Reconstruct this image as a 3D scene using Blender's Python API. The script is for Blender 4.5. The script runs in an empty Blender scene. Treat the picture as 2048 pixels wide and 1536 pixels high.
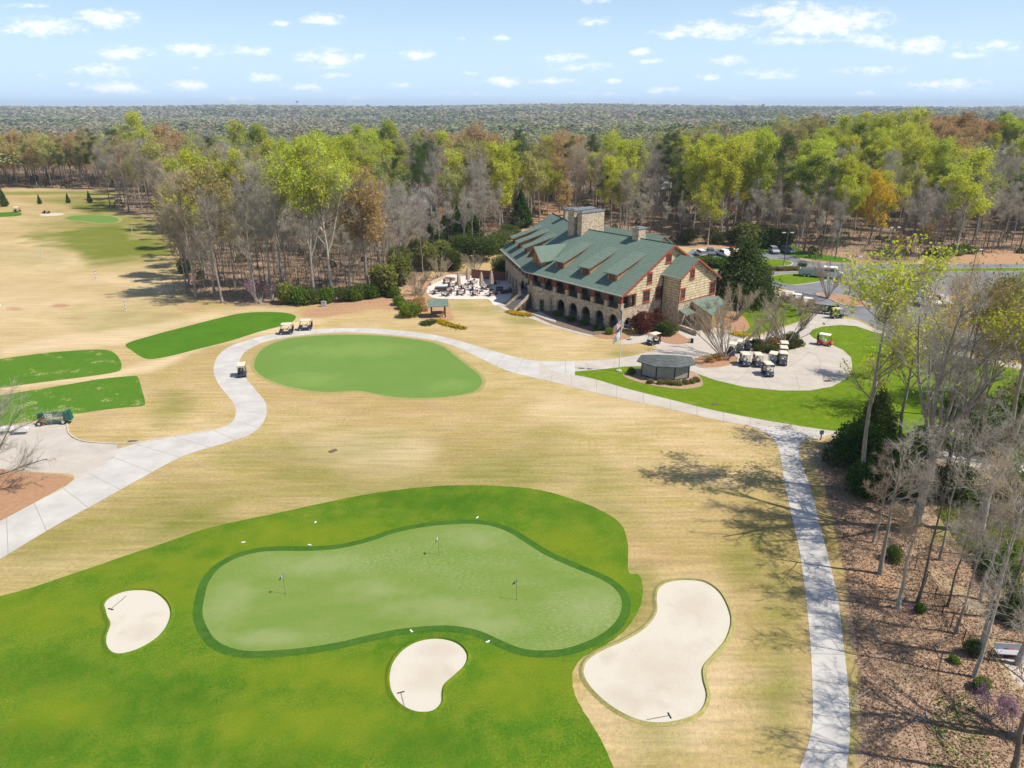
import bpy, math, random
import numpy as np
from mathutils import Vector, Matrix
R = math.radians
sc = bpy.context.scene
# ------------------------------------------------------------------ camera
CAM_H = 37.0
FPX = 1421.0                      # focal length in photo pixels (2048 wide)
PITCH = math.atan((768 - 212) / FPX)
cam_d = bpy.data.cameras.new('camera'); cam = bpy.data.objects.new('camera', cam_d)
sc.collection.objects.link(cam)
cam.location = (0, 0, CAM_H); cam.rotation_euler = (math.pi / 2 - PITCH, 0, 0)
cam_d.sensor_width = 36; cam_d.lens = 36 * FPX / 2048
cam_d.clip_start = 0.5; cam_d.clip_end = 30000
sc.camera = cam
# ------------------------------------------------------------------ light and exposure
SUN_EL, SUN_AZ = 54, 104          # azimuth clockwise from +Y
sun_d = bpy.data.lights.new('sun', 'SUN'); sun = bpy.data.objects.new('sun', sun_d)
sc.collection.objects.link(sun)
sun_d.energy = 5.0; sun_d.angle = R(0.53); sun_d.color = (1.0, 0.93, 0.82)
sdir = Vector((math.cos(R(SUN_EL)) * math.sin(R(SUN_AZ)), math.cos(R(SUN_EL)) * math.cos(R(SUN_AZ)), math.sin(R(SUN_EL))))
sun.rotation_euler = sdir.to_track_quat('Z', 'Y').to_euler()
sun.location = (60, -20, 90)
sc.view_settings.view_transform = 'Standard'; sc.view_settings.look = 'None'
sc.view_settings.exposure = 0.2; sc.view_settings.gamma = 1
sc.cycles.max_bounces = 4; sc.cycles.diffuse_bounces = 2; sc.cycles.glossy_bounces = 2
sc.cycles.transmission_bounces = 2; sc.cycles.volume_bounces = 0; sc.cycles.transparent_max_bounces = 6

cp, sp = math.cos(PITCH), math.sin(PITCH)
def G(px, py, z=0.0):
    """point of the level z that the photo shows at pixel (px, py)"""
    u = (px - 1024) / FPX; v = -(py - 768) / FPX
    d = (u, cp + v * sp, -sp + v * cp); t = (z - CAM_H) / d[2]
    return Vector((d[0] * t, d[1] * t, z))
def proj(x, y, z=0.0):
    dz = z - CAM_H
    zc = y * cp - dz * sp; yc = y * sp + dz * cp
    return 1024 + FPX * x / zc, 768 - FPX * yc / zc
def hgt(px, py, base):
    """height above the ground of pixel row py over the ground point base"""
    v = -(py - 768) / FPX
    return max(0.5, CAM_H + base[1] * (-sp + v * cp) / (cp + v * sp) - base[2])

# ------------------------------------------------------------------ world: sky with clouds
w = bpy.data.worlds.new('World'); sc.world = w; w.use_nodes = True
nt = w.node_tree; nt.nodes.clear()
N = nt.nodes.new; L = nt.links.new
out = N('ShaderNodeOutputWorld'); bg = N('ShaderNodeBackground'); L(bg.outputs[0], out.inputs[0])
sky = N('ShaderNodeTexSky'); sky.sky_type = 'NISHITA'; sky.sun_disc = False
sky.sun_elevation = R(SUN_EL); sky.sun_rotation = R(SUN_AZ)
sky.altitude = 200; sky.air_density = 1.0; sky.dust_density = .6; sky.ozone_density = 3.0
bg.inputs['Strength'].default_value = 0.12
tc = N('ShaderNodeTexCoord'); sep = N('ShaderNodeSeparateXYZ'); L(tc.outputs['Generated'], sep.inputs[0])
def mth(op, a, b=None, c=None, clamp=False):
    n = N('ShaderNodeMath'); n.operation = op; n.use_clamp = clamp
    for i, x in enumerate((a, b, c)):
        if x is None: continue
        if isinstance(x, (int, float)): n.inputs[i].default_value = x
        else: L(x, n.inputs[i])
    return n.outputs[0]
ay = mth('MAXIMUM', mth('ABSOLUTE', sep.outputs[1]), 0.05)
cu = mth('DIVIDE', sep.outputs[0], ay); cv = mth('DIVIDE', sep.outputs[2], ay)
comb = N('ShaderNodeCombineXYZ'); L(cu, comb.inputs[0]); L(cv, comb.inputs[1])
def sky_uv(px, py):
    u = (px - 1024) / FPX; v = -(py - 768) / FPX
    y = cp + v * sp
    return u / y, (-sp + v * cp) / y
# (centre x, centre y, half width, half height, density) of the cumulus clouds, as seen to the north
CL = [(80,48,95,22,.85),(215,32,68,20,1),(250,102,75,16,.75),(390,96,68,16,.8),(210,136,80,18,.6),(238,172,72,14,.9),(374,168,42,13,.95),
      (500,97,48,12,.7),(560,46,22,7,.8),(645,35,48,13,.9),(530,152,34,11,.9),(612,172,70,10,.55),(660,112,78,20,.85),(672,148,32,8,.7),(835,107,42,11,.85),
      (800,169,28,7,.8),(1000,74,28,7,.6),(1120,112,60,13,.7),(1190,40,46,12,.45),(1170,130,90,12,.5),(1010,160,48,12,.85),(1100,160,70,9,.6),
      (1224,160,20,9,.8),(1283,101,26,9,.95),(1345,66,50,11,.8),(1430,55,100,20,.85),(1300,121,32,7,.6),(1460,119,42,11,.85),(1415,152,26,8,.8),(1535,144,75,12,.65),
      (1650,36,150,34,1),(1560,20,90,16,.9),(1590,78,95,11,.7),(1740,78,60,14,.7),(1840,86,85,20,.85),(1990,88,60,13,.7),(1925,108,50,10,.6),(1750,138,90,11,.6),
      (1900,166,105,14,.75),(1330,178,48,9,.55),(1740,184,40,8,.5),(470,195,60,10,.5),(925,186,60,8,.35),(1200,186,60,8,.35),(60,10,60,6,.5),(1180,-10,60,14,.6),(920,76,20,5,.5),(940,145,24,6,.5),(720,197,50,7,.4),(1480,195,60,7,.4),(145,166,18,7,.6),(80,148,22,6,.4),(395,133,18,6,.4),(1590,4,40,8,.7)]
wn = N('ShaderNodeTexNoise'); wn.noise_dimensions = '2D'; wn.inputs['Scale'].default_value = 46; wn.inputs['Detail'].default_value = 6; wn.inputs['Roughness'].default_value = .68
mp = N('ShaderNodeVectorMath'); mp.operation = 'MULTIPLY'; L(comb.outputs[0], mp.inputs[0]); mp.inputs[1].default_value = (1, 2.3, 1)
L(mp.outputs[0], wn.inputs['Vector'])
acc = None
for (cx, cy, rx, ry, dn) in CL:
    u0, v0 = sky_uv(cx, cy + ry * .25); u1, _ = sky_uv(cx + rx * 1.25, cy); _, v1 = sky_uv(cx, cy + ry * .25 - ry * 1.35)
    s = N('ShaderNodeVectorMath'); s.operation = 'SUBTRACT'; L(comb.outputs[0], s.inputs[0]); s.inputs[1].default_value = (u0, v0, 0)
    m = N('ShaderNodeVectorMath'); m.operation = 'MULTIPLY'; L(s.outputs[0], m.inputs[0]); m.inputs[1].default_value = (1 / abs(u1 - u0), 1 / abs(v1 - v0), 0)
    ln = N('ShaderNodeVectorMath'); ln.operation = 'LENGTH'; L(m.outputs[0], ln.inputs[0])
    f = mth('MULTIPLY', mth('SUBTRACT', 1.0, ln.outputs['Value'], clamp=True), dn)
    acc = f if acc is None else mth('MAXIMUM', acc, f)
nz = mth('SUBTRACT', wn.outputs['Fac'], .5)
raw = mth('ADD', acc, mth('MULTIPLY', nz, 1.7))
gate = mth('MULTIPLY', acc, 4.0, clamp=True)
mr = N('ShaderNodeMapRange'); mr.interpolation_type = 'SMOOTHSTEP'; L(raw, mr.inputs['Value'])
mr.inputs['From Min'].default_value = .06; mr.inputs['From Max'].default_value = .95
cov = mth('MULTIPLY', mr.outputs[0], gate)
cov = mth('MULTIPLY', cov, .86)
up = mth('GREATER_THAN', sep.outputs[2], 0.0); cov = mth('MULTIPLY', cov, up)
hz = N('ShaderNodeMapRange'); L(cv, hz.inputs['Value']); hz.inputs['From Min'].default_value = 0.0; hz.inputs['From Max'].default_value = .16
hz.inputs['To Min'].default_value = .9; hz.inputs['To Max'].default_value = .30; hz.interpolation_type = 'SMOOTHSTEP'
sat = N('ShaderNodeMix'); sat.data_type = 'RGBA'; sat.blend_type = 'MIX'
hz2 = N('ShaderNodeMapRange'); hz2.interpolation_type = 'SMOOTHSTEP'; L(cv, hz2.inputs['Value']); hz2.inputs['From Min'].default_value = .16; hz2.inputs['From Max'].default_value = .36; hz2.inputs['To Min'].default_value = 1; hz2.inputs['To Max'].default_value = 0
L(mth('MULTIPLY', hz.outputs[0], hz2.outputs[0]), sat.inputs[0]); L(sky.outputs[0], sat.inputs[6]); sat.inputs[7].default_value = (4.9, 6.7, 9.0, 1)
mxc = N('ShaderNodeMix'); mxc.data_type = 'RGBA'; L(cov, mxc.inputs[0]); L(sat.outputs[2], mxc.inputs[6]); mxc.inputs[7].default_value = (8.6, 8.7, 9.0, 1)
L(mxc.outputs[2], bg.inputs['Color'])

# ------------------------------------------------------------------ materials
MATS = {}
def base_mat(name):
    m = bpy.data.materials.new(name); m.use_nodes = True
    t = m.node_tree; b = t.nodes['Principled BSDF']; return m, t, b
def mat(name, col, col2=None, scale=4.0, rough=.85, bump=0.0, bscale=None, metal=0.0, spec=.3, coords='Object', detail=4, tint=0.0, lo=.35, hi=.65):
    if name in MATS: return MATS[name]
    m, t, b = base_mat(name); n, l = t.nodes.new, t.links.new
    b.inputs['Roughness'].default_value = rough; b.inputs['Metallic'].default_value = metal
    b.inputs['Specular IOR Level'].default_value = spec
    col = tuple(col) + (1,)
    co = n('ShaderNodeTexCoord')
    last = None
    if col2 is not None:
        nz = n('ShaderNodeTexNoise'); nz.inputs['Scale'].default_value = scale; nz.inputs['Detail'].default_value = detail; nz.inputs['Roughness'].default_value = .6
        l(co.outputs[coords], nz.inputs['Vector'])
        rp = n('ShaderNodeMapRange'); l(nz.outputs['Fac'], rp.inputs['Value']); rp.inputs['From Min'].default_value = lo; rp.inputs['From Max'].default_value = hi
        mx = n('ShaderNodeMix'); mx.data_type = 'RGBA'; l(rp.outputs[0], mx.inputs[0]); mx.inputs[6].default_value = col; mx.inputs[7].default_value = tuple(col2) + (1,)
        last = mx.outputs[2]
    else:
        b.inputs['Base Color'].default_value = col
    if tint and last is not None:
        oi = n('ShaderNodeObjectInfo'); hs = n('ShaderNodeHueSaturation')
        a = n('ShaderNodeMapRange'); l(oi.outputs['Random'], a.inputs['Value']); a.inputs['To Min'].default_value = 1 - tint; a.inputs['To Max'].default_value = 1 + tint
        l(a.outputs[0], hs.inputs['Value'])
        h = n('ShaderNodeMath'); h.operation = 'MULTIPLY'; l(oi.outputs['Random'], h.inputs[0]); h.inputs[1].default_value = 7.31
        h2 = n('ShaderNodeMath'); h2.operation = 'FRACT'; l(h.outputs[0], h2.inputs[0])
        h3 = n('ShaderNodeMapRange'); l(h2.outputs[0], h3.inputs['Value']); h3.inputs['To Min'].default_value = .5 - tint * .07; h3.inputs['To Max'].default_value = .5 + tint * .07
        l(h3.outputs[0], hs.inputs['Hue']); l(last, hs.inputs['Color']); last = hs.outputs[0]
    if last is not None: l(last, b.inputs['Base Color'])
    if bump:
        n2 = n('ShaderNodeTexNoise'); n2.inputs['Scale'].default_value = bscale or scale * 4; n2.inputs['Detail'].default_value = 3
        l(co.outputs[coords], n2.inputs['Vector'])
        bp = n('ShaderNodeBump'); bp.inputs['Strength'].default_value = bump; bp.inputs['Distance'].default_value = .05
        l(n2.outputs['Fac'], bp.inputs['Height']); l(bp.outputs[0], b.inputs['Normal'])
    MATS[name] = m; return m
def leaf_mat(name, c1, c2, scale=.5, trans=.35, tint=.18):
    m, t, b = base_mat(name); n, l = t.nodes.new, t.links.new
    co = n('ShaderNodeTexCoord'); nz = n('ShaderNodeTexNoise'); nz.inputs['Scale'].default_value = scale; nz.inputs['Detail'].default_value = 3
    l(co.outputs['Object'], nz.inputs['Vector'])
    rp = n('ShaderNodeMapRange'); l(nz.outputs['Fac'], rp.inputs['Value']); rp.inputs['From Min'].default_value = .35; rp.inputs['From Max'].default_value = .65
    mx = n('ShaderNodeMix'); mx.data_type = 'RGBA'; l(rp.outputs[0], mx.inputs[0]); mx.inputs[6].default_value = (*c1, 1); mx.inputs[7].default_value = (*c2, 1)
    oi = n('ShaderNodeObjectInfo'); hs = n('ShaderNodeHueSaturation')
    a = n('ShaderNodeMapRange'); l(oi.outputs['Random'], a.inputs['Value']); a.inputs['To Min'].default_value = 1 - tint; a.inputs['To Max'].default_value = 1 + tint
    l(a.outputs[0], hs.inputs['Value'])
    h = n('ShaderNodeMath'); h.operation = 'MULTIPLY'; l(oi.outputs['Random'], h.inputs[0]); h.inputs[1].default_value = 7.31
    h2 = n('ShaderNodeMath'); h2.operation = 'FRACT'; l(h.outputs[0], h2.inputs[0])
    h3 = n('ShaderNodeMapRange'); l(h2.outputs[0], h3.inputs['Value']); h3.inputs['To Min'].default_value = .5 - tint * .09; h3.inputs['To Max'].default_value = .5 + tint * .09
    l(h3.outputs[0], hs.inputs['Hue']); l(mx.outputs[2], hs.inputs['Color'])
    d = n('ShaderNodeBsdfDiffuse'); tr = n('ShaderNodeBsdfTranslucent'); ms = n('ShaderNodeMixShader'); ms.inputs[0].default_value = trans
    l(hs.outputs[0], d.inputs[0]); l(hs.outputs[0], tr.inputs[0]); l(d.outputs[0], ms.inputs[1]); l(tr.outputs[0], ms.inputs[2])
    l(ms.outputs[0], t.nodes['Material Output'].inputs[0]); t.nodes.remove(b)
    MATS[name] = m; return m
def stone_mat(name, scale=2.6):
    m, t, b = base_mat(name); n, l = t.nodes.new, t.links.new
    co = n('ShaderNodeTexCoord'); v = n('ShaderNodeTexVoronoi'); v.inputs['Scale'].default_value = scale; l(co.outputs['Object'], v.inputs['Vector'])
    s = n('ShaderNodeSeparateColor'); l(v.outputs['Color'], s.inputs[0])
    cr = n('ShaderNodeValToRGB'); l(s.outputs[0], cr.inputs[0]); e = cr.color_ramp
    e.elements[0].color = (.44, .33, .21, 1); e.elements[1].color = (.68, .56, .41, 1)
    for p, c in ((.25, (.60, .43, .27, 1)), (.45, (.30, .23, .17, 1)), (.6, (.72, .55, .37, 1)), (.8, (.48, .41, .33, 1))):
        q = e.elements.new(p); q.color = c
    v2 = n('ShaderNodeTexVoronoi'); v2.feature = 'DISTANCE_TO_EDGE'; v2.inputs['Scale'].default_value = scale; l(co.outputs['Object'], v2.inputs['Vector'])
    th = n('ShaderNodeMapRange'); l(v2.outputs['Distance'], th.inputs['Value']); th.inputs['From Min'].default_value = .02; th.inputs['From Max'].default_value = .07
    mx = n('ShaderNodeMix'); mx.data_type = 'RGBA'; l(th.outputs[0], mx.inputs[0]); mx.inputs[6].default_value = (.40, .34, .26, 1); l(cr.outputs[0], mx.inputs[7])
    l(mx.outputs[2], b.inputs['Base Color']); b.inputs['Roughness'].default_value = .9
    bp = n('ShaderNodeBump'); bp.inputs['Strength'].default_value = .7; bp.inputs['Distance'].default_value = .06; l(th.outputs[0], bp.inputs['Height']); l(bp.outputs[0], b.inputs['Normal'])
    MATS[name] = m; return m
def row_mat(name, c1, c2, c3, rows=3.4, stag=1.2, rough=.9, line=.5, va=(.75, 1.2)):
    """courses of boards or shingles: brick pattern on (horizontal, height)"""
    m, t, b = base_mat(name); n, l = t.nodes.new, t.links.new
    co = n('ShaderNodeTexCoord'); sp_ = n('ShaderNodeSeparateXYZ'); l(co.outputs['Object'], sp_.inputs[0])
    ad = n('ShaderNodeMath'); ad.operation = 'ADD'; l(sp_.outputs[0], ad.inputs[0]); l(sp_.outputs[1], ad.inputs[1])
    cb = n('ShaderNodeCombineXYZ'); l(ad.outputs[0], cb.inputs[0]); l(sp_.outputs[2], cb.inputs[1])
    br = n('ShaderNodeTexBrick'); l(cb.outputs[0], br.inputs['Vector']); br.inputs['Scale'].default_value = 1
    br.inputs['Color1'].default_value = (*c1, 1); br.inputs['Color2'].default_value = (*c2, 1); br.inputs['Mortar'].default_value = (*c3, 1)
    br.inputs['Mortar Size'].default_value = .03 * line; br.inputs['Brick Width'].default_value = stag; br.inputs['Row Height'].default_value = 1 / rows
    br.inputs['Mortar Smooth'].default_value = .3
    nz = n('ShaderNodeTexNoise'); nz.inputs['Scale'].default_value = 1.3; nz.inputs['Detail'].default_value = 5; l(co.outputs['Object'], nz.inputs['Vector'])
    mr_ = n('ShaderNodeMapRange'); l(nz.outputs['Fac'], mr_.inputs['Value']); mr_.inputs['From Min'].default_value = .3; mr_.inputs['From Max'].default_value = .7; mr_.inputs['To Min'].default_value = va[0]; mr_.inputs['To Max'].default_value = va[1]
    mx = n('ShaderNodeVectorMath'); mx.operation = 'SCALE'; l(br.outputs['Color'], mx.inputs[0]); l(mr_.outputs[0], mx.inputs['Scale'])
    l(mx.outputs[0], b.inputs['Base Color']); b.inputs['Roughness'].default_value = rough
    bp = n('ShaderNodeBump'); bp.inputs['Strength'].default_value = .5; bp.inputs['Distance'].default_value = .04; bp.invert = True; l(br.outputs['Fac'], bp.inputs['Height']); l(bp.outputs[0], b.inputs['Normal'])
    MATS[name] = m; return m

# ------------------------------------------------------------------ mesh helpers
COL = sc.collection
class MB:
    """collects faces, builds ONE mesh object"""
    def __init__(s): s.v = []; s.f = []; s.m = []
    def face(s, pts, mi=0):
        i = len(s.v); s.v += [tuple(p) for p in pts]; s.f.append(tuple(range(i, i + len(pts)))); s.m.append(mi)
    def hexa(s, p, mi=0):
        """8 corners: bottom 4 then top 4"""
        i = len(s.v); s.v += [tuple(q) for q in p]
        for f in ((0, 3, 2, 1), (4, 5, 6, 7), (0, 1, 5, 4), (1, 2, 6, 5), (2, 3, 7, 6), (3, 0, 4, 7)):
            s.f.append(tuple(i + k for k in f)); s.m.append(mi)
    def box(s, x0, x1, y0, y1, z0, z1, mi=0, taper=0, M=None):
        t = taper
        p = [Vector(q) for q in ((x0, y0, z0), (x1, y0, z0), (x1, y1, z0), (x0, y1, z0), (x0 + t, y0 + t, z1), (x1 - t, y0 + t, z1), (x1 - t, y1 - t, z1), (x0 + t, y1 - t, z1))]
        if M is not None: p = [M @ q for q in p]
        s.hexa(p, mi)
    def prism(s, poly, z0, z1, mi=0, top=None):
        n = len(poly); i = len(s.v)
        tp = top or poly
        s.v += [(p[0], p[1], z0) for p in poly] + [(p[0], p[1], z1) for p in tp]
        s.f.append(tuple(i + k for k in range(n))[::-1]); s.m.append(mi)
        s.f.append(tuple(i + n + k for k in range(n))); s.m.append(mi)
        for k in range(n):
            k2 = (k + 1) % n; s.f.append((i + k, i + k2, i + n + k2, i + n + k)); s.m.append(mi)
    def slab(s, pts, th, mi=0, mi_side=None):
        """a sheet given by its top polygon in 3-D, th thick downwards"""
        n = len(pts); i = len(s.v); ms = mi if mi_side is None else mi_side
        s.v += [tuple(p) for p in pts] + [(p[0], p[1], p[2] - th) for p in pts]
        s.f.append(tuple(i + k for k in range(n))); s.m.append(mi)
        s.f.append(tuple(i + n + k for k in range(n))[::-1]); s.m.append(ms)
        for k in range(n):
            k2 = (k + 1) % n; s.f.append((i + k, i + n + k, i + n + k2, i + k2)); s.m.append(ms)
    def tube(s, pts, rad, sides=8, mi=0, cap=True):
        rad = rad if hasattr(rad, '__len__') else [rad] * len(pts)
        pts = [Vector(p) for p in pts]; i = len(s.v); n = len(pts)
        for k, p in enumerate(pts):
            t = (pts[min(k + 1, n - 1)] - pts[max(k - 1, 0)]).normalized()
            a = t.cross(Vector((0.03, 1, 0.02)));  a = a if a.length > .1 else t.cross(Vector((1, 0, 0))); a.normalize(); b = t.cross(a)
            for q in range(sides):
                an = 2 * math.pi * q / sides; s.v.append(tuple(p + (a * math.cos(an) + b * math.sin(an)) * rad[k]))
        for k in range(n - 1):
            for q in range(sides):
                q2 = (q + 1) % sides; s.f.append((i + k * sides + q, i + k * sides + q2, i + (k + 1) * sides + q2, i + (k + 1) * sides + q)); s.m.append(mi)
        if cap:
            s.f.append(tuple(i + q for q in range(sides))[::-1]); s.m.append(mi)
            s.f.append(tuple(i + (n - 1) * sides + q for q in range(sides))); s.m.append(mi)
    def disc(s, c, r, ax, th, sides=14, mi=0):
        c = Vector(c); ax = Vector(ax).normalized() * th / 2; s.tube([c - ax, c + ax], r, sides, mi)
    def build(s, name, mats, parent=None, smooth=False, loc=None):
        me = bpy.data.meshes.new(name); me.from_pydata(s.v, [], s.f)
        for m in (mats if isinstance(mats, (list, tuple)) else [mats]): me.materials.append(m)
        me.polygons.foreach_set('material_index', s.m)
        if smooth: me.polygons.foreach_set('use_smooth', [True] * len(s.f))
        me.update()
        o = bpy.data.objects.new(name, me); COL.objects.link(o)
        if parent is not None: o.parent = parent
        if loc is not None: o.location = loc
        return o
def tag(o, label=None, cat=None, group=None, kind=None):
    if label: o['label'] = label
    if cat: o['category'] = cat
    if group: o['group'] = group
    if kind: o['kind'] = kind
    return o
def empty(name, loc, rz=0.0, s=None):
    o = bpy.data.objects.new(name, None); COL.objects.link(o); o.location = loc; o.rotation_euler = (0, 0, rz)
    o.empty_display_size = .3
    if s: o.scale = s
    return o
KIDS = {}
def copy_tree(o, parent=None):
    """copy a thing, its parts and their sub-parts"""
    c = o.copy(); COL.objects.link(c)
    if parent is not None: c.parent = parent
    if o.name not in KIDS: KIDS[o.name] = list(o.children)
    for ch in KIDS[o.name]: copy_tree(ch, c)
    return c
def crom(pts, n=6, closed=True):
    out = []; m = len(pts)
    rng = range(m) if closed else range(m - 1)
    for i in rng:
        if closed: p0, p1, p2, p3 = pts[i - 1], pts[i], pts[(i + 1) % m], pts[(i + 2) % m]
        else: p0, p1, p2, p3 = pts[max(i - 1, 0)], pts[i], pts[i + 1], pts[min(i + 2, m - 1)]
        for k in range(n):
            t = k / n
            out.append(tuple(.5 * ((2 * b) + (-a + c) * t + (2 * a - 5 * b + 4 * c - d) * t * t + (-a + 3 * b - 3 * c + d) * t ** 3) for a, b, c, d in zip(p0, p1, p2, p3)))
    if not closed: out.append(tuple(pts[-1]))
    return out
def ground_poly(px, smooth=True, n=6):
    p = crom(px, n) if smooth else px
    return [(G(*q)[0], G(*q)[1]) for q in p]
def offset_poly(P, d):
    A = sum(P[i][0] * P[(i + 1) % len(P)][1] - P[(i + 1) % len(P)][0] * P[i][1] for i in range(len(P)))
    s = 1 if A > 0 else -1; out = []
    n = len(P)
    for i in range(n):
        t = Vector((P[(i + 1) % n][0] - P[i - 1][0], P[(i + 1) % n][1] - P[i - 1][1])); t = t.normalized() if t.length > 0 else Vector((1, 0))
        out.append((P[i][0] + s * t.y * d, P[i][1] - s * t.x * d))
    return out
def sheet(name, poly, z, m, kind='structure', label=None):
    b = MB(); b.face([(x, y, z) for x, y in poly]); o = b.build(name, m)
    return tag(o, label, kind=kind)
def ring_mesh(b, outer, inner, z0, z1, mi=0):
    """sloping band between two rings of equal length"""
    n = len(outer)
    for i in range(n):
        j = (i + 1) % n
        b.face([(*outer[i], z0), (*outer[j], z0), (*inner[j], z1), (*inner[i], z1)], mi)
def kerb(name, poly, m, w_=.16, h=.11, closed=True, inner=True):
    P2 = offset_poly(poly, w_); b = MB(); n = len(poly); rng = n if closed else n - 1
    for i in range(rng):
        j = (i + 1) % n
        b.hexa([(*poly[i], 0), (*poly[j], 0), (*P2[j], 0), (*P2[i], 0), (*poly[i], h), (*poly[j], h), (*P2[j], h), (*P2[i], h)])
    o = b.build(name, m); return tag(o, kind='structure')
# ================================================================== THE SETTING
def sstep(a, b, x):
    t = np.clip((x - a) / (b - a), 0, 1); return t * t * (3 - 2 * t)
def gh_np(x, y):
    r = np.hypot(x, y)
    dip = -20 * sstep(430, 950, r) * (1 - .35 * sstep(-200, 300, x))
    up = (36 - 7 * sstep(-200, 300, x)) * sstep(1500, 5200, r)
    und = (3.0 * np.sin(x / 260 + 1) * np.sin(y / 330) + 6.5 * np.sin(r / 210 + x / 420 + 1.2) * (1 - sstep(3500, 5000, r))) * sstep(600, 1400, r) + (4.0 * np.sin(x / 700 + .4) + 3.0 * np.sin(x / 410 + y / 900) + 7 * np.sin(x / 1150 + 1.9) + 4 * np.sin(x / 370 + .7)) * sstep(1500, 4000, r)
    hill = 8.0 * sstep(60, 170, x) * sstep(235, 330, y) * (1 - sstep(430, 700, y))
    return dip + up + und + hill
def gh(x, y): return float(gh_np(np.array([float(x)]), np.array([float(y)]))[0])

def axis(lo, hi, fine0, fine1, step, grow=1.16):
    a = list(np.arange(fine0, fine1 + 1e-6, step)); s = step
    while a[-1] < hi: s *= grow; a.append(min(a[-1] + s, hi))
    s = step
    while a[0] > lo: s *= grow; a.insert(0, max(a[0] - s, lo))
    return np.array(a)
gx = axis(-9000, 9000, -150, 170, 1.1); gy = axis(-600, 9500, 30, 290, 1.1)
X, Y = np.meshgrid(gx, gy); Xf, Yf = X.ravel(), Y.ravel(); Zf = gh_np(Xf, Yf)
zc = Yf * cp + CAM_H * sp; yc = Yf * sp - CAM_H * cp
ok = zc > 5; PXv = np.where(ok, 1024 + FPX * Xf / np.where(ok, zc, 1), -9999); PYv = np.where(ok, 768 - FPX * yc / np.where(ok, zc, 1), 9999)
rng0 = np.random.default_rng(5)
def vnoise(x, y, s, seed=0):
    """cheap smooth value noise"""
    x = x / s + seed * 17.3; y = y / s + seed * 9.1
    xi = np.floor(x).astype(int); yi = np.floor(y).astype(int); fx = x - xi; fy = y - yi
    fx = fx * fx * (3 - 2 * fx); fy = fy * fy * (3 - 2 * fy)
    def h(a, b): q = np.sin(a * 127.1 + b * 311.7 + seed * 74.7) * 43758.5453; return q - np.floor(q)
    return (h(xi, yi) * (1 - fx) + h(xi + 1, yi) * fx) * (1 - fy) + (h(xi, yi + 1) * (1 - fx) + h(xi + 1, yi + 1) * fx) * fy
def inside_soft(pts, soft):
    """soft membership of ground vertices in a polygon (photo pixels used as a chart of the ground)"""
    P = np.array(pts, float); n = len(P)
    lo = P.min(0) - soft * 2; hi = P.max(0) + soft * 2
    sel = np.where((PXv > lo[0]) & (PXv < hi[0]) & (PYv > lo[1]) & (PYv < hi[1]))[0]
    x = PXv[sel] + (vnoise(Xf[sel], Yf[sel], 5, 3) - .5) * soft * 1.2; y = PYv[sel] + (vnoise(Xf[sel], Yf[sel], 4, 5) - .5) * soft * .8
    ins = np.zeros(len(sel), bool); dmin = np.full(len(sel), 1e9)
    for i in range(n):
        a, b = P[i - 1], P[i]
        c = (a[1] > y) != (b[1] > y)
        with np.errstate(divide='ignore', invalid='ignore'): xi = (b[0] - a[0]) * (y - a[1]) / (b[1] - a[1]) + a[0]
        ins ^= c & (x < xi)
        ab = b - a; t = np.clip(((x - a[0]) * ab[0] + (y - a[1]) * ab[1]) / max(ab @ ab, 1e-9), 0, 1)
        dmin = np.minimum(dmin, np.hypot(x - a[0] - t * ab[0], y - a[1] - t * ab[1]))
    sd = np.where(ins, dmin, -dmin); return sel, np.clip(.5 + sd / (2 * soft), 0, 1)
ZONE = np.zeros((len(Xf), 4))
def paint(ch, pts, soft, s=1.0, brk=0.0, bs=6):
    sel, m = inside_soft(pts, soft)
    if brk: m = m * (1 - brk + brk * np.clip((vnoise(Xf[sel], Yf[sel], bs, 11) - .3) * 2.5, 0, 1))
    ZONE[sel, ch] = np.maximum(ZONE[sel, ch], m * s)
def unpaint(ch, pts, soft, s=1.0):
    sel, m = inside_soft(pts, soft); ZONE[sel, ch] *= 1 - m * s
def ell(cx, cy, rx, ry, n=16): return [(cx + rx * math.cos(2 * math.pi * k / n), cy + ry * math.sin(2 * math.pi * k / n)) for k in range(n)]
GR, LI, ST, PA = 0, 1, 2, 3      # greener turf / leaf litter / red pine straw and clay / pale worn turf
# forest floor
FOREST = {
 'mid': [(350,435),(362,520),(374,592),(430,602),(485,612),(560,612),(650,608),(760,600),(815,575),(850,548),(880,520),(985,500),(1010,470),(1110,430),(1180,445),(1262,480),(1390,494),(1470,488),(1590,500),(1640,526),(1760,534),(1840,520),(1900,512),(2200,500),(2600,250),(2600,214),(-500,214),(-500,362),(0,374),(232,380),(260,398),(225,414),(290,425)],
 'spur': [(212,416),(300,420),(352,438),(362,500),(300,432),(230,424)],
 'right': [(1660,880),(1640,905),(1648,960),(1668,1060),(1690,1130),(1700,1200),(1708,1290),(1716,1400),(1722,1560),(1730,1800),(2600,1800),(2600,760),(2150,760),(2000,800),(1760,790),(1690,860)],
}
for k, q in FOREST.items(): paint(LI, q, 14 if k == 'right' else 7, 1.0)
paint(LI, [(1620, 890), (1700, 900), (1740, 1100), (1690, 1130), (1650, 1000)], 22, .75)
paint(ST, [(1690, 1080), (1760, 1060), (1800, 1110), (1790, 1210), (1720, 1215), (1690, 1150)], 30, .7, .6, 4)
paint(GR, [(1870, 1020), (2060, 1000), (2100, 1120), (1930, 1105), (1850, 1080)], 22, 1.0, .35, 3)
paint(GR, [(1980, 1160), (2100, 1130), (2120, 1260), (2010, 1240)], 25, 1.0, .3, 3)
paint(GR, [(1860, 1400), (1940, 1380), (1970, 1450), (1990, 1560), (1840, 1570)], 30, .55, .6, 2)
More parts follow.
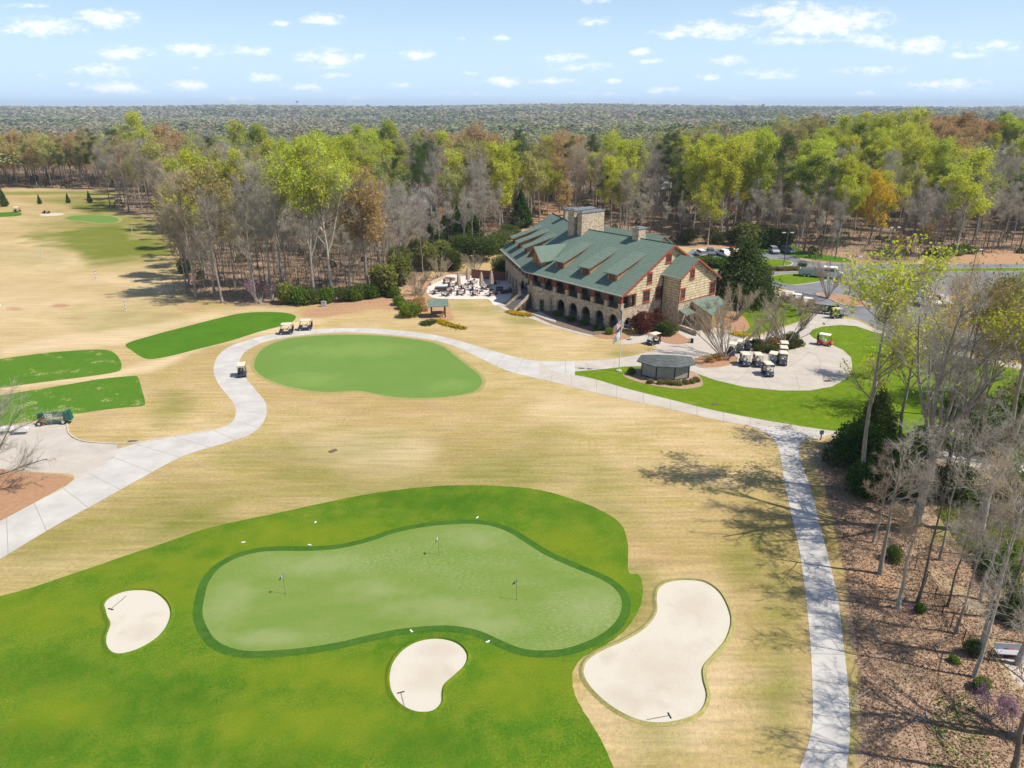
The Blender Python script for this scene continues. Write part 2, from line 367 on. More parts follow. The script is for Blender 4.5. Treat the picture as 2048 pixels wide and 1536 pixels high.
for q in ((1850, 780, 90, 30), (1960, 850, 80, 40), (1890, 870, 60, 22)): paint(GR, ell(*q), 14, 1.3)
unpaint(LI, [(1740, 765), (2150, 760), (2150, 915), (1900, 905), (1760, 868)], 10, 1)
paint(ST, [(600,626),(640,612),(700,602),(760,596),(800,590),(812,598),(820,612),(800,622),(740,618),(680,628),(640,636),(610,636)], 5, .9)
paint(ST, [(815,572),(840,560),(880,548),(930,545),(985,552),(930,556),(890,554),(862,566),(852,590),(868,600),(900,606),(905,640),(880,650),(850,640),(820,628),(800,600)], 4, 1)
paint(ST, [(1850,505),(1900,490),(1960,488),(2050,505),(2100,540),(1990,532),(1880,530),(1840,522)], 5, .9)
paint(ST, [(1560,488),(1680,500),(1740,515),(1700,525),(1600,505)], 5, .5)
paint(ST, [(1370,482),(1480,485),(1500,495),(1380,496)], 3, .8)
paint(ST, [(960,400),(1150,395),(1160,440),(1000,470),(955,440)], 6, .9)
paint(ST, [(1400,430),(1700,440),(1700,470),(1400,465)], 8, .35)
paint(ST, ell(385, 612, 40, 16), 8, .45)
# dormant turf, greener and paler drifts
paint(GR, [(150,455),(230,435),(260,470),(320,480),(345,500),(300,515),(240,525),(190,520),(150,495),(60,475)], 20, .95, .35, 9)
paint(GR, [(60,445),(180,425),(330,430),(345,470),(250,475),(150,470)], 18, .55, .4, 10)
paint(GR, [(-60,500),(140,505),(120,530),(-60,525)], 12, .3, .5, 9)
paint(GR, [(150,390),(232,392),(225,412),(150,412),(60,400)], 5, .6, .4, 8)
paint(GR, [(-60,384),(232,384),(232,389),(-60,389)], 2.5, .7)
paint(GR, [(145,408),(232,402),(235,425),(180,430),(150,420)], 5, .9, .3, 6)
paint(GR, ell(250, 640, 130, 18), 16, .35, .5, 8)
paint(GR, [(20,1100),(300,1000),(620,930),(880,900),(1130,905),(1230,990),(1240,1040),(1100,980),(800,970),(500,1040),(300,1090),(60,1170)], 60, .62, .55, 7)
paint(GR, ell(340, 815, 40, 40), 25, .35); paint(GR, ell(620, 900, 220, 40), 40, .34, .5, 6)
paint(GR, ell(1040, 640, 40, 12), 9, .35); paint(GR, ell(990, 620, 30, 10), 8, .25); paint(GR, ell(1250, 708, 40, 8), 6, .3); paint(GR, ell(930, 615, 30, 8), 6, .3)
paint(GR, [(1225,1140),(1285,1130),(1320,1170),(1290,1250),(1230,1280)], 20, .4, .4, 3)
for q in ((1320, 1500, 60, 60), (1560, 1300, 40, 200), (1500, 1130, 60, 50), (1700, 1420, 30, 100)): paint(GR, ell(*q), 30, .42, .5, 4)
for q in ((60, 520, 120, 18), (90, 600, 160, 20), (230, 560, 90, 12), (300, 445, 40, 8), (760, 900, 110, 40), (640, 720 + 180, 60, 20), (1180, 820, 120, 30), (980, 640, 80, 14), (1120, 680, 60, 12)): paint(PA, ell(*q), 22, .75, .5, 8)
paint(PA, [(-60,470),(200,520),(340,520),(370,590),(330,640),(120,690),(-60,700)], 40, .6, .5, 14)
paint(PA, [(-60,735),(0,785),(260,748),(300,745),(420,690),(600,655),(640,640),(600,640),(380,700),(240,740),(0,778)], 6, .85)
paint(PA, [(0,690),(250,650),(500,615),(590,620),(480,625),(250,690),(120,700),(0,712)], 9, .8)
paint(PA, [(1330,1150),(1440,1150),(1480,1300),(1440,1480),(1260,1500),(1170,1440),(1150,1390),(1210,1420),(1300,1455),(1400,1430),(1420,1340),(1465,1250),(1430,1180)], 20, .5, .4, 3)
paint(ST, ell(120, 612, 22, 5), 4, .8); paint(ST, ell(30, 617, 22, 4), 4, .7); paint(ST, ell(155, 637, 24, 4), 4, .6); paint(ST, ell(110, 420, 110, 5), 4, .55, .3, 7); paint(ST, ell(170, 408, 60, 6), 5, .4, .4, 7)
me = bpy.data.meshes.new('ground'); nx, ny = len(gx), len(gy)
me.vertices.add(len(Xf)); me.vertices.foreach_set('co', np.stack([Xf, Yf, Zf], 1).ravel())
idx = np.arange(nx * ny).reshape(ny, nx)
q = np.stack([idx[:-1, :-1], idx[:-1, 1:], idx[1:, 1:], idx[1:, :-1]], -1).reshape(-1, 4)
me.loops.add(q.size); me.loops.foreach_set('vertex_index', q.ravel()); me.polygons.add(len(q))
me.polygons.foreach_set('loop_start', np.arange(0, q.size, 4)); me.polygons.foreach_set('loop_total', np.full(len(q), 4)); me.polygons.foreach_set('use_smooth', np.ones(len(q), bool))
me.update(); at = me.color_attributes.new('zone', 'FLOAT_COLOR', 'POINT'); at.data.foreach_set('color', ZONE.ravel())
ground = bpy.data.objects.new('ground', me); COL.objects.link(ground); tag(ground, kind='structure')

def ground_mat():
    m, t, b = base_mat('ground_turf'); n, l = t.nodes.new, t.links.new
    co = n('ShaderNodeTexCoord'); a = n('ShaderNodeAttribute'); a.attribute_name = 'zone'; s = n('ShaderNodeSeparateColor'); l(a.outputs['Color'], s.inputs[0])
    def noise(sc_, det=4, rough=.6, vec=None):
        q = n('ShaderNodeTexNoise'); q.inputs['Scale'].default_value = sc_; q.inputs['Detail'].default_value = det; q.inputs['Roughness'].default_value = rough
        l(vec or co.outputs['Object'], q.inputs['Vector']); return q.outputs['Fac']
    def mixc(f, c1, c2):
        q = n('ShaderNodeMix'); q.data_type = 'RGBA'
        if isinstance(f, float): q.inputs[0].default_value = f
        else: l(f, q.inputs[0])
        for i, c in ((6, c1), (7, c2)):
            if isinstance(c, tuple): q.inputs[i].default_value = (*c, 1)
            else: l(c, q.inputs[i])
        return q.outputs[2]
    def mr(v, a0, a1, b0=0.0, b1=1.0):
        q = n('ShaderNodeMapRange'); l(v, q.inputs['Value']); q.inputs['From Min'].default_value = a0; q.inputs['From Max'].default_value = a1; q.inputs['To Min'].default_value = b0; q.inputs['To Max'].default_value = b1; return q.outputs[0]
    def mm(op, x, y):
        q = n('ShaderNodeMath'); q.operation = op; q.use_clamp = True
        for i, c in ((0, x), (1, y)):
            if isinstance(c, (int, float)): q.inputs[i].default_value = c
            else: l(c, q.inputs[i])
        return q.outputs[0]
    stre = n('ShaderNodeMapping'); stre.inputs['Scale'].default_value = (.5, 1.0, 1); stre.inputs['Rotation'].default_value = (0, 0, -.35); l(co.outputs['Object'], stre.inputs[0])
    big = noise(.035, 5, .65, stre.outputs[0]); mid = noise(.35, 5, .7, stre.outputs[0]); fine = noise(2.6, 6, .75); hair = noise(14, 3, .7)
    tan = mixc(mr(big, .36, .60), (.375, .26, .112), (.54, .40, .215))
    tan = mixc(mr(mid, .42, .72), tan, (.38, .295, .10)); b2 = noise(.018, 4, .6); tan = mixc(mr(b2, .48, .66, 0, .3), tan, (.29, .26, .06))
    tan = mixc(mm('MULTIPLY', s.outputs[2], 0.0), tan, tan)
    pale = mixc(mr(fine, .3, .7), (.68, .53, .34), (.56, .43, .26))
    tan = mixc(mm('MULTIPLY', a.outputs['Alpha'], 1.0), tan, pale)
    green = mixc(mr(fine, .3, .7), (.10, .145, .014), (.21, .215, .035))
    gm = mm('MULTIPLY', mm('MULTIPLY', s.outputs[0], 1.5), mr(mm('ADD', mm('MULTIPLY', fine, .6), mm('MULTIPLY', mid, .4)), .3, .6, .55, 1.25))
    tan = mixc(gm, tan, green)
    lit = mixc(mr(fine, .35, .65), (.20, .13, .08), (.43, .29, .19)); lit = mixc(mr(hair, .52, .66), lit, (.58, .44, .33)); lit = mixc(mr(mid, .5, .75), lit, (.19, .14, .08))
    lm = mr(mm('ADD', s.outputs[1], mm('MULTIPLY', mm('SUBTRACT', fine, .5), .9)), .3, .6)
    st2 = n('ShaderNodeMapping'); st2.inputs['Scale'].default_value = (.12, 1.5, 1); st2.inputs['Rotation'].default_value = (0, 0, -.22); l(co.outputs['Object'], st2.inputs[0]); stk = noise(1.1, 4, .6, st2.outputs[0])
    keepg = mm('SUBTRACT', lm, mm('MULTIPLY', mr(s.outputs[0], .45, .8), mr(fine, .4, .55)))
    c = mixc(keepg, tan, lit)
    straw = mixc(mr(fine, .3, .7), (.36, .20, .11), (.47, .30, .18))
    c = mixc(mr(mm('ADD', s.outputs[2], mm('MULTIPLY', mm('SUBTRACT', fine, .5), .5)), .3, .7), c, straw)
    v = n('ShaderNodeVectorMath'); v.operation = 'SCALE'; l(c, v.inputs[0]); l(mr(mm('ADD', mm('MULTIPLY', hair, .5), mm('MULTIPLY', fine, .5)), .36, .64, .72, 1.28), v.inputs['Scale'])
    v2 = n('ShaderNodeVectorMath'); v2.operation = 'SCALE'; l(v.outputs[0], v2.inputs[0]); l(mr(stk, .35, .65, .88, 1.12), v2.inputs['Scale']); v = v2
    l(v.outputs[0], b.inputs['Base Color']); b.inputs['Roughness'].default_value = 1; b.inputs['Specular IOR Level'].default_value = .1
    bp = n('ShaderNodeBump'); bp.inputs['Strength'].default_value = .8; bp.inputs['Distance'].default_value = .12; l(fine, bp.inputs['Height']); l(bp.outputs[0], b.inputs['Normal'])
    return m
me.materials.append(ground_mat())

def wear(m, blobs, col, amt=.7, nscale=1.9):
    """lasting differences of growth and wear, each where it lies on the ground (centre and radii read off the photo, stored in metres)"""
    t = m.node_tree; n, l = t.nodes.new, t.links.new; co = n('ShaderNodeTexCoord'); acc_ = None
    nz = n('ShaderNodeTexNoise'); nz.inputs['Scale'].default_value = .3; nz.inputs['Detail'].default_value = 5; nz.inputs['Roughness'].default_value = .7; l(co.outputs['Object'], nz.inputs['Vector'])
    for (px, py, rx, ry) in blobs:
        c = G(px, py); ex = G(px + rx, py); ey = G(px, py + ry); s = n('ShaderNodeVectorMath'); s.operation = 'SUBTRACT'; l(co.outputs['Object'], s.inputs[0]); s.inputs[1].default_value = (c.x, c.y, 0)
        q = n('ShaderNodeVectorMath'); q.operation = 'MULTIPLY'; l(s.outputs[0], q.inputs[0]); q.inputs[1].default_value = (.8 / abs(ex.x - c.x), .8 / abs(ey.y - c.y), 0)
        g = n('ShaderNodeVectorMath'); g.operation = 'LENGTH'; l(q.outputs[0], g.inputs[0]); r = n('ShaderNodeMath'); r.operation = 'SUBTRACT'; r.use_clamp = True; r.inputs[0].default_value = 1.0; l(g.outputs['Value'], r.inputs[1])
        if acc_ is None: acc_ = r.outputs[0]
        else: a = n('ShaderNodeMath'); a.operation = 'MAXIMUM'; l(acc_, a.inputs[0]); l(r.outputs[0], a.inputs[1]); acc_ = a.outputs[0]
    a = n('ShaderNodeMath'); a.operation = 'MULTIPLY_ADD'; l(nz.outputs['Fac'], a.inputs[0]); a.inputs[1].default_value = nscale; a.inputs[2].default_value = -nscale * .5
    b2 = n('ShaderNodeMath'); b2.operation = 'ADD'; l(acc_, b2.inputs[0]); l(a.outputs[0], b2.inputs[1]); e = n('ShaderNodeMapRange'); e.interpolation_type = 'SMOOTHSTEP'; l(b2.outputs[0], e.inputs['Value']); e.inputs['From Min'].default_value = .05; e.inputs['From Max'].default_value = 1.0; e.inputs['To Max'].default_value = amt
    gate_ = n('ShaderNodeMath'); gate_.operation = 'MULTIPLY'; gate_.use_clamp = True; l(acc_, gate_.inputs[0]); gate_.inputs[1].default_value = 3; f = n('ShaderNodeMath'); f.operation = 'MULTIPLY'; l(e.outputs[0], f.inputs[0]); l(gate_.outputs[0], f.inputs[1])
    bs = t.nodes['Principled BSDF']; src = bs.inputs['Base Color'].links[0].from_socket; mx = n('ShaderNodeMix'); mx.data_type = 'RGBA'; l(f.outputs[0], mx.inputs[0]); l(src, mx.inputs[6]); mx.inputs[7].default_value = (*col, 1); l(mx.outputs[2], bs.inputs['Base Color'])
def turf_mat(name, cs, s1=.12, s2=1.2, s3=9, pale=None, plo=.62, phi=.7, ps=.3, bump=.4, stripe=None, st=(1, 1)):
    """cs: three colours blended at three scales; pale: sparse pale specks"""
    m, t, b = base_mat(name); n, l = t.nodes.new, t.links.new
    co = n('ShaderNodeTexCoord'); mpn = n('ShaderNodeMapping'); mpn.inputs['Scale'].default_value = (st[0], st[1], 1); mpn.inputs['Rotation'].default_value = (0, 0, -.3); l(co.outputs['Object'], mpn.inputs[0])
    def noise(sc_, det=5, rough=.65):
        q = n('ShaderNodeTexNoise'); q.inputs['Scale'].default_value = sc_; q.inputs['Detail'].default_value = det; q.inputs['Roughness'].default_value = rough; l(mpn.outputs[0], q.inputs['Vector']); return q.outputs['Fac']
    def mr(v, a0, a1, b0=0.0, b1=1.0):
        q = n('ShaderNodeMapRange'); l(v, q.inputs['Value']); q.inputs['From Min'].default_value = a0; q.inputs['From Max'].default_value = a1; q.inputs['To Min'].default_value = b0; q.inputs['To Max'].default_value = b1; return q.outputs[0]
    def mixc(f, c1, c2):
        q = n('ShaderNodeMix'); q.data_type = 'RGBA'; l(f, q.inputs[0])
        for i, c in ((6, c1), (7, c2)):
            if isinstance(c, tuple): q.inputs[i].default_value = (*c, 1)
            else: l(c, q.inputs[i])
        return q.outputs[2]
    n1, n2, n3 = noise(s1), noise(s2), noise(s3, 4, .7)
    c = mixc(mr(n1, .35, .65), cs[0], cs[1]); c = mixc(mr(n2, .42, .72), c, cs[2])
    if pale:
        a = n('ShaderNodeMath'); a.operation = 'MULTIPLY'; l(mr(n3, .5, .62), a.inputs[0]); l(mr(noise(ps, 3), plo, phi), a.inputs[1]); c = mixc(a.outputs[0], c, pale)
    v = n('ShaderNodeVectorMath'); v.operation = 'SCALE'; l(c, v.inputs[0]); l(mr(n3, .3, .7, .93 - .21 * (bump > .2), 1.06 + .26 * (bump > .2)), v.inputs['Scale'])
    l(v.outputs[0], b.inputs['Base Color']); b.inputs['Roughness'].default_value = 1; b.inputs['Specular IOR Level'].default_value = .1
    bp = n('ShaderNodeBump'); bp.inputs['Strength'].default_value = bump; bp.inputs['Distance'].default_value = .06; l(n3, bp.inputs['Height']); l(bp.outputs[0], b.inputs['Normal'])
    MATS[name] = m; return m
LUSH = turf_mat('lush_rough', [(.050, .135, .007), (.095, .180, .009), (.145, .192, .015)], .055, .5, 6, pale=(.20, .21, .02), plo=.5, phi=.8, ps=.12)
COLLAR = turf_mat('green_collar', [(.035, .105, .012), (.055, .135, .014), (.07, .14, .02)], .3, 1.5, 9)
PUTT = turf_mat('putting_surface', [(.145, .225, .040), (.165, .24, .050), (.19, .25, .065)], .09, .4, 6, pale=(.31, .36, .21), plo=.47, phi=.72, ps=.07, bump=.1, st=(.5, 1.2))
PUTT2 = turf_mat('upper_putting_surface', [(.13, .235, .045), (.155, .25, .055), (.14, .235, .05)], .10, .7, 6, bump=.1)
TEE = turf_mat('tee_turf', [(.055, .155, .010), (.085, .19, .012), (.07, .16, .012)], .2, 1.2, 7)
TEEW = turf_mat('worn_tee_turf', [(.06, .165, .012), (.085, .185, .014), (.10, .18, .02)], .2, 1.0, 5, pale=(.55, .49, .22), plo=.56, phi=.64, ps=.3)
LAWN = turf_mat('lawn_turf', [(.085, .165, .005), (.115, .195, .007), (.17, .215, .012)], .12, .9, 7, pale=(.42, .42, .12), plo=.6, phi=.72, ps=.2)
FRINGE = turf_mat('pale_fringe', [(.36, .30, .13), (.30, .28, .10), (.24, .25, .07)], .3, 1.5, 8)
SAND = mat('bunker_sand', (.56, .515, .43), (.48, .42, .33), scale=.35, rough=1, bump=.3, bscale=5, spec=.1, lo=.56, hi=.76)
CONC = mat('pale_concrete', (.42, .37, .315), (.53, .475, .41), scale=.4, rough=.9, bump=.05, bscale=20, detail=6, lo=.3, hi=.7)
CONC2 = mat('path_concrete', (.43, .405, .375), (.57, .54, .50), scale=.35, rough=.9, bump=.05, bscale=20, detail=7, lo=.3, hi=.7)
JOINT = mat('dark_joint', (.26, .23, .20))
ASPH = mat('asphalt', (.17, .17, .18), (.225, .225, .235), scale=.25, rough=.9, bump=.05, bscale=30, detail=7)
KERB = mat('kerb_concrete', (.58, .52, .42), (.50, .45, .36), scale=2)
STRAW = mat('pine_straw', (.43, .24, .13), (.33, .19, .11), scale=2.2, rough=1, bump=.5, bscale=10)
MULCH = mat('dark_mulch', (.13, .10, .075), (.22, .165, .12), scale=3, rough=1, bump=.4)
WHITE = mat('white_paint', (.78, .78, .76)); 

wear(LUSH, [(620,1075,330,48),(380,1135,230,45),(1130,1085,110,55),(1195,1150,90,45),(90,1225,190,60),(700,1345,330,50),(1020,1380,190,70),(620,1440,300,90),(300,1190,170,60),(1050,1330,150,40),(120,1420,150,60)], (.175, .215, .010), .6)
wear(LUSH, [(900,1000,300,35),(1150,1020,130,30),(100,1340,170,60),(330,1390,160,70),(560,1530,220,60),(1200,1250,60,50),(850,1490,160,60),(20,1500,200,80)], (.040, .110, .005), .42)
wear(PUTT, [(450,1215,60,70),(640,1130,120,30),(880,1215,150,35),(985,1250,90,32),(1170,1215,80,50),(960,1075,90,25),(540,1275,120,22),(760,1180,110,25)], (.27, .31, .13), .55)
wear(PUTT2, [(700,700,160,20),(620,760,100,20),(900,770,60,14)], (.21, .30, .075), .6)
wear(SAND, [(280,1268,45,30),(856,1352,55,42),(870,1300,50,25),(1390,1215,60,50),(1330,1340,110,70),(1260,1400,80,40)], (.42, .33, .24), .4)
def ragged(P, a):
    rj = random.Random(len(P)); return [(x + rj.uniform(-a, a), y + rj.uniform(-a, a)) for x, y in P]
lush = ground_poly([(-60,1204),(0,1192),(60,1176),(150,1146),(250,1112),(330,1085),(420,1055),(560,1025),(700,995),(800,979),(900,971),(1000,972),(1080,980),(1150,1000),(1203,1021),(1243,1050),(1256,1090),(1257,1143),(1277,1150),(1286,1176),(1279,1217),(1247,1263),(1197,1298),(1160,1320),(1144,1355),(1155,1400),(1188,1455),(1228,1536),(1290,1680),(1300,1900),(-500,1900),(-500,1300)], n=7)
lush = ragged(lush, .035)
sheet('lush_grass', lush, .004, LUSH)
green1 = ground_poly([(408,1200),(416,1168),(437,1138),(472,1117),(515,1105),(560,1102),(620,1102),(680,1097),(740,1083),(790,1066),(850,1054),(920,1048),(970,1050),(1012,1062),(1050,1085),(1090,1110),(1150,1137),(1200,1158),(1230,1178),(1243,1202),(1239,1230),(1218,1257),(1180,1280),(1130,1297),(1080,1301),(1040,1296),(1000,1280),(960,1262),(910,1252),(860,1252),(800,1258),(740,1270),(680,1284),(620,1294),(560,1300),(500,1302),(460,1295),(430,1278),(412,1250),(405,1225)], n=4)
sheet('green_collar', offset_poly(green1, .72), .008, COLLAR); sheet('putting_green', green1, .012, PUTT)
green2 = ground_poly([(508,730),(515,710),(535,692),(575,678),(640,671),(720,670),(790,674),(850,682),(885,693),(910,712),(940,735),(958,750),(964,765),(952,781),(920,790),(870,795),(800,795),(750,787),(710,781),(660,784),(620,781),(570,771),(535,758),(515,745)], n=4)
sheet('pale_fringe', offset_poly(green2, .55), .004, FRINGE); sheet('putting_green', green2, .008, PUTT2)
green3 = ground_poly([(132,436),(150,431),(190,430),(225,433),(238,440),(225,446),(195,446),(165,442),(140,440)], n=4)
sheet('pale_fringe', offset_poly(green3, 1.2), .004, FRINGE); sheet('putting_green', green3, .008, PUTT2)
sheet('tee_grass', ground_poly([(-60,427),(0,425),(30,424),(44,427),(36,432),(0,434),(-60,436)]), .004, TEE)
sheet('tee_grass', ground_poly([(252,688),(300,672),(360,656),(430,638),(480,627),(520,624),(565,625),(590,631),(588,641),(570,650),(520,663),(460,682),(400,697),(345,711),(305,718),(285,715),(265,702)], n=4), .004, TEE)
sheet('tee_grass', ground_poly([(-80,727),(0,718),(80,707),(150,701),(200,699),(224,703),(238,716),(243,732),(232,744),(160,755),(80,765),(0,776),(-80,786)], n=4), .004, TEEW)
sheet('tee_grass', ground_poly([(-80,806),(0,791),(60,781),(140,768),(200,758),(262,752),(276,755),(284,780),(290,803),(284,812),(230,817),(150,828),(90,838),(-80,858)], n=4), .004, TEEW)

def bunker(name_px, lipn=.12, rim=.3, m=None):
    P = ground_poly(name_px, n=6)
    sheet('sand_bunker', offset_poly(P, -.05), .016, SAND)
    b = MB(); o1 = offset_poly(P, rim); o2 = offset_poly(P, .06)
    ring_mesh(b, o1, o2, .012, lipn); ring_mesh(b, o2, P, lipn, .014)
    tag(b.build('turf_lip', m or LUSH), kind='structure')
B1 = [(210,1220),(208,1208),(220,1195),(245,1184),(275,1180),(305,1183),(325,1195),(338,1212),(341,1232),(332,1255),(315,1275),(290,1292),(265,1303),(240,1308),(222,1304),(212,1290),(212,1272),(218,1255),(219,1245),(213,1232)]
B2 = [(779,1345),(785,1325),(805,1300),(835,1283),(870,1277),(900,1281),(922,1292),(934,1310),(930,1330),(910,1350),(890,1368),(884,1385),(883,1405),(870,1420),(850,1425),(825,1422),(800,1408),(783,1385),(778,1362)]
B3 = [(1166,1340),(1175,1320),(1205,1300),(1250,1280),(1290,1255),(1312,1225),(1312,1195),(1318,1175),(1340,1163),(1375,1160),(1410,1165),(1438,1185),(1455,1215),(1461,1245),(1450,1280),(1425,1310),(1405,1335),(1405,1360),(1412,1390),(1405,1415),(1385,1432),(1350,1443),(1310,1446),(1270,1438),(1230,1418),(1195,1390),(1172,1362)]
bunker(B1); bunker(B2); bunker(B3, m=FRINGE)
P = ground_poly([(78,430),(92,427),(115,426),(128,428),(118,431),(95,432)], n=3); sheet('sand_bunker', P, .006, SAND)

# --- lawns, drives, car park (levels 4 mm apart)
sheet('lawn', ground_poly([(1108,744),(1150,740),(1200,736),(1250,730),(1300,728),(1380,740),(1430,758),(1490,772),(1560,779),(1620,779),(1662,772),(1690,757),(1703,738),(1700,715),(1684,701),(1655,688),(1625,678),(1614,668),(1622,658),(1645,650),(1680,646),(1712,648),(1760,660),(1850,692),(1960,722),(2250,790),(2400,950),(2100,935),(1900,905),(1760,872),(1660,861),(1580,849),(1500,835),(1420,819),(1340,799),(1260,779),(1180,757)], smooth=False), .004, LAWN)
# concrete plaza and drive
plaza = [(1118,741),(1112,728),(1160,722),(1220,719),(1269,711),(1300,703),(1315,697),(1308,689),(1293,686),(1240,689),(1236,684),(1262,672),(1290,664),(1330,652),(1390,640),(1440,632),(1466,660),(1503,672),(1530,668),(1554,659),(1585,649),(1618,636),(1624,625),(1608,612),(1578,600),(1552,590),(1546,583),(1572,582),(1600,594),(1634,611),(1682,635),(1712,640),(1759,661),(1850,691),(1960,714),(2200,760),(2200,768),(1960,722),(1850,698),(1760,668),(1712,652),(1680,650),(1645,653),(1625,659),(1618,668),(1628,677),(1658,687),(1686,700),(1702,715),(1705,738),(1692,758),(1664,773),(1620,781),(1560,781),(1490,774),(1430,760),(1380,742),(1300,732),(1250,733),(1200,739),(1150,743)]
sheet('drive', ground_poly(plaza, smooth=False), .008, CONC)
# asphalt
asph = [(1385,498),(1470,497),(1530,504),(1572,507),(1604,519),(1640,526),(1700,529),(1800,528),(2200,528),(2300,760),(1960,709),(1850,687),(1759,657),(1712,636),(1682,631),(1634,607),(1600,591),(1572,579),(1544,574),(1520,565),(1440,560),(1400,545),(1350,525)]
sheet('parking_lot', ground_poly(asph, smooth=False), .008, ASPH)
ISL = []
isl1 = ground_poly([(1395,520),(1440,517),(1511,519),(1548,519),(1572,521),(1584,526),(1578,531),(1560,533),(1521,536),(1440,540),(1400,545)], n=3)
isl2 = ground_poly([(1540,556),(1560,550),(1600,547),(1634,546),(1650,551),(1657,559),(1630,565),(1600,569),(1578,570),(1555,565)], n=3)
isl3 = ground_poly([(1632,589),(1660,588),(1690,592),(1722,602),(1745,614),(1722,613),(1690,611),(1664,600)], n=3)
isl4 = ground_poly([(1518,540),(1560,537),(1600,536),(1614,538),(1602,542),(1560,545),(1520,546)], n=3)
isl5 = ground_poly([(1706,543),(1760,541),(1850,538),(2200,536),(2200,541),(1850,544),(1760,547)], n=3)
isl6 = ground_poly([(1760,601),(1800,590),(1900,592),(1960,600),(1900,606),(1800,606)], n=3)
isl7 = ground_poly([(1860,640),(1950,650),(2060,672),(2050,680),(1940,662)], n=3)
for p, mt in ((isl1, LAWN), (isl2, LAWN), (isl3, STRAW), (isl4, MULCH), (isl5, LAWN), (isl6, STRAW), (isl7, STRAW)):
    sheet('parking_island', p, .1, mt); kerb('kerb', p, KERB, .2, .12)
sheet('verge', ground_poly([(1460,505),(1500,503),(1540,505),(1580,512),(1650,522),(1700,524),(1690,516),(1620,505),(1580,490),(1560,486)], n=3), .02, TEE)
# cart path loop: paired left and right edges
LE = [(-60,1066),(0,1042),(80,1000),(135,970),(200,915),(270,888),(350,874),(425,860),(462,846),(471,828),(468,808),(450,785),(435,765),(427,740),(435,713),(460,693),(510,676),(560,666),(620,659),(700,656),(760,658),(820,663),(880,672),(930,685),(980,700),(1040,716),(1080,722),(1150,722)]
RE = [(-60,1150),(0,1118),(110,1052),(190,1008),(290,952),(360,915),(420,895),(470,880),(508,864),(530,838),(532,808),(513,782),(492,757),(478,735),(483,713),(497,699),(525,686),(560,677),(620,669),(690,665),(750,667),(810,672),(870,681),(920,697),(965,719),(1020,743),(1080,758),(1150,772)]
RE2 = [(1080,758),(1110,765),(1180,783),(1260,801),(1340,818),(1420,837),(1500,852),(1580,866),(1660,871),(1760,890),(1900,925),(2150,968)]
LE2 = [(1080,722),(1112,743),(1180,756),(1260,779),(1340,799),(1420,819),(1500,835),(1580,849),(1660,861),(1760,872),(1900,905),(2150,940)]
LE3 = [(1496,850),(1532,866),(1550,885),(1560,910),(1568,960),(1578,1010),(1592,1070),(1602,1120),(1612,1200),(1620,1280),(1624,1360),(1625,1440),(1616,1490),(1598,1540),(1560,1640)]
RE3 = [(1660,868),(1640,876),(1608,880),(1598,905),(1608,940),(1625,990),(1645,1070),(1658,1120),(1676,1200),(1686,1280),(1696,1370),(1700,1450),(1698,1500),(1692,1540),(1680,1640)]
def path_strip(name, A, Bq, z, jstep, w_=.05, jz=.003, m=CONC2):
    a = crom(A, 6, False); b_ = crom(Bq, 6, False); b = MB()
    Ga = [G(*q) for q in a]; Gb = [G(*q) for q in b_]
    for i in range(len(Ga) - 1):
        b.face([(Ga[i][0], Ga[i][1], z), (Gb[i][0], Gb[i][1], z), (Gb[i + 1][0], Gb[i + 1][1], z), (Ga[i + 1][0], Ga[i + 1][1], z)], 0)
    acc_ = 0
    for i in range(len(Ga) - 1):
        pa, pb = Ga[i], Gb[i]; mid0 = (Ga[i] + Gb[i]) / 2; mid1 = (Ga[i + 1] + Gb[i + 1]) / 2
        acc_ += (mid1 - mid0).length
        if acc_ >= jstep:
            acc_ = 0; t = (mid1 - mid0).normalized() * w_
            b.face([(pa.x, pa.y, z + jz), (pb.x, pb.y, z + jz), (pb.x + t.x, pb.y + t.y, z + jz), (pa.x + t.x, pa.y + t.y, z + jz)], 1)
    return tag(b.build(name, [m, JOINT]), kind='structure')
path_strip('cart_path', LE, RE, .012, 3.2); path_strip('cart_path', LE2, RE2, .016, 3.2, m=CONC); path_strip('cart_path', LE3, RE3, .020, 2.6)
sheet('service_pad', ground_poly([(-80,870),(-40,862),(20,852),(70,846),(128,836),(134,842),(136,860),(142,875),(165,884),(200,886),(235,890),(230,915),(180,945),(150,960),(146,950),(130,947),(60,944),(10,940),(-80,932)], smooth=False), .016, CONC)
kp = [G(*q) for q in crom([(133,842),(134,858),(140,871),(160,882),(195,887),(260,888),(350,874),(425,861)], 5, False)]
b = MB()
for i in range(len(kp) - 1):
    t = (kp[i + 1] - kp[i]).normalized(); nrm = Vector((-t.y, t.x, 0)) * .15
    b.hexa([kp[i] , kp[i + 1], kp[i + 1] + nrm, kp[i] + nrm] + [p + Vector((0, 0, .13)) for p in (kp[i], kp[i + 1], kp[i + 1] + nrm, kp[i] + nrm)])
tag(b.build('kerb', KERB), kind='structure')
sheet('straw_bed', ground_poly([(-80,1085),(-80,935),(0,938),(60,946),(125,949),(148,956),(136,967),(80,999),(0,1041)], smooth=False), .022, STRAW)
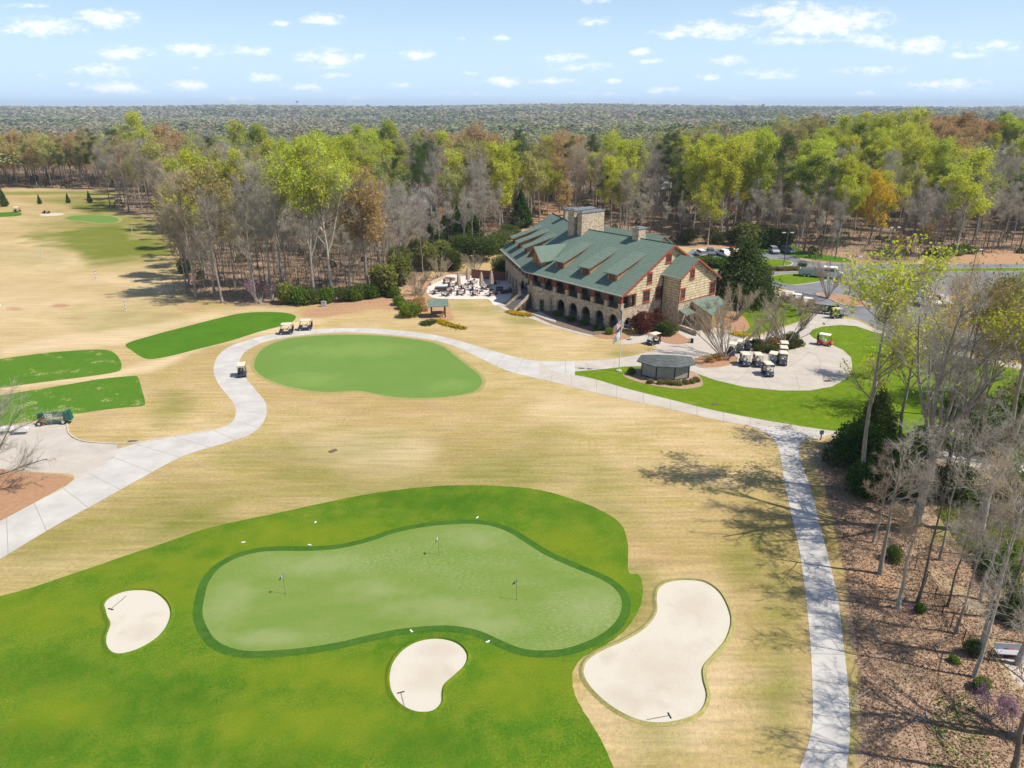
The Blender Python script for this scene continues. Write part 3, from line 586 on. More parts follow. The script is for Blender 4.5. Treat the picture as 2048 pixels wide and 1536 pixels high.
# plaza joints: slab grid
b = MB(); c0 = G(1540, 720)
def jline(p, q, w_=.05, z=.012):
    p, q = G(*p), G(*q); t = (q - p).normalized(); nn = Vector((-t.y, t.x, 0)) * w_
    b.face([(p.x, p.y, z), (q.x, q.y, z), (q.x + nn.x, q.y + nn.y, z), (p.x + nn.x, p.y + nn.y, z)])
for p, q_ in (((1390,742),(1690,752)),((1400,756),(1660,770)),((1440,728),(1700,736)),((1540,778),(1520,750)),((1470,768),(1500,738)),((1600,779),(1590,745)),((1650,773),(1640,735)),((1575,640),(1640,668)),((1500,675),(1512,690)),((1330,700),(1390,706)),((1340,716),(1390,722)),((1590,700),(1700,722)),((1640,690),(1570,740)),((1300,703),(1330,722)),((1430,660),(1420,700)),((1230,722),(1225,737)),((1170,723),(1180,742))): jline(p, q_)
arc = [G(*q) for q in crom([(1600,700),(1628,708),(1640,722),(1634,738),(1610,752)], 6, False)]
for i in range(len(arc) - 1):
    t = (arc[i + 1] - arc[i]).normalized(); nn = Vector((-t.y, t.x, 0)) * .06
    b.face([(arc[i].x, arc[i].y, .012), (arc[i + 1].x, arc[i + 1].y, .012), (arc[i + 1].x + nn.x, arc[i + 1].y + nn.y, .012), (arc[i].x + nn.x, arc[i].y + nn.y, .012)])
tag(b.build('slab_joints', JOINT), kind='structure')
# planting beds
def bed(px, m, z=.03, k=None, n=3):
    p = ground_poly(px, n=n); sheet('planting_bed', p, z, m)
    if k: kerb('kerb', p, k, .14, .1)
bed([(1291,668),(1305,661),(1330,660),(1352,664),(1366,672),(1379,680),(1374,686),(1355,689),(1332,686),(1316,679)], STRAW)
bed([(1386,722),(1401,714),(1440,707),(1468,712),(1475,720),(1464,729),(1440,735),(1415,736),(1397,733)], STRAW, k=KERB)
bed([(1502,697),(1512,684),(1537,677),(1562,673),(1588,676),(1602,687),(1597,697),(1574,701),(1540,707),(1513,706)], STRAW, k=KERB)
bed([(1246,750),(1262,742),(1285,737),(1378,743),(1400,753),(1406,768),(1398,774),(1366,778),(1318,773),(1269,762)], mat('tan_mulch', (.42, .28, .18), (.34, .23, .15), 2.5, bump=.4), .02)
bed([(1390,642),(1412,630),(1460,620),(1540,600),(1570,602),(1602,614),(1618,626),(1610,638),(1585,646),(1554,656),(1530,664),(1503,669),(1466,662),(1430,655)], LAWN)
bed([(1395,640),(1440,620),(1480,628),(1500,655),(1480,664),(1440,655)], STRAW, .036)
bed([(1060,634),(1102,649),(1146,662),(1185,671),(1240,668),(1240,660),(1200,645),(1150,625),(1090,608),(1050,606)], MULCH)
bed([(1185,671),(1240,668),(1262,672),(1250,678),(1215,678)], STRAW, .034)
patio = ground_poly([(853,585),(856,574),(866,565),(884,561),(888,553),(905,549),(930,550),(960,556),(1005,554),(1025,575),(1018,600),(1000,607),(988,611),(976,599),(943,599),(884,598),(862,594)], n=4)
sheet('patio', patio, .04, mat('patio_slab', (.70, .64, .57), (.60, .54, .47), 1.2))
path_strip('garden_path', [(985,607),(1002,616),(1018,626),(1036,632),(1063,638),(1102,652),(1150,666),(1186,675)], [(1000,604),(1012,612),(1026,620),(1044,627),(1066,632),(1102,648),(1150,662),(1186,671)], .036, 3, m=CONC)
path_strip('garden_path', [(1063,627),(1090,638),(1112,645)], [(1080,623),(1098,633),(1112,640)], .038, 3, m=CONC)
# patches of the side yard seen through the right-hand trees
path_strip('garden_path', [(1858,906),(1900,918),(1960,935),(2150,985)], [(1870,893),(1910,903),(1970,918),(2150,960)], .03, 30, m=CONC)
path_strip('stone_path', [(1872,852),(1910,866),(1960,888),(1985,902)], [(1880,848),(1920,860),(1972,882),(1995,896)], .032, 30, m=mat('rubble_stone', (.5, .45, .42), (.25, .22, .2), 5, bump=.6))
path_strip('flagstone_path', [(1855,1140),(1880,1170),(1920,1200),(1945,1228),(1955,1236)], [(1862,1136),(1900,1160),(1945,1188),(1966,1212),(1968,1226)], .03, 30, m=mat('flagstone', (.42, .32, .19), (.32, .24, .14), 3, bump=.5))
path_strip('flagstone_path', [(1976,1280),(1990,1320),(2010,1360),(2020,1385)], [(1990,1276),(2008,1312),(2030,1350),(2046,1378)], .03, 30, m=MATS['flagstone'])
sheet('concrete_pad', ground_poly([(2002,1318),(2030,1314),(2200,1322),(2200,1420),(2060,1380),(2034,1370)], smooth=False), .034, CONC)
# ================================================================== CLUBHOUSE
STONE = stone_mat('fieldstone', 3.0)
SIDING = row_mat('cedar_shake_siding', (.70, .56, .36), (.60, .47, .29), (.22, .19, .11), rows=2.1, stag=2.6, line=1.7)
BATTEN = row_mat('board_siding', (.42, .27, .14), (.36, .23, .12), (.18, .10, .06), rows=.5, stag=.35, line=1.3)
GROOF = row_mat('green_shingle', (.13, .185, .145), (.145, .205, .16), (.095, .145, .115), rows=3, stag=.5, line=.7, va=(.92, 1.07))
RED = mat('red_brown_trim', (.34, .085, .05), (.27, .065, .04), 3, rough=.7)
GUTTER = mat('pale_gutter', (.42, .45, .40), rough=.6)
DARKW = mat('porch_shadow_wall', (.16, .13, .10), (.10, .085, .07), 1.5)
GLASS = mat('dark_window_glass', (.03, .035, .04), rough=.08, spec=.8)
BLACKM = mat('black_metal', (.02, .02, .022), rough=.5)
SLATE = mat('chimney_cap', (.16, .18, .20), (.22, .24, .26), 3)
FLOORC = mat('porch_floor', (.40, .36, .31), (.33, .30, .26), 2)
WOOD = mat('brown_wood', (.20, .11, .06), (.14, .08, .045), 6)
club = empty('clubhouse', (18.9, 119.4, 0), R(-50))
tag(club, 'long stone and shake clubhouse with green shingle roof, dormers and stone chimneys', 'clubhouse')
def P3(a, n, z): return (-a, n, z)
E1 = (24.9, -.5)
wingA = None
WA = Matrix.Translation((-24.9, -.5, 0)) @ Matrix.Rotation(R(-27.6), 4, 'Z')
def PA_(a, n, z): v = WA @ Vector((-a, n, z)); return tuple(v)
def rbox(b, P, a0, a1, n0, n1, z0, z1, mi=0, t=0):
    q = [(a0, n0), (a1, n0), (a1, n1), (a0, n1)]
    q2 = [(a0 + t, n0 + t), (a1 - t, n0 + t), (a1 - t, n1 - t), (a0 + t, n1 - t)]
    b.hexa([P(*c, z0) for c in q] + [P(*c, z1) for c in q2], mi)
def arch_wall(b, P, u0, u1, z0, z1, t0, t1, arches, axis='a'):
    """wall along u with arched openings (centre, half width, spring height, apex)"""
    us = {u0, u1}
    for c, hw, s, ap in arches: us |= {c + hw * math.sin(math.pi * (k / 12 - .5)) for k in range(13)}
    us = sorted(u for u in us if u0 - 1e-6 <= u <= u1 + 1e-6)
    def pt(u, t, z): return P(u, t, z) if axis == 'a' else P(t, u, z)
    def low(u, side):
        for c, hw, s, ap in arches:
            if c - hw - 1e-6 <= u <= c + hw + 1e-6:
                k = max(0, 1 - ((u - c) / hw) ** 2); return s + (ap - s) * math.sqrt(k)
        return z0
    for i in range(len(us) - 1):
        ua, ub = us[i], us[i + 1]; m_ = (ua + ub) / 2
        if ub - ua < 1e-4: continue
        inar = any(c - hw < m_ < c + hw for c, hw, s, ap in arches)
        za, zb = (low(ua, 1), low(ub, 0)) if inar else (z0, z0)
        for t in (t0, t1): b.face([pt(ua, t, za), pt(ub, t, zb), pt(ub, t, z1), pt(ua, t, z1)])
        b.face([pt(ua, t0, za), pt(ub, t0, zb), pt(ub, t1, zb), pt(ua, t1, za)])
        b.face([pt(ua, t0, z1), pt(ub, t0, z1), pt(ub, t1, z1), pt(ua, t1, z1)])
    for c, hw, s, ap in arches:
        for u in (c - hw, c + hw): b.face([pt(u, t0, z0), pt(u, t1, z0), pt(u, t1, s), pt(u, t0, s)])
def window(P, u, z, w_, h_, t, axis, parent, name='window', mull=2, rows=2, trim=.16, tm=None):
    """framed window on a plane; u centre, z sill; t plane coordinate, outwards negative side for n, see sgn"""
    sg = -1
    def pt(uu, tt, zz): return P(uu, t + tt * sg, zz) if axis == 'a' else P(t + tt * sg, uu, zz)
    def bx(b, ua, ub, ta, tb, za, zb, mi=0):
        b.hexa([pt(ua, ta, za), pt(ub, ta, za), pt(ub, tb, za), pt(ua, tb, za), pt(ua, ta, zb), pt(ub, ta, zb), pt(ub, tb, zb), pt(ua, tb, zb)], mi)
    b = MB(); x0, x1, z1 = u - w_ / 2, u + w_ / 2, z + h_
    bx(b, x0 - trim, x0, .0, .09, z - trim, z1 + trim); bx(b, x1, x1 + trim, .0, .09, z - trim, z1 + trim)
    bx(b, x0 - trim - .12, x1 + trim + .12, .0, .13, z1 + trim, z1 + trim * 2.1); bx(b, x0 - trim - .08, x1 + trim + .08, .0, .15, z - trim * 2, z - trim)
    bx(b, x0, x1, .0, .09, z1, z1 + trim); bx(b, x0, x1, 0, .09, z - trim, z)
    for k in range(1, mull): q_ = x0 + w_ * k / mull; bx(b, q_ - .035, q_ + .035, .02, .06, z, z1)
    for k in range(1, rows): q_ = z + h_ * k / rows; bx(b, x0, x1, .021, .055, q_ - .03, q_ + .03)
    o = b.build(name, tm or RED, parent)
    g = MB(); bx(g, x0 + .01, x1 - .01, .005, .018, z + .01, z1 - .01); g.build('pane', GLASS, o)
    return o
PIT_ = .54
# --- lower arcade of the main block
b = MB()
arch_wall(b, P3, 0, 24.6, -.05, 4.0, 0, .55, [(1.75 + 3.33 * k, 1.12, 1.6, 2.95) for k in range(7)])
b.build('arcade_wall', STONE, club)
b = MB(); arch_wall(b, P3, .55, 11.2, -.05, 3.95, 0, .45, [(2.05, 1.05, 1.3, 2.3)], axis='n'); b.build('end_wall', STONE, club)
# inner lower wall, floor, ceiling of the arcade
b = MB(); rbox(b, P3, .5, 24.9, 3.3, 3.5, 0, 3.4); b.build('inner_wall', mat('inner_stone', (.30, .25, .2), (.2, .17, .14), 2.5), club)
b = MB(); rbox(b, P3, .46, 25.2, .56, 3.29, 0, .12); b.build('arcade_floor', FLOORC, club)
for k in range(7):
    window(P3, 1.7 + 3.35 * k, .5, 1.8, 1.8, 3.3, 'a', club, 'ground_floor_window', 2, 2, .1, WHITE if k < 1 else WOOD)
# veranda floor
b = MB(); rbox(b, P3, .46, 25.6, .56, 3.0, 3.4, 3.7); b.build('veranda_floor', FLOORC, club)
# piers and red posts
for k in range(8):
    a = .32 + 3.32 * k
    b = MB(); rbox(b, P3, a - .36, a + .36, -.05, .62, 4.0, 4.95); rbox(b, P3, a - .42, a + .42, -.1, .68, 4.95, 5.06)
    o = b.build('veranda_pier', STONE, club)
    b = MB(); rbox(b, P3, a - .30, a + .30, .02, .56, 5.06, 5.2)
    for da in (-.17, .17): rbox(b, P3, a + da - .1, a + da + .1, .1, .48, 5.2, 6.55)
    rbox(b, P3, a - .24, a + .24, .22, .36, 5.2, 6.55)
    b.build('post', RED, o)
b = MB(); rbox(b, P3, -.1, 25.0, .12, .46, 6.55, 6.85); b.build('veranda_beam', WOOD, club)
# railings
def railing(P, a0, a1, n0, z0, h_, parent, axis='a', st=.14):
    b = MB(); f = (lambda ua, ub, ta, tb, za, zb: rbox(b, P, ua, ub, ta, tb, za, zb)) if axis == 'a' else (lambda ua, ub, ta, tb, za, zb: rbox(b, P, ta, tb, ua, ub, za, zb))
    f(a0, a1, n0, n0 + .06, z0 + h_, z0 + h_ + .07); f(a0, a1, n0 + .01, n0 + .05, z0 + .08, z0 + .13)
    u = a0 + st / 2
    while u < a1: f(u - .015, u + .015, n0 + .015, n0 + .045, z0 + .13, z0 + h_); u += st
    return b.build('railing', BLACKM, parent)
for k in range(7): railing(P3, .70 + 3.32 * k, 3.26 + 3.32 * k, .3, 4.0, .95, club)
# veranda back wall with doors and windows, end opening
b = MB(); rbox(b, P3, .46, 25.0, 3.0, 3.2, 3.7, 7.6); b.build('veranda_back_wall', mat('veranda_siding', (.40, .31, .19), (.33, .25, .16), 2.5), club)
for k in range(7): window(P3, 2.0 + 3.32 * k, 4.1, 1.7, 1.9, 3.0, 'a', club, 'veranda_window', 3, 2, .12, WOOD)
# gable wall (plane a = 0), shake siding above stone
def gable_faces(b, P, a, prof, n0, n1, zb, mi=0):
    """polygon in plane a under a roof profile"""
    pts = [P(a, n0, zb), P(a, n1, zb)] + [P(a, *q) for q in reversed(prof)]
    b.face(pts, mi)
rz = lambda n: min(6.75 + PIT_ * (n + .5) - .12, 13.98 - PIT_ * (n - 12.9) - .12)
b = MB()
for a, t in ((0, 1), (.3, 0)):
    b.face([P3(a, 3.7, 3.95), P3(a, 13.0, 3.95), P3(a, 13.0, rz(13.0)), P3(a, 12.9, rz(12.9)), P3(a, 3.7, rz(3.7))])
    b.face([P3(a, .75, 6.45), P3(a, 3.7, 6.45), P3(a, 3.7, rz(3.7)), P3(a, .75, rz(.75))])
b.face([P3(0, .75, 6.45), P3(.3, .75, 6.45), P3(.3, 3.7, 6.45), P3(0, 3.7, 6.45)]); b.face([P3(0, 3.7, 3.95), P3(.3, 3.7, 3.95), P3(.3, 3.7, 6.45), P3(0, 3.7, 6.45)])
b.build('gable_siding', SIDING, club)
b = MB(); rbox(b, P3, -.04, .34, 3.4, 10.9, 3.95, 4.35); rbox(b, P3, -.05, .35, .62, 3.4, 3.95, 4.08); b.build('stone_band', STONE, club)
b = MB(); rbox(b, P3, -.07, .05, .7, 3.75, 6.3, 6.5); rbox(b, P3, -.06, .06, 3.55, 3.8, 4.1, 6.3); b.build('porch_end_frame', RED, club)
railing(P3, .7, 3.5, .05, 4.08, .8, club, 'n')
window(P3, 6.55, 4.55, 1.5, 1.75, 0, 'n', club, 'gable_window', 3, 2)
window(P3, 10.05, 4.55, 1.5, 1.75, 0, 'n', club, 'gable_window', 3, 2)
window(P3, 7.15, 7.9, 1.0, 1.45, 0, 'n', club, 'gable_window', 2, 3)
window(P3, 12.1, 10.9, 1.3, 1.25, 0, 'n', club, 'attic_louvre', 5, 1)
window(P3, 5.6, 1.0, 1.6, 1.5, 0, 'n', club, 'ground_floor_window', 2, 1, .12, WOOD)
window(P3, 9.6, .9, 1.3, 1.5, 0, 'n', club, 'ground_floor_window', 2, 2, .14)
# second gable block
g2 = lambda n: min(9.0 + .62 * (n - 10.45), 11.85 - .60 * (n - 15.0)) - .12
b = MB(); rbox(b, P3, -3.9, 0, 10.9, 21.9, -.05, 4.2); b.build('stone_base', STONE, club)
b = MB()
b.face([P3(-3.86, 10.94, 4.2), P3(-3.86, 21.86, 4.2), P3(-3.86, 21.86, g2(21.86)), P3(-3.86, 15, g2(15)), P3(-3.86, 10.94, g2(10.94))])
b.face([P3(-3.86, 10.94, 4.2), P3(.05, 10.94, 4.2), P3(.05, 10.94, g2(10.94)), P3(-3.86, 10.94, g2(10.94))])
b.face([P3(-3.86, 21.86, 4.2), P3(.05, 21.86, 4.2), P3(.05, 21.86, g2(21.86)), P3(-3.86, 21.86, g2(21.86))])
b.build('gable_siding', SIDING, club)
b = MB(); rbox(b, P3, -3.93, -3.83, 10.86, 11.06, 4.2, 8.7); rbox(b, P3, -3.96, -3.86, 10.9, 21.9, 4.2, 4.32); b.build('corner_trim', RED, club)
window(P3, 14.2, 8.3, 1.0, 1.5, -3.86, 'n', club, 'gable_window', 2, 2)
window(P3, 11.95, 5.0, .95, 1.5, -3.86, 'n', club, 'gable_window', 1, 2)
window(P3, 20.8, 4.5, 1.4, 1.9, -3.86, 'n', club, 'gable_window', 2, 2)
b = MB(); b.tube([P3(-.25, 10.7, 8.8), P3(-.25, 10.7, .2)], .07, 6); b.tube([P3(-.3, 10.3, 8.85), P3(-.25, 10.7, 8.5)], .07, 6); b.build('downspout', BLACKM, club)
# roofs ---------------------------------------------------------------
TH = .22
RID = 12.9; ZR = 6.75 + PIT_ * 13.4
def ridge_mitre():
    """plan point where the two ridges meet"""
    p = Vector((-25.5, RID)); d1 = Vector((1, 0)); q = WA @ Vector((0, RID, 0)); ang = R(-27.6); d2 = Vector((math.cos(ang), math.sin(ang)))
    A = Matrix(((d1.x, -d2.x), (d1.y, -d2.y))); s = A.inverted() @ (Vector((q.x, q.y)) - p); return p + d1 * s.x
MT = ridge_mitre(); am = -MT.x
def back_mitre(nn, z):
    q = WA @ Vector((0, nn, 0)); ang = R(-27.6); d1 = Vector((1, 0)); d2 = Vector((math.cos(ang), math.sin(ang))); p = Vector((0, nn))
    A = Matrix(((d1.x, -d2.x), (d1.y, -d2.y))); s = A.inverted() @ (Vector((q.x, q.y)) - p); r_ = p + d1 * s.x; return (r_.x, r_.y, z)
EA = P3(24.9, -.5, 6.75)
b = MB()
b.slab([P3(-.55, -.5, 6.75), EA, (MT.x, MT.y, ZR), P3(-.55, RID, ZR)], TH)
b.slab([P3(-.55, RID + .002, ZR), (MT.x, MT.y + .002, ZR), back_mitre(25.8, 6.75), P3(-.55, 25.8, 6.75)], TH)
b.build('main_roof', GROOF, club)
b = MB()
b.slab([EA, PA_(23.9, 0, 6.75), PA_(27.0, RID, ZR), (MT.x, MT.y, ZR)], TH)
b.slab([(MT.x, MT.y + .002, ZR), PA_(27.0, RID + .002, ZR), PA_(27.0, 25.8, 6.75), back_mitre(25.8, 6.75)], TH)
b.build('wing_roof', GROOF, club)
# rake boards, gutter, ridge caps
b = MB()
def board(p, q, dz0, dz1, off): # vertical board under a line
    p, q = Vector(p), Vector(q); o = Vector(off)
    b.hexa([p + Vector((0, 0, dz0)), q + Vector((0, 0, dz0)), q + o + Vector((0, 0, dz0)), p + o + Vector((0, 0, dz0)), p + Vector((0, 0, dz1)), q + Vector((0, 0, dz1)), q + o + Vector((0, 0, dz1)), p + o + Vector((0, 0, dz1))])
board(P3(-.553, -.5, 6.75), P3(-.553, RID, ZR), -.42, -.02, (.06, 0, 0)); board(P3(-.553, RID, ZR), P3(-.553, 25.8, 6.75), -.42, -.02, (.06, 0, 0))
for n_ in (5.0, 9.3, 12.9, 15.8): 
    b.tube([P3(0, n_, rz(n_) - .9), P3(-.5, n_, rz(n_) - .25)], .07, 4); b.tube([P3(0, n_, rz(n_) - .2), P3(-.5, n_, rz(n_) - .2)], .08, 4)
b.build('rake_board', RED, club)
b = MB(); board(P3(-.55, -.503, 6.75), P3(24.9, -.503, 6.75), -.2, .0, (0, -.14, 0)); board(EA, PA_(23.9, 0, 6.75), -.2, .0, tuple(Vector(PA_(0, -.14, 0)) - Vector(PA_(0, 0, 0)))); b.build('gutter', GUTTER, club)
b = MB(); b.tube([P3(-.56, RID, ZR + .02), (MT.x, MT.y, ZR + .02)], .11, 5); b.tube([(MT.x, MT.y, ZR + .02), PA_(27.0, RID, ZR + .02)], .11, 5); b.build('ridge_cap', mat('ridge_green', (.07, .12, .10)), club)
# second gable roof
b = MB(); ge = lambda n: g2(n) + .12
b.slab([P3(-4.5, 10.3, ge(10.3)), P3(.9, 10.3, ge(10.3)), P3(4.9, 15.0, ge(15)), P3(-4.5, 15.0, ge(15))], .2)
b.slab([P3(-4.5, 15.002, ge(15)), P3(4.9, 15.002, ge(15)), P3(4.9, 22.5, ge(22.5)), P3(-4.5, 22.5, ge(22.5))], .2)
b.build('gable_roof', GROOF, club)
b = MB(); board(P3(-4.503, 10.3, ge(10.3)), P3(-4.503, 15.0, ge(15)), -.38, -.02, (.06, 0, 0)); board(P3(-4.503, 15.0, ge(15)), P3(-4.503, 22.5, ge(22.5)), -.38, -.02, (.06, 0, 0))
for n_ in (12.6, 15.0, 18.5): b.tube([P3(-3.86, n_, g2(n_) - 1.0), P3(-4.42, n_, g2(n_) - .25)], .07, 4); b.tube([P3(-3.86, n_, g2(n_) - .25), P3(-4.42, n_, g2(n_) - .25)], .08, 4)
b.build('rake_board', RED, club)
b = MB(); board(P3(-4.5, 10.297, ge(10.3)), P3(.6, 10.297, ge(10.3)), -.2, 0, (0, -.12, 0)); b.build('gutter', GUTTER, club)
# rear wing roof
b = MB(); b.slab([P3(13, 18.5, 7.2), P3(30, 18.5, 7.2), P3(30, 27.1, 12.2), P3(13, 27.1, 12.2)], .25); b.slab([P3(13, 27.102, 12.2), P3(30, 27.102, 12.2), P3(30, 36.3, 6.8), P3(13, 36.3, 6.8)], .25); b.build('rear_roof', GROOF, club)
b = MB(); b.face([P3(13.5, 19.3, 0), P3(13.5, 35.6, 0), P3(13.5, 35.6, 6.9), P3(13.5, 27.1, 11.9), P3(13.5, 19.3, 7.3)]); rbox(b, P3, 13.55, 29.5, 19.4, 35.6, 0, 6.7); b.build('rear_wall', SIDING, club)
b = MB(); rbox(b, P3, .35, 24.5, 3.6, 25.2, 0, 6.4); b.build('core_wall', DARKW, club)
b = MB(); rbox(b, P3, .02, .34, 21.95, 25.0, 0, 6.6); b.face([P3(.1, 13, 3.9), P3(.1, 25, 3.9), P3(.1, 25, 7.0), P3(.1, 12.9, ZR - .3)]); b.build('side_wall', SIDING, club)
# shed dormers --------------------------------------------------------
def rzf(n): return 6.75 + PIT_ * (n + .5)
def shed_dormer(P, a0, a1, n_off=0.0, lab=None):
    """long low shed dormer between a0 and a1"""
    f = lambda n: n - .5 if P is P3 else n        # eave at n = -.5 on the main block, 0 on the wing
    nf, nt, ne = f(2.75), f(10.1), f(2.1); zt = rzf(f(10.1)) if P is P3 else 6.75 + PIT_ * 10.1
    rzl = rzf if P is P3 else (lambda n: 6.75 + PIT_ * n)
    sl = .335; zf = zt - sl * (nt - nf); ze = zt - sl * (nt - ne)
    root = MB(); i0, i1 = a0 + .42, a1 - .42
    root.hexa([P(i0, nf, rzl(nf) - .3), P(i1, nf, rzl(nf) - .3), P(i1, nf + .1, rzl(nf) - .3), P(i0, nf + .1, rzl(nf) - .3), P(i0, nf, zf - .12), P(i1, nf, zf - .12), P(i1, nf + .1, zf - .12), P(i0, nf + .1, zf - .12)])
    for i in (i0, i1): root.face([P(i, nf, rzl(nf) - .25), P(i, nt, zt - .2), P(i, nf, zf - .12)])
    o = root.build('shed_dormer', BATTEN, club)
    r_ = MB(); r_.slab([P(a0, ne, ze), P(a1, ne, ze), P(a1, nt, zt + .02), P(a0, nt, zt + .02)], .14); r_.build('dormer_roof', GROOF, o)
    t_ = MB()
    for a in (a0 + .03, a1 - .03): t_.tube([P(a, ne - .02, ze - .17), P(a, nt - 1.2, zt - .17 - sl * 1.2)], .08, 4)
    t_.build('trim', RED, o)
    window(P, (a0 + a1) / 2, rzl(nf) + .12, (a1 - a0) * .42, max(.35, zf - rzl(nf) - .5), nf, 'a', o, 'dormer_window', 3, 1, .08)
for a0, a1 in ((2.85, 5.95), (9.5, 12.5), (16.3, 19.4)): shed_dormer(P3, a0, a1)
for a0, a1 in ((9.2, 12.0), (15.2, 18.2), (20.8, 23.8)): shed_dormer(PA_, a0, a1)
# gable dormer over the bend
DM = Matrix.Translation((-24.6, -.7, 0)) @ Matrix.Rotation(R(-13.8), 4, 'Z')
def PD(a, n, z): v = DM @ Vector((-a, n, z)); return tuple(v)
b = MB(); zb_, ze_, zp = 7.7, 9.3, 11.5
b.face([PD(-2.1, 2.7, zb_), PD(2.1, 2.7, zb_), PD(2.1, 2.7, ze_), PD(0, 2.7, zp - .15), PD(-2.1, 2.7, ze_)])
for s_ in (-2.1, 2.1): b.face([PD(s_, 2.7, zb_), PD(s_, 5.6, 9.4), PD(s_, 5.2, ze_), PD(s_, 2.7, ze_)])
gd = b.build('gable_dormer', BATTEN, club)
b = MB()
for s_ in (-1, 1): b.slab([PD(0, 1.9, zp), PD(s_ * 2.9, 1.9, zp - 2.6), PD(s_ * 2.9, 4.6, zp - 2.4), PD(s_ * .2, 9.3, zp + .1)], .14)
b.build('dormer_roof', GROOF, gd)
b = MB()
for s_ in (-1, 1): b.tube([PD(0, 1.87, zp - .16), PD(s_ * 2.88, 1.87, zp - 2.72)], .1, 4)
for x_ in (-1.2, -.4, .4, 1.2): rbox(b, PD, x_ - .06, x_ + .06, 2.62, 2.7, zb_ + .1, 9.9 - abs(x_) * .6)
b.build('trim', RED, gd)
# chimneys ------------------------------------------------------------
def chimney(P, a0, a1, n0, n1, z0, z1, cap=.16):
    b = MB(); rbox(b, P, a0, a1, n0, n1, z0, z1); o = b.build('chimney', STONE, club)
    c_ = MB(); rbox(c_, P, a0 - cap, a1 + cap, n0 - cap, n1 + cap, z1, z1 + .12); rbox(c_, P, a0 + .3, a1 - .3, n0 + .3, n1 - .3, z1 + .12, z1 + .3); c_.build('chimney_cap', SLATE, o); return o
chimney(P3, 20.9, 22.1, 10.9, 17.3, 11.5, 17.35)
chimney(P3, 22.9, 24.6, 10.7, 16.8, 11.3, 17.6)
b = MB(); rbox(b, P3, 22.1, 22.9, 11.6, 16.9, 11.3, 17.1); b.build('chimney_link', STONE, club)
chimney(P3, 7.4, 8.9, 12.2, 14.3, 12.5, 15.75)
chimney(PA_, 17.1, 18.7, 13.1, 16.2, 11.5, 16.1)
# wing facade ---------------------------------------------------------
b = MB(); arch_wall(b, PA_, 3.0, 22.9, -.05, 3.9, .9, 1.35, [(8.3 + 3.1 * k, .75, 1.7, 2.6) for k in range(5)]); b.build('wing_wall', STONE, club)
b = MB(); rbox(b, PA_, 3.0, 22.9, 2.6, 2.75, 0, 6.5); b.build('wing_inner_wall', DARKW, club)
b = MB(); arch_wall(b, PA_, 1.0, 22.9, 3.9, 4.7, .95, 1.3, []); b.build('wing_parapet', STONE, club)
for k in range(8):
    a = 1.2 + 3.1 * k
    b = MB(); rbox(b, PA_, a - .28, a + .28, .85, 1.4, 4.7, 5.1); o = b.build('veranda_pier', STONE, club)
    b = MB(); rbox(b, PA_, a - .2, a + .2, .95, 1.3, 5.1, 6.6); b.build('post', mat('pale_brown_post', (.34, .24, .16)), o)
b = MB(); rbox(b, PA_, 0.3, 23.0, 1.35, 2.6, 3.5, 3.8); b.build('veranda_floor', FLOORC, club)
b = MB(); rbox(b, PA_, 22.6, 22.9, 1.35, 25, 0, 6.6); b.face([PA_(22.75, 1.4, 6.5), PA_(22.75, 24.5, 6.5), PA_(25.5, 12.9, 13.3)]); b.build('wing_end_wall', STONE, club)
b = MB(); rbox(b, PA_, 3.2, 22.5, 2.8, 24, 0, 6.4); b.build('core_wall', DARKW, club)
# bent stair drum and grand stair ---------------------------------------
b = MB()
cx, cn, rr = 20.6, 1.4, 2.9
ring = [(cx + rr * math.cos(t), cn - rr * math.sin(t)) for t in [R(-10 + 20 * k) for k in range(11)]]
zt_ = [4.6, 4.6, 4.4, 4.1, 4.6, 4.7, 4.6, 4.3, 4.0, 4.4, 4.6]
for k in range(len(ring) - 1):
    (a_, n_), (a2, n2) = ring[k], ring[k + 1]
    opening = k in (3, 6); zl = 2.3 if opening else 0
    b.hexa([P3(a_, n_, zl), P3(a2, n2, zl), P3(cx + (a2 - cx) * .84, cn + (n2 - cn) * .84, zl), P3(cx + (a_ - cx) * .84, cn + (n_ - cn) * .84, zl),
            P3(a_, n_, zt_[k]), P3(a2, n2, zt_[k + 1]), P3(cx + (a2 - cx) * .84, cn + (n2 - cn) * .84, zt_[k + 1]), P3(cx + (a_ - cx) * .84, cn + (n_ - cn) * .84, zt_[k])])
b.build('stair_drum', STONE, club)
b = MB(); b.prism([P3(cx + 2.5 * math.cos(t), cn - 2.5 * math.sin(t), 0)[:2] for t in [R(18 * k) for k in range(20)]], 3.3, 3.6); b.build('landing', FLOORC, club)
b = MB()
S0, S1 = G(*(1019, 618)), G(*(1032, 626))
inv = club.matrix_basis.inverted()
def loc(v): q = Matrix.Rotation(R(50), 4, 'Z') @ (Vector(v) - Vector((18.9, 119.4, 0))); return q
p0, p1 = loc(G(1012, 614)), loc(G(1029, 624)); q0 = loc(G(1043, 591, 2.2)); q1 = loc(G(1058, 597, 2.2)); q0.z = q1.z = 0
ns = 13
for k in range(ns):
    t0, t1 = k / ns, (k + 1) / ns; z = 2.2 * (k + 1) / ns
    A_, B_, C_, D_ = p0.lerp(q0, t0), p1.lerp(q1, t0), p1.lerp(q1, t1), p0.lerp(q0, t1)
    b.hexa([A_, B_, C_, D_] + [v + Vector((0, 0, z)) for v in (A_, B_, C_, D_)])
r0 = loc(G(1040, 575, 2.2)); r1 = loc(G(1056, 577, 2.2)); r0.z = r1.z = 0; q0b, q1b = q0, q1
b.hexa([q0, q1, r1, r0] + [v + Vector((0, 0, 2.2)) for v in (q0, q1, r1, r0)])
e0, e1 = loc(G(1039, 562, 3.7)), loc(G(1053, 562, 3.7)); e0.z = e1.z = 0
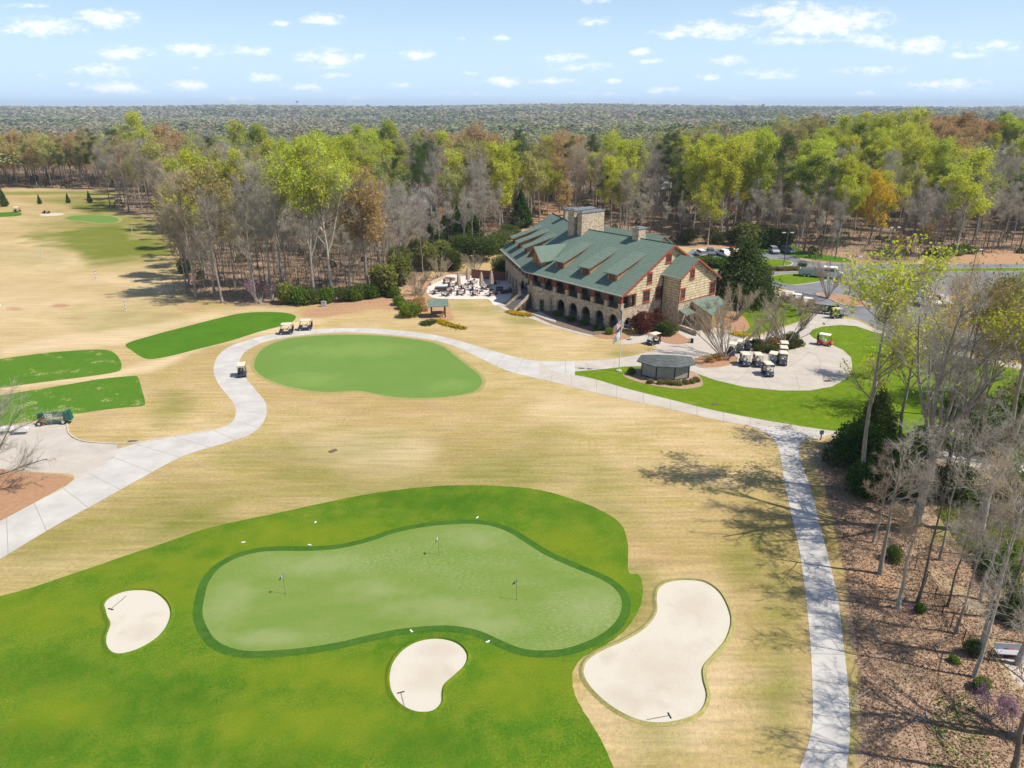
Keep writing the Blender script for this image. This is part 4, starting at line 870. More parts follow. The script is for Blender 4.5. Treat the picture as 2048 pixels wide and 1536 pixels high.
for k in range(8):
    t0, t1 = k / 8, (k + 1) / 8; z = 2.2 + 1.5 * (k + 1) / 8
    A_, B_, C_, D_ = r0.lerp(e0, t0), r1.lerp(e1, t0), r1.lerp(e1, t1), r0.lerp(e0, t1)
    b.hexa([A_, B_, C_, D_] + [v + Vector((0, 0, z)) for v in (A_, B_, C_, D_)])
for k_, f_ in enumerate(b.f):
    if k_ % 6 != 1: b.m[k_] = 1
b.build('stairs', [mat('stair_stone', (.36, .33, .30), (.28, .25, .22), 3), mat('stair_riser', (.05, .045, .05))], club)
b = MB()
for (u0, u1) in ((p0, q0), (p1, q1)):
    t = (u1 - u0).normalized(); nn = Vector((-t.y, t.x, 0)) * .28
    b.hexa([u0, u1, u1 + nn, u0 + nn, u0 + Vector((0, 0, .5)), u1 + Vector((0, 0, 3.0)), u1 + nn + Vector((0, 0, 3.0)), u0 + nn + Vector((0, 0, .5))])
for (u0, u1, z0_, z1_) in ((q0, r0, 3.0, 3.2), (r0, e0, 3.2, 4.6), (r1, e1, 3.2, 4.6)):
    t = (u1 - u0).normalized(); nn = Vector((-t.y, t.x, 0)) * .4
    b.hexa([u0, u1, u1 + nn, u0 + nn, u0 + Vector((0, 0, z0_)), u1 + Vector((0, 0, z1_)), u1 + nn + Vector((0, 0, z1_)), u0 + nn + Vector((0, 0, z0_))])
b.build('stair_wall', STONE, club)
# side entrance roofs -----------------------------------------------------
def pl(px, py, z): q = loc(G(px, py, z)); q.z = z; return q
E_ = [pl(1381.5, 601.5, 4.0), pl(1424.4, 631, 3.0), pl(1452, 606, 3.0), pl(1436, 591, 4.0)]
b = MB(); b.slab(E_, .16); b.build('entry_roof', GROOF, club)
b = MB(); c_ = sum(E_, Vector()) / 4
pts = [c_.lerp(v, .9) for v in E_]
b.hexa([Vector((v.x, v.y, 0)) for v in pts] + [Vector((v.x, v.y, v.z - .2)) for v in pts]); b.build('entry_wall', mat('ochre_wall', (.36, .22, .09), (.30, .19, .08), 2), club)
E2_ = [pl(1356, 617, 3.0), pl(1371, 631, 2.6), pl(1392, 624.5, 2.6), pl(1378, 616, 3.0)]
b = MB(); b.slab(E2_, .14); b.build('entry_canopy', GROOF, club)
for v in (E2_[1], E2_[2]):
    b = MB(); u = Vector((v.x, v.y, 0)); u = u + (c_ - u).normalized() * .25; b.tube([u, u + Vector((0, 0, v.z - .14))], .09, 6); b.build('canopy_post', WOOD, club)
b = MB()
w0, w1 = pl(1347, 661, 0), pl(1400, 690, 0); w0 = pl(1348, 655, 0); w1 = pl(1392, 672, 0); t = (w1 - w0).normalized(); nn = Vector((-t.y, t.x, 0)) * .3
b.hexa([w0, w1, w1 + nn, w0 + nn] + [v + Vector((0, 0, .8)) for v in (w0, w1, w1 + nn, w0 + nn)]); b.build('retaining_wall', STONE, club)
# ================================================================== OBJECTS
NAVY = mat('cart_navy', (.035, .045, .09), rough=.35, spec=.5); BLK = mat('black_rubber', (.02, .02, .02), rough=.8)
CREAM = mat('cream_canopy', (.72, .64, .50), (.66, .58, .45), 3, rough=.6); GREYM = mat('grey_metal', (.42, .43, .44), rough=.45, metal=.5)
BEIGE = mat('beige_seat', (.62, .52, .38), rough=.7); REDP = mat('red_paint', (.55, .02, .02), rough=.3, spec=.5)
TINT = mat('tinted_glass', (.035, .045, .055), rough=.35, spec=.35); RIM = mat('wheel_rim', (.55, .55, .56), rough=.4, metal=.4)
DGREEN = mat('dark_green_paint', (.01, .10, .075), rough=.5)
def clear_mat():
    m = bpy.data.materials.new('clear_screen'); m.use_nodes = True; t = m.node_tree; t.nodes.clear(); n = t.nodes.new; o = n('ShaderNodeOutputMaterial'); a = n('ShaderNodeBsdfTransparent'); g = n('ShaderNodeBsdfGlossy'); g.inputs['Roughness'].default_value = .15; x = n('ShaderNodeMixShader'); x.inputs[0].default_value = .14
    a.inputs[0].default_value = (.88, .9, .9, 1); t.links.new(a.outputs[0], x.inputs[1]); t.links.new(g.outputs[0], x.inputs[2]); t.links.new(x.outputs[0], o.inputs[0]); return m
CLEAR = clear_mat()
def wheel(c, r, wd, parent, hub=RIM):
    b = MB(); b.disc(c, r, (0, 1, 0), wd, 16); o = b.build('wheel', BLK, parent)
    h = MB(); h.disc(c, r * .55, (0, 1, 0), wd + .03, 12); h.build('rim', hub, o); return o
def profile(b, pts, y0, y1, inset=0.0, mi=0):
    """side outline (x, z) extruded across y"""
    n = len(pts); i = len(b.v)
    b.v += [(x, y0 + inset * (z > .9), z) for x, z in pts] + [(x, y1 - inset * (z > .9), z) for x, z in pts]
    b.f.append(tuple(i + k for k in range(n))); b.m.append(mi); b.f.append(tuple(i + n + k for k in range(n))[::-1]); b.m.append(mi)
    for k in range(n):
        k2 = (k + 1) % n; b.f.append((i + k, i + k2, i + n + k2, i + n + k)); b.m.append(mi)
def make_cart(body=NAVY, roof=CREAM, seat=BEIGE, roofed=True, bags=True):
    t = empty('golf_cart', (0, 0, 0))
    b = MB(); profile(b, [(-1.18, .32), (-1.2, .62), (-1.05, .74), (-.45, .74), (-.38, .34), (.42, .30), (.55, .66), (.78, .82), (1.08, .72), (1.2, .5), (1.18, .28)], -.56, .56)
    b.box(-.4, .5, -.6, .6, .22, .32); b.build('body', body, t)
    b = MB(); b.box(-.42, .12, -.52, .52, .72, .86, taper=.03); b.box(-.52, -.40, -.52, .52, .86, 1.18, taper=.02); b.build('seat', seat, t)
    if roofed:
        b = MB(); b.box(-1.0, .72, -.6, .6, 1.80, 1.86); b.box(-.94, .66, -.54, .54, 1.86, 1.92, taper=.06); b.build('canopy', roof, t)
        for s_ in (-1, 1):
            b = MB(); b.tube([(.95, s_ * .52, .75), (.62, s_ * .54, 1.8)], .03, 5); b.build('canopy_strut', BLACKM, t)
            b = MB(); b.tube([(-.95, s_ * .5, .74), (-.9, s_ * .52, 1.8)], .03, 5); b.build('canopy_strut', BLACKM, t)
        b = MB(); b.face([(.93, -.5, .82), (.93, .5, .82), (.65, .5, 1.74), (.65, -.5, 1.74)]); b.build('windscreen', CLEAR, t)
    b = MB(); b.tube([(.55, .25, .8), (.35, .25, .98)], .025, 5); b.disc((.33, .25, 1.0), .17, (-.7, 0, .7), .03, 12); b.build('steering_wheel', BLK, t)
    for x_ in (-.78, .82):
        for s_ in (-1, 1): wheel((x_, s_ * .52, .23), .23, .16, t)
    if bags:
        for s_ in (-1, 1):
            b = MB(); b.tube([(-1.12, s_ * .25, .6), (-1.22, s_ * .25, 1.35)], [.14, .15], 8); b.tube([(-1.2, s_ * .25, 1.35), (-1.26, s_ * .22, 1.6)], [.06, .1], 5)
            b.build('bag_holder', BLK if s_ > 0 else NAVY, t)
    b = MB()
    for s_ in (-1, 1): b.box(1.17, 1.21, s_ * .36 - .08, s_ * .36 + .08, .5, .6)
    b.build('headlight', WHITE, t)
    return t
CG = 'golf carts around the clubhouse'
cart0 = make_cart(); used = [False]
def cart(px, py, deg, label, group=CG, proto=cart0, z=.0):
    if proto is cart0 and not used[0]: used[0] = True; o = cart0
    elif proto is cart0: o = copy_tree(cart0)
    else: o = proto
    p = G(px, py); o.location = (p.x, p.y, z or .015); o.rotation_euler = (0, 0, R(deg)); tag(o, label, 'golf cart', group); return o
cart(573, 668, 190, 'navy golf cart leading the pair on the path above the upper green')
cart(611, 660, 188, 'navy golf cart following close behind another on the path above the upper green')
cart(485, 751, 108, 'lone navy golf cart on the bend of the path left of the upper green')
cart(1307, 688, 215, 'navy golf cart parked by the clubhouse corner beside the straw bed')
cart(1488, 730, 268, 'leftmost cream roofed golf cart of the plaza row facing the lawn')
cart(1514, 731, 266, 'second cream roofed golf cart from the left in the plaza row')
cart(1544, 729, 240, 'cream roofed golf cart turned aslant behind the foremost plaza cart')
cart(1534, 750, 272, 'foremost golf cart on the plaza, standing alone ahead of the row')
cart(1564, 728, 255, 'nearest of three stacked golf carts below the shrub island')
cart(1565, 717, 255, 'middle of three stacked golf carts below the shrub island')
cart(1566, 707, 255, 'farthest of three stacked golf carts, touching the shrub island')
cart(1464, 708, 62, 'black golf cart parked nearest the bare tree trunk behind the plaza row')
cart(1480, 703, 62, 'middle black golf cart of the three parked behind the plaza row')
cart(1495, 698, 62, 'black golf cart parked next to the shrub island end of the back row')
cart(1673, 636, 10, 'navy golf cart towing a dark trailer where the drive meets the car park')
cart(1590, 606, 145, 'white roofed golf cart farther up the drive behind the bare shrubs', proto=make_cart(WHITE, WHITE))
cart(1611, 614, 145, 'white roofed golf cart nearer the plaza on the drive behind bare shrubs', proto=make_cart(NAVY, WHITE))
cart(1575, 601, 145, 'cream golf cart at the top of the drive by the dark magnolia', proto=make_cart(BEIGE, CREAM))
cart(1649, 690, 325, 'red golf cart with white canopy parked at the lawn edge of the plaza', proto=make_cart(REDP, WHITE, WHITE))
cart(35, 424, 20, 'small dark utility cart with canopy by the far left tee', 'utility carts on the range', make_cart(NAVY, WHITE, BLK, bags=False))
cart(93, 427, 15, 'dark roofless utility cart beside the far sand bunker', 'utility carts on the range', make_cart(BLK, WHITE, BLK, False, False))
# trailer
tr = empty('cart_trailer', G(1641, 626) + Vector((0, 0, .015)), R(-28)); tag(tr, 'long dark slatted trailer hitched behind the golf cart by the car park', 'trailer')
b = MB(); b.box(-2.6, 2.4, -.7, .7, .45, .6); b.build('trailer_bed', BLK, tr)
for s_ in (-.7, .64):
    b = MB(); b.box(-2.6, 2.4, s_, s_ + .06, .6, 1.5); b.build('side_panel', mat('charcoal_panel', (.04, .06, .06), (.06, .08, .08), 3), tr)
    for x_ in (-1.7, .1):
        g_ = MB()
        for k in range(4): g_.box(x_ + k * .28, x_ + k * .28 + .16, s_ - .02, s_ + .08, .75, 1.3)
        g_.build('vent_grille', mat('pale_grille', (.55, .55, .52)), tr)
b = MB(); b.box(2.4, 3.3, -.6, .6, .4, 1.9, taper=.25); b.build('equipment_cover', mat('dark_tarp', (.03, .05, .05), (.05, .07, .07), 3, bump=.5), tr)
for x_ in (-.6, .6):
    for s_ in (-1, 1): wheel((x_, s_ * .74, .3), .3, .16, tr)
# cars ------------------------------------------------------------------
PAINTS = {k: mat('car_paint_' + k, c, rough=.45, spec=.35) for k, c in dict(white=(.75, .75, .75), silver=(.40, .42, .44), grey=(.14, .15, .17), black=(.02, .022, .026), red=(.58, .02, .012), blue=(.05, .12, .28)).items()}
SEDAN = [(-2.25, .35), (-2.3, .75), (-2.1, .98), (-1.5, 1.02), (-.9, 1.42), (.35, 1.44), (1.05, 1.02), (2.0, .88), (2.28, .68), (2.25, .35)]
SUV = [(-2.3, .4), (-2.35, .95), (-2.25, 1.1), (-2.05, 1.68), (.35, 1.72), (1.05, 1.12), (2.1, 1.0), (2.35, .8), (2.3, .4)]
PICK = [(-2.8, .45), (-2.85, 1.05), (-.75, 1.06), (-.7, 1.78), (.7, 1.8), (1.3, 1.15), (2.5, 1.05), (2.8, .85), (2.78, .45)]
def make_car(kind, paint):
    prof = {'sedan': SEDAN, 'suv': SUV, 'pickup': PICK}[kind]
    t = empty({'sedan': 'parked_car', 'suv': 'parked_car', 'pickup': 'pickup_truck'}[kind], (0, 0, 0))
    W_ = .92 if kind != 'pickup' else 1.0; b = MB(); low = [(x, min(z, 1.08 if kind != 'sedan' else 1.0)) for x, z in prof]
    profile(b, low, -W_, W_); b.build('body', PAINTS[paint], t)
    b = MB(); up = [(x, z) for x, z in prof if z > 1.12]; beltz = 1.07 if kind != 'sedan' else .99
    fx0, fx1 = (up[0][0] - .35, up[-1][0] + .6); i = 0
    xs = sorted(up); top0, top1 = xs[0], xs[-1]
    base = [(fx0, -W_ + .06), (fx1, -W_ + .06), (fx1, W_ - .06), (fx0, W_ - .06)]; tp = [(top0[0], -W_ + .22), (top1[0], -W_ + .22), (top1[0], W_ - .22), (top0[0], W_ - .22)]
    if kind == 'pickup': base[0] = (fx0 + .3, base[0][1]); base[3] = (fx0 + .3, base[3][1])
    b.prism(base, beltz, top0[1] - .05, top=tp); b.build('windows', TINT, t)
    b = MB(); b.prism([(x, y * 1.02) for x, y in tp], top0[1] - .07, top0[1]); b.build('roof', PAINTS[paint], t)
    if kind == 'pickup': b = MB(); b.box(-2.7, -.85, -.85, .85, 1.07, 1.075); b.build('truck_bed', BLK, t)
    wb = 1.4 if kind != 'pickup' else 1.75
    for x_ in (-wb, wb):
        for s_ in (-1, 1): wheel((x_, s_ * (W_ - .1), .34), .34, .22, t)
    for s_ in (-1, 1):
        b = MB(); b.box(prof[-1][0] - .02, prof[-1][0] + .03, s_ * .62 - .18, s_ * .62 + .18, .62, .78); b.build('headlight', WHITE, t)
        b = MB(); b.box(prof[0][0] - .05, prof[0][0], s_ * .66 - .14, s_ * .66 + .14, .72, .9); b.build('tail_light', REDP, t)
    return t
CPR = {}
def car(px, py, deg, kind, paint, label, group='cars parked in the lot'):
    k = (kind, paint)
    if k in CPR: o = copy_tree(CPR[k])
    else: o = CPR[k] = make_car(kind, paint)
    p = G(px, py); o.location = (p.x, p.y, .014); o.rotation_euler = (0, 0, R(deg)); return tag(o, label, 'pickup truck' if kind == 'pickup' else 'car', group)
car(1400, 511, 100, 'suv', 'white', 'white hatchback parked at the clubhouse end of the upper lot')
car(1421, 510, 262, 'suv', 'grey', 'dark grey car parked between the white hatchback and the white pickup')
car(1447, 512, 285, 'pickup', 'white', 'white pickup truck parked beside the red car above the hedge')
car(1466, 508, 285, 'pickup', 'red', 'bright red pickup truck parked behind the dark magnolia')
car(1510, 509, 215, 'sedan', 'black', 'black saloon parked alone in the middle of the upper lot')
car(1548, 506, 265, 'suv', 'silver', 'silver blue car parked left of the lamp post under the trees')
car(1574, 506, 290, 'suv', 'grey', 'grey car parked right of the lamp post under the trees')
car(1838, 610, 265, 'suv', 'blue', 'dark blue car leftmost in the middle row behind the bare trees')
car(1862, 608, 265, 'sedan', 'white', 'white car second in the middle row behind the bare trees')
car(1885, 609, 265, 'suv', 'silver', 'silver car third in the middle row behind the bare trees')
car(1812, 660, 70, 'suv', 'blue', 'blue car nearest the drive in the lower row')
car(1834, 665, 70, 'sedan', 'white', 'white saloon second in the lower row by the straw edge')
car(1858, 668, 70, 'sedan', 'silver', 'silver saloon third in the lower row by the straw edge')
car(1932, 640, 265, 'suv', 'white', 'white car half hidden by branches in the right-hand row')
car(1955, 646, 265, 'suv', 'silver', 'silver car at the end of the right-hand row behind branches')
car(2010, 640, 300, 'pickup', 'white', 'pale pickup with dark green windows at the right edge of the lot')
car(1827, 563, 180, 'sedan', 'white', 'white car driving alone across the far lane of the lot')
# box truck
bt = empty('shuttle_bus', G(1655, 556) + Vector((0, 0, .014)), R(-22)); tag(bt, 'white shuttle bus with open grey trailer bed standing beside the grass island', 'bus')
b = MB(); profile(b, [(-1.2, .5), (-1.2, 2.6), (1.6, 2.65), (2.3, 1.6), (3.1, 1.4), (3.2, .5)], -1.1, 1.1); b.build('cab_body', PAINTS['white'], bt)
b = MB(); b.box(-6.2, -1.3, -1.15, 1.15, .6, 1.9); b.build('cargo_bed', PAINTS['silver'], bt)
b = MB(); b.box(-6.0, -1.5, -1.0, 1.0, 1.88, 1.96); b.build('bed_liner', mat('dark_liner', (.10, .10, .10)), bt)
b = MB(); b.face([(1.68, -.95, 2.5), (1.68, .95, 2.5), (2.3, .95, 1.66), (2.3, -.95, 1.66)]); b.box(-.9, 1.2, -1.12, 1.12, 1.7, 2.3); b.build('windows', TINT, bt)
for x_ in (-5, -4.1, 2.3):
    for s_ in (-1, 1): wheel((x_, s_ * 1.05, .45), .45, .28, bt)
# lamp posts --------------------------------------------------------------
lp = empty('lamp_post', (0, 0, 0))
b = MB(); b.tube([(0, 0, 0), (0, 0, .6)], .25, 10); b.build('base', CONC, lp)
b = MB(); b.tube([(0, 0, .6), (0, 0, 8.0)], [.11, .07], 8); b.tube([(-.8, 0, 8.0), (.8, 0, 8.0)], .04, 5); b.build('pole', mat('dark_bronze', (.10, .11, .10)), lp)
for s_ in (-1, 1):
    b = MB(); b.box(s_ * 1.0 - .45, s_ * 1.0 + .45, -.22, .22, 7.95, 8.12, taper=.05); b.build('lamp_head', mat('lamp_grey', (.5, .52, .52)), lp)
for i, (px, py, h_, lb) in enumerate(((1567, 531, 8.2, 'tall twin headed lamp post on the upper grass island beside parked cars'), (1698, 590, 8.2, 'twin headed lamp post left of the yellow green tree in the lot'),
        (1778, 520, 8.4, 'twin headed lamp post standing against the orange tree and dark wood'), (1941, 556, 6.6, 'twin headed lamp post at the right end of the lot near the big bare tree'), (1114, 500, 7.0, 'lone lamp post rising behind the clubhouse left wing'))):
    o = lp if i == 0 else copy_tree(lp); o.location = G(px, py); s_ = h_ / 8.1; o.scale = (1, 1, s_); o.rotation_euler = (0, 0, R(5 * i)); tag(o, lb, 'lamp post', 'lamp posts')
# kiosk -------------------------------------------------------------------
kq = [G(1283, 751), G(1311.6, 759.5), G(1348, 761), G(1376, 756.5), G(1372, 744), G(1290, 741)]
kc = sum(kq, Vector()) / 6; kr = empty('starter_hut', kc); tag(kr, 'small grey panelled hut with low dark shingle roof on a mulch bed by the plaza', 'hut')
kk = [q - kc for q in kq]
b = MB(); b.prism([(q.x, q.y) for q in kk], 0, 2.35); b.build('wall', mat('grey_panel', (.27, .27, .25), (.32, .32, .29), 1.2), kr)
b = MB()
for i, q in enumerate(kk):
    b.tube([q * 1.01, q * 1.01 + Vector((0, 0, 2.35))], .09, 4); j = (i + 1) % 6; b.tube([q * 1.01 + Vector((0, 0, .1)), kk[j] * 1.01 + Vector((0, 0, .1))], .08, 4); b.tube([q * 1.01 + Vector((0, 0, 2.3)), kk[j] * 1.01 + Vector((0, 0, 2.3))], .08, 4)
b.build('corner_post', mat('dark_frame', (.05, .04, .035)), kr)
b = MB(); ev = [q + q.normalized() * .85 for q in kk]; top = [q * .35 for q in kk]
for i in range(6):
    j = (i + 1) % 6; b.face([ev[i] + Vector((0, 0, 2.3)), ev[j] + Vector((0, 0, 2.3)), top[j] + Vector((0, 0, 3.05)), top[i] + Vector((0, 0, 3.05))]); b.face([ev[i] + Vector((0, 0, 2.3)), ev[j] + Vector((0, 0, 2.3)), ev[j] + Vector((0, 0, 2.15)), ev[i] + Vector((0, 0, 2.15))])
b.face([q + Vector((0, 0, 3.05)) for q in top]); b.face([q + Vector((0, 0, 2.15)) for q in ev])
b.build('roof', row_mat('grey_shingle', (.085, .10, .095), (.11, .125, .12), (.06, .07, .07), rows=4, stag=.4), kr)
# starter pavilion ----------------------------------------------------------
pq = [G(870, 639), G(893, 638), G(883, 626), G(861, 627)]; pc = sum(pq, Vector()) / 4
ax = (pq[1] - pq[0]).normalized(); pv = empty('garden_pavilion', pc, math.atan2(ax.y, ax.x)); tag(pv, 'little open pavilion with green gable roof beside yellow flowers and boxwoods', 'pavilion')
b = MB()
for x_ in (-1.25, 1.25):
    for y_ in (-1.0, 1.0): b.box(x_ - .11, x_ + .11, y_ - .11, y_ + .11, 0, 2.5)
b.build('posts', mat('dark_timber', (.08, .06, .045)), pv)
b = MB()
for s_ in (-1, 1): b.slab([(-1.9, 0, 3.35), (1.9, 0, 3.35), (1.9, s_ * 1.6, 2.35), (-1.9, s_ * 1.6, 2.35)], .12)
b.build('roof', GROOF, pv)
b = MB(); b.box(-1.2, 1.2, -.3, .3, .5, .95); b.build('counter', WOOD, pv)
# flagpole --------------------------------------------------------------
fp = empty('flagpole', G(1238, 742)); tag(fp, 'tall white flagpole with a striped flag and a pale flag before the clubhouse corner', 'flagpole')
b = MB(); b.tube([(0, 0, 0), (0, 0, .15)], .45, 14); b.build('base', CONC, fp)
b = MB(); b.tube([(0, 0, .1), (0, 0, 9.2)], [.07, .04], 8); b.tube([(0, 0, 9.2), (0, 0, 9.3), (0, 0, 9.38)], [.04, .09, .02], 8); b.build('pole', mat('pole_white', (.7, .7, .7), rough=.4), fp)
def flag(z1, w_, h_, droop, mats_, fn, name):
    b = MB(); nx_, nz_ = 16, 13
    def pt(i, j):
        u = i / nx_; v = j / nz_
        return (-w_ * u * .62, .22 * math.sin(u * 7 + v * 2) * u - .2 * u, z1 - h_ * v - droop * u ** 1.2 + .06 * math.sin(u * 9))
    for i in range(nx_):
        for j in range(nz_): b.face([pt(i, j), pt(i + 1, j), pt(i + 1, j + 1), pt(i, j + 1)], fn(i / nx_, j, nz_))
    return b.build(name, mats_, fp)
FR = mat('flag_red', (.5, .03, .04)); FW = mat('flag_white', (.8, .8, .8)); FB = mat('flag_blue', (.02, .04, .2))
def stars(u, j, nz_):
    if u < .38 and j < 7: return 1 if (int(u * 16) + j) % 2 == 0 and 0 < j < 6 and int(u * 16) in (1, 3, 5, 2, 4) else 2
    return j % 2
flag(8.2, 1.9, 1.2, 1.3, [FR, FW, FB], stars, 'striped_flag')
flag(6.6, 1.8, 1.1, 1.5, [mat('flag_pale_blue', (.45, .5, .66)), FW], lambda u, j, n_: 0 if .3 < u < .7 and 3 < j < 10 else (0 if j < 3 else 1), 'pale_flag')
# practice pins ----------------------------------------------------------
pn = empty('practice_pin', (0, 0, 0))
b = MB(); b.tube([(0, 0, 0), (0, 0, 2.0)], .016, 6); b.build('pole', mat('pin_pole', (.22, .16, .06)), pn)
b = MB()
for k in range(5): b.face([(-.075 * k, .03 * math.sin(k), 1.98 - .10 * k), (-.075 * (k + 1), .03 * math.sin(k + 1), 1.98 - .10 * (k + 1)), (-.075 * (k + 1), .03 * math.sin(k + 1), 1.62 - .03 * (k + 1)), (-.075 * k, .03 * math.sin(k), 1.58 - .05 * k)], 0 if k < 2 else 1)
b.build('flag', [mat('pin_flag_white', (.62, .68, .74)), mat('pin_flag_green', (.02, .10, .09))], pn)
b = MB(); b.disc((0, 0, .004), .055, (0, 0, 1), .002, 14); b.build('cup', BLK, pn)
for i, (px, py, lb) in enumerate(((571, 1188, 'white flag pin at the left end of the front practice green'), (878, 1110, 'dark green flag pin at the top middle of the front practice green'), (1033, 1200, 'white and blue flag pin towards the right of the front practice green'))):
    o = pn if i == 0 else copy_tree(pn); p = G(px, py); o.location = (p.x, p.y, .013); o.rotation_euler = (0, 0, R((20, 40, -15)[i])); tag(o, lb, 'flag pin', 'pins on the practice green')
# bunker rakes -------------------------------------------------------------
rk = empty('bunker_rake', (0, 0, 0))
b = MB(); b.tube([(0, 0, .03), (1.9, 0, .10)], .018, 6); b.build('handle', mat('rake_handle', (.12, .09, .10)), rk)
b = MB(); b.box(-.04, .02, -.34, .34, .0, .06)
for k in range(12): b.box(-.06, -.03, -.33 + k * .058, -.31 + k * .058, -.03, .02)
b.build('head', BLK, rk)
for i, (px, py, px2, py2, lb) in enumerate(((222, 1219, 249, 1197, 'rake lying in the left-hand round bunker'), (802, 1386, 808, 1409, 'rake lying in the middle bunker below the green'), (1339, 1432, 1300, 1440, 'rake lying at the foot of the large right bunker'))):
    o = rk if i == 0 else copy_tree(rk); p, q_ = G(px, py), G(px2, py2); o.location = (p.x, p.y, .04); o.rotation_euler = (0, 0, math.atan2(q_.y - p.y, q_.x - p.x)); o.scale = (.85, .72, .72); tag(o, lb, 'rake', 'bunker rakes')
# small white club marks left on the turf near the collar
MK = [(486, 1085, 'folded white scorecard on the rough left of the green'), (631, 1045, 'white glove lying on the rough above the green'), (620, 1090, 'small white cup by the upper collar of the green'), (955, 1035, 'white towel on the rough above the green'), (822, 1262, 'crossed white club covers between green and middle bunker'), (975, 1284, 'white cloth beside the collar right of the middle bunker')]
ml = MB(); ml.box(-.14, .14, -.06, .06, 0, .04, taper=.02); ml.box(.06, .2, .03, .11, 0, .03, taper=.01); m0 = ml.build('litter', WHITE)
for i, (px, py, lb) in enumerate(MK):
    o = m0 if i == 0 else m0.copy()
    if i: COL.objects.link(o)
    o.location = G(px, py, 0) + Vector((0, 0, .02)); o.rotation_euler = (0, 0, i * 1.3); tag(o, lb, 'litter', 'white odds and ends around the green')
# range targets ---------------------------------------------------------------
rp = empty('range_marker', (0, 0, 0)); b = MB()
for k in range(6): b.box(-.14, .14, -.14, .14, .45 * k, .45 * k + .45, k % 2)
b.build('post', [WHITE, mat('faded_stripe', (.42, .34, .28))], rp); b = MB(); b.box(-.35, .35, -.03, .03, 2.7, 3.2); b.build('board', WHITE, rp)
for i, (px, py, s_, lb) in enumerate(((265, 468, .9, 'white range marker just below the far putting green'), (85, 514, 1, 'white range marker on the pale slope at far left'), (193, 560, 1.1, 'striped white range marker in the middle of the range'), (252, 622, 1, 'striped white range marker nearest the long tee'), (0, 612, 1.2, 'white range marker at the left picture edge'), (12, 456, .8, 'small white range marker below the far left tee'))):
    o = rp if i == 0 else copy_tree(rp); o.location = G(px, py); o.scale = (s_ * .55, s_ * .55, s_ * .72); tag(o, lb, 'range marker', 'range markers')
# range ball cart and bin ------------------------------------------------------
p = G(112, 848); rb = empty('ball_dispenser', (p.x, p.y, .02), R(12)); tag(rb, 'dark green wheeled bag stand with a round sign at the service pad corner', 'bag stand')
b = MB(); b.box(-2.0, 1.4, -.3, .3, .35, .55); b.box(-1.9, 1.3, -.05, .3, .85, 1.5, taper=.05); b.box(1.3, 2.0, -.45, .45, .5, 1.75, taper=.12); b.build('frame', DGREEN, rb)
b = MB(); b.box(-1.0, -.2, -.09, -.055, .95, 1.4); b.build('sign', FW, rb)
b = MB()
for k in range(3): b.box(-.85 + k * .22, -.72 + k * .22, -.10, -.092, 1.05 + .1 * (k == 1), 1.3)
b.build('emblem', DGREEN, rb)
for x_ in (-1.7, 1.0):
    for s_ in (-1, 1): wheel((x_, s_ * .42, .34), .34, .1, rb)
p = G(87, 850); tb = empty('litter_bin', (p.x, p.y, .02)); tag(tb, 'brown stone litter bin at the left end of the green bag stand', 'bin')
b = MB(); b.prism([(.34 * math.cos(t), .34 * math.sin(t)) for t in [R(45 * k) for k in range(8)]], 0, 1.0); b.build('bin_body', mat('bin_brown', (.24, .12, .09), (.16, .09, .07), 6), tb)
b = MB(); b.prism([(.38 * math.cos(t), .38 * math.sin(t)) for t in [R(45 * k) for k in range(8)]], 1.0, 1.15); b.build('lid', BLACKM, tb)
for px, py, lb in ((44, 868, 'pale folding table behind the bare tree on the service pad'), (18, 866, 'white cooler table at the left edge of the service pad')):
    p = G(px, py); o = empty('work_table', (p.x, p.y, .02), R(8)); tag(o, lb, 'table', 'tables on the service pad')
    b = MB(); b.box(-.9, .9, -.4, .4, .7, .75); b.build('tabletop', mat('pale_plastic', (.6, .6, .57)), o)
    for x_ in (-.8, .8):
        for y_ in (-.33, .33): b = MB(); b.tube([(x_, y_, 0), (x_, y_, .7)], .025, 5); b.build('leg', GREYM, o)
# drains, valve boxes, signs ------------------------------------------------------
dr = MB(); dr.box(-.5, .5, -.3, .3, 0, .02)
for k in range(8): dr.box(-.45 + k * .12, -.41 + k * .12, -.27, .27, .02, .03)
d0 = dr.build('drain_grate', mat('rusty_iron', (.12, .09, .07), (.2, .13, .09), 6))
for i, (px, py, lb) in enumerate(((265, 883, 'iron drain grate in the kerb of the service pad path'), (1655, 762, 'iron drain grate on the right of the plaza'), (1430, 808, 'round grey drain cover on the bright lawn'), (1258, 679, 'small drain grate on the walk by the clubhouse arch'), (666, 902, 'pale drain grate in the tan turf below the upper green'))):
    o = d0 if i == 0 else d0.copy()
    if i: COL.objects.link(o)
    o.location = G(px, py) + Vector((0, 0, .025)); o.rotation_euler = (0, 0, .2 * i); tag(o, lb, 'drain', 'drain covers')
p = G(1641, 880); o = empty('tee_sign', (p.x, p.y, 0)); tag(o, 'short grey post at the fork where the cart path leaves the lawn path', 'sign post')
b = MB(); b.box(-.06, .06, -.05, .05, 0, .9); b.build('post', GREYM, o); b = MB(); b.box(-.22, .22, -.07, .07, .75, 1.25); b.build('board', mat('board_grey', (.25, .26, .27)), o)
p = G(648, 613); o = empty('utility_cabinet', p); tag(o, 'small grey utility cabinet on clay at the edge of the wood', 'cabinet'); b = MB(); b.box(-.45, .45, -.3, .3, 0, 1.0); b.build('cabinet_body', mat('cab_grey', (.42, .44, .44)), o); b = MB(); b.box(-.5, .5, -.35, .35, 1.0, 1.08, taper=.03); b.build('lid', GREYM, o)
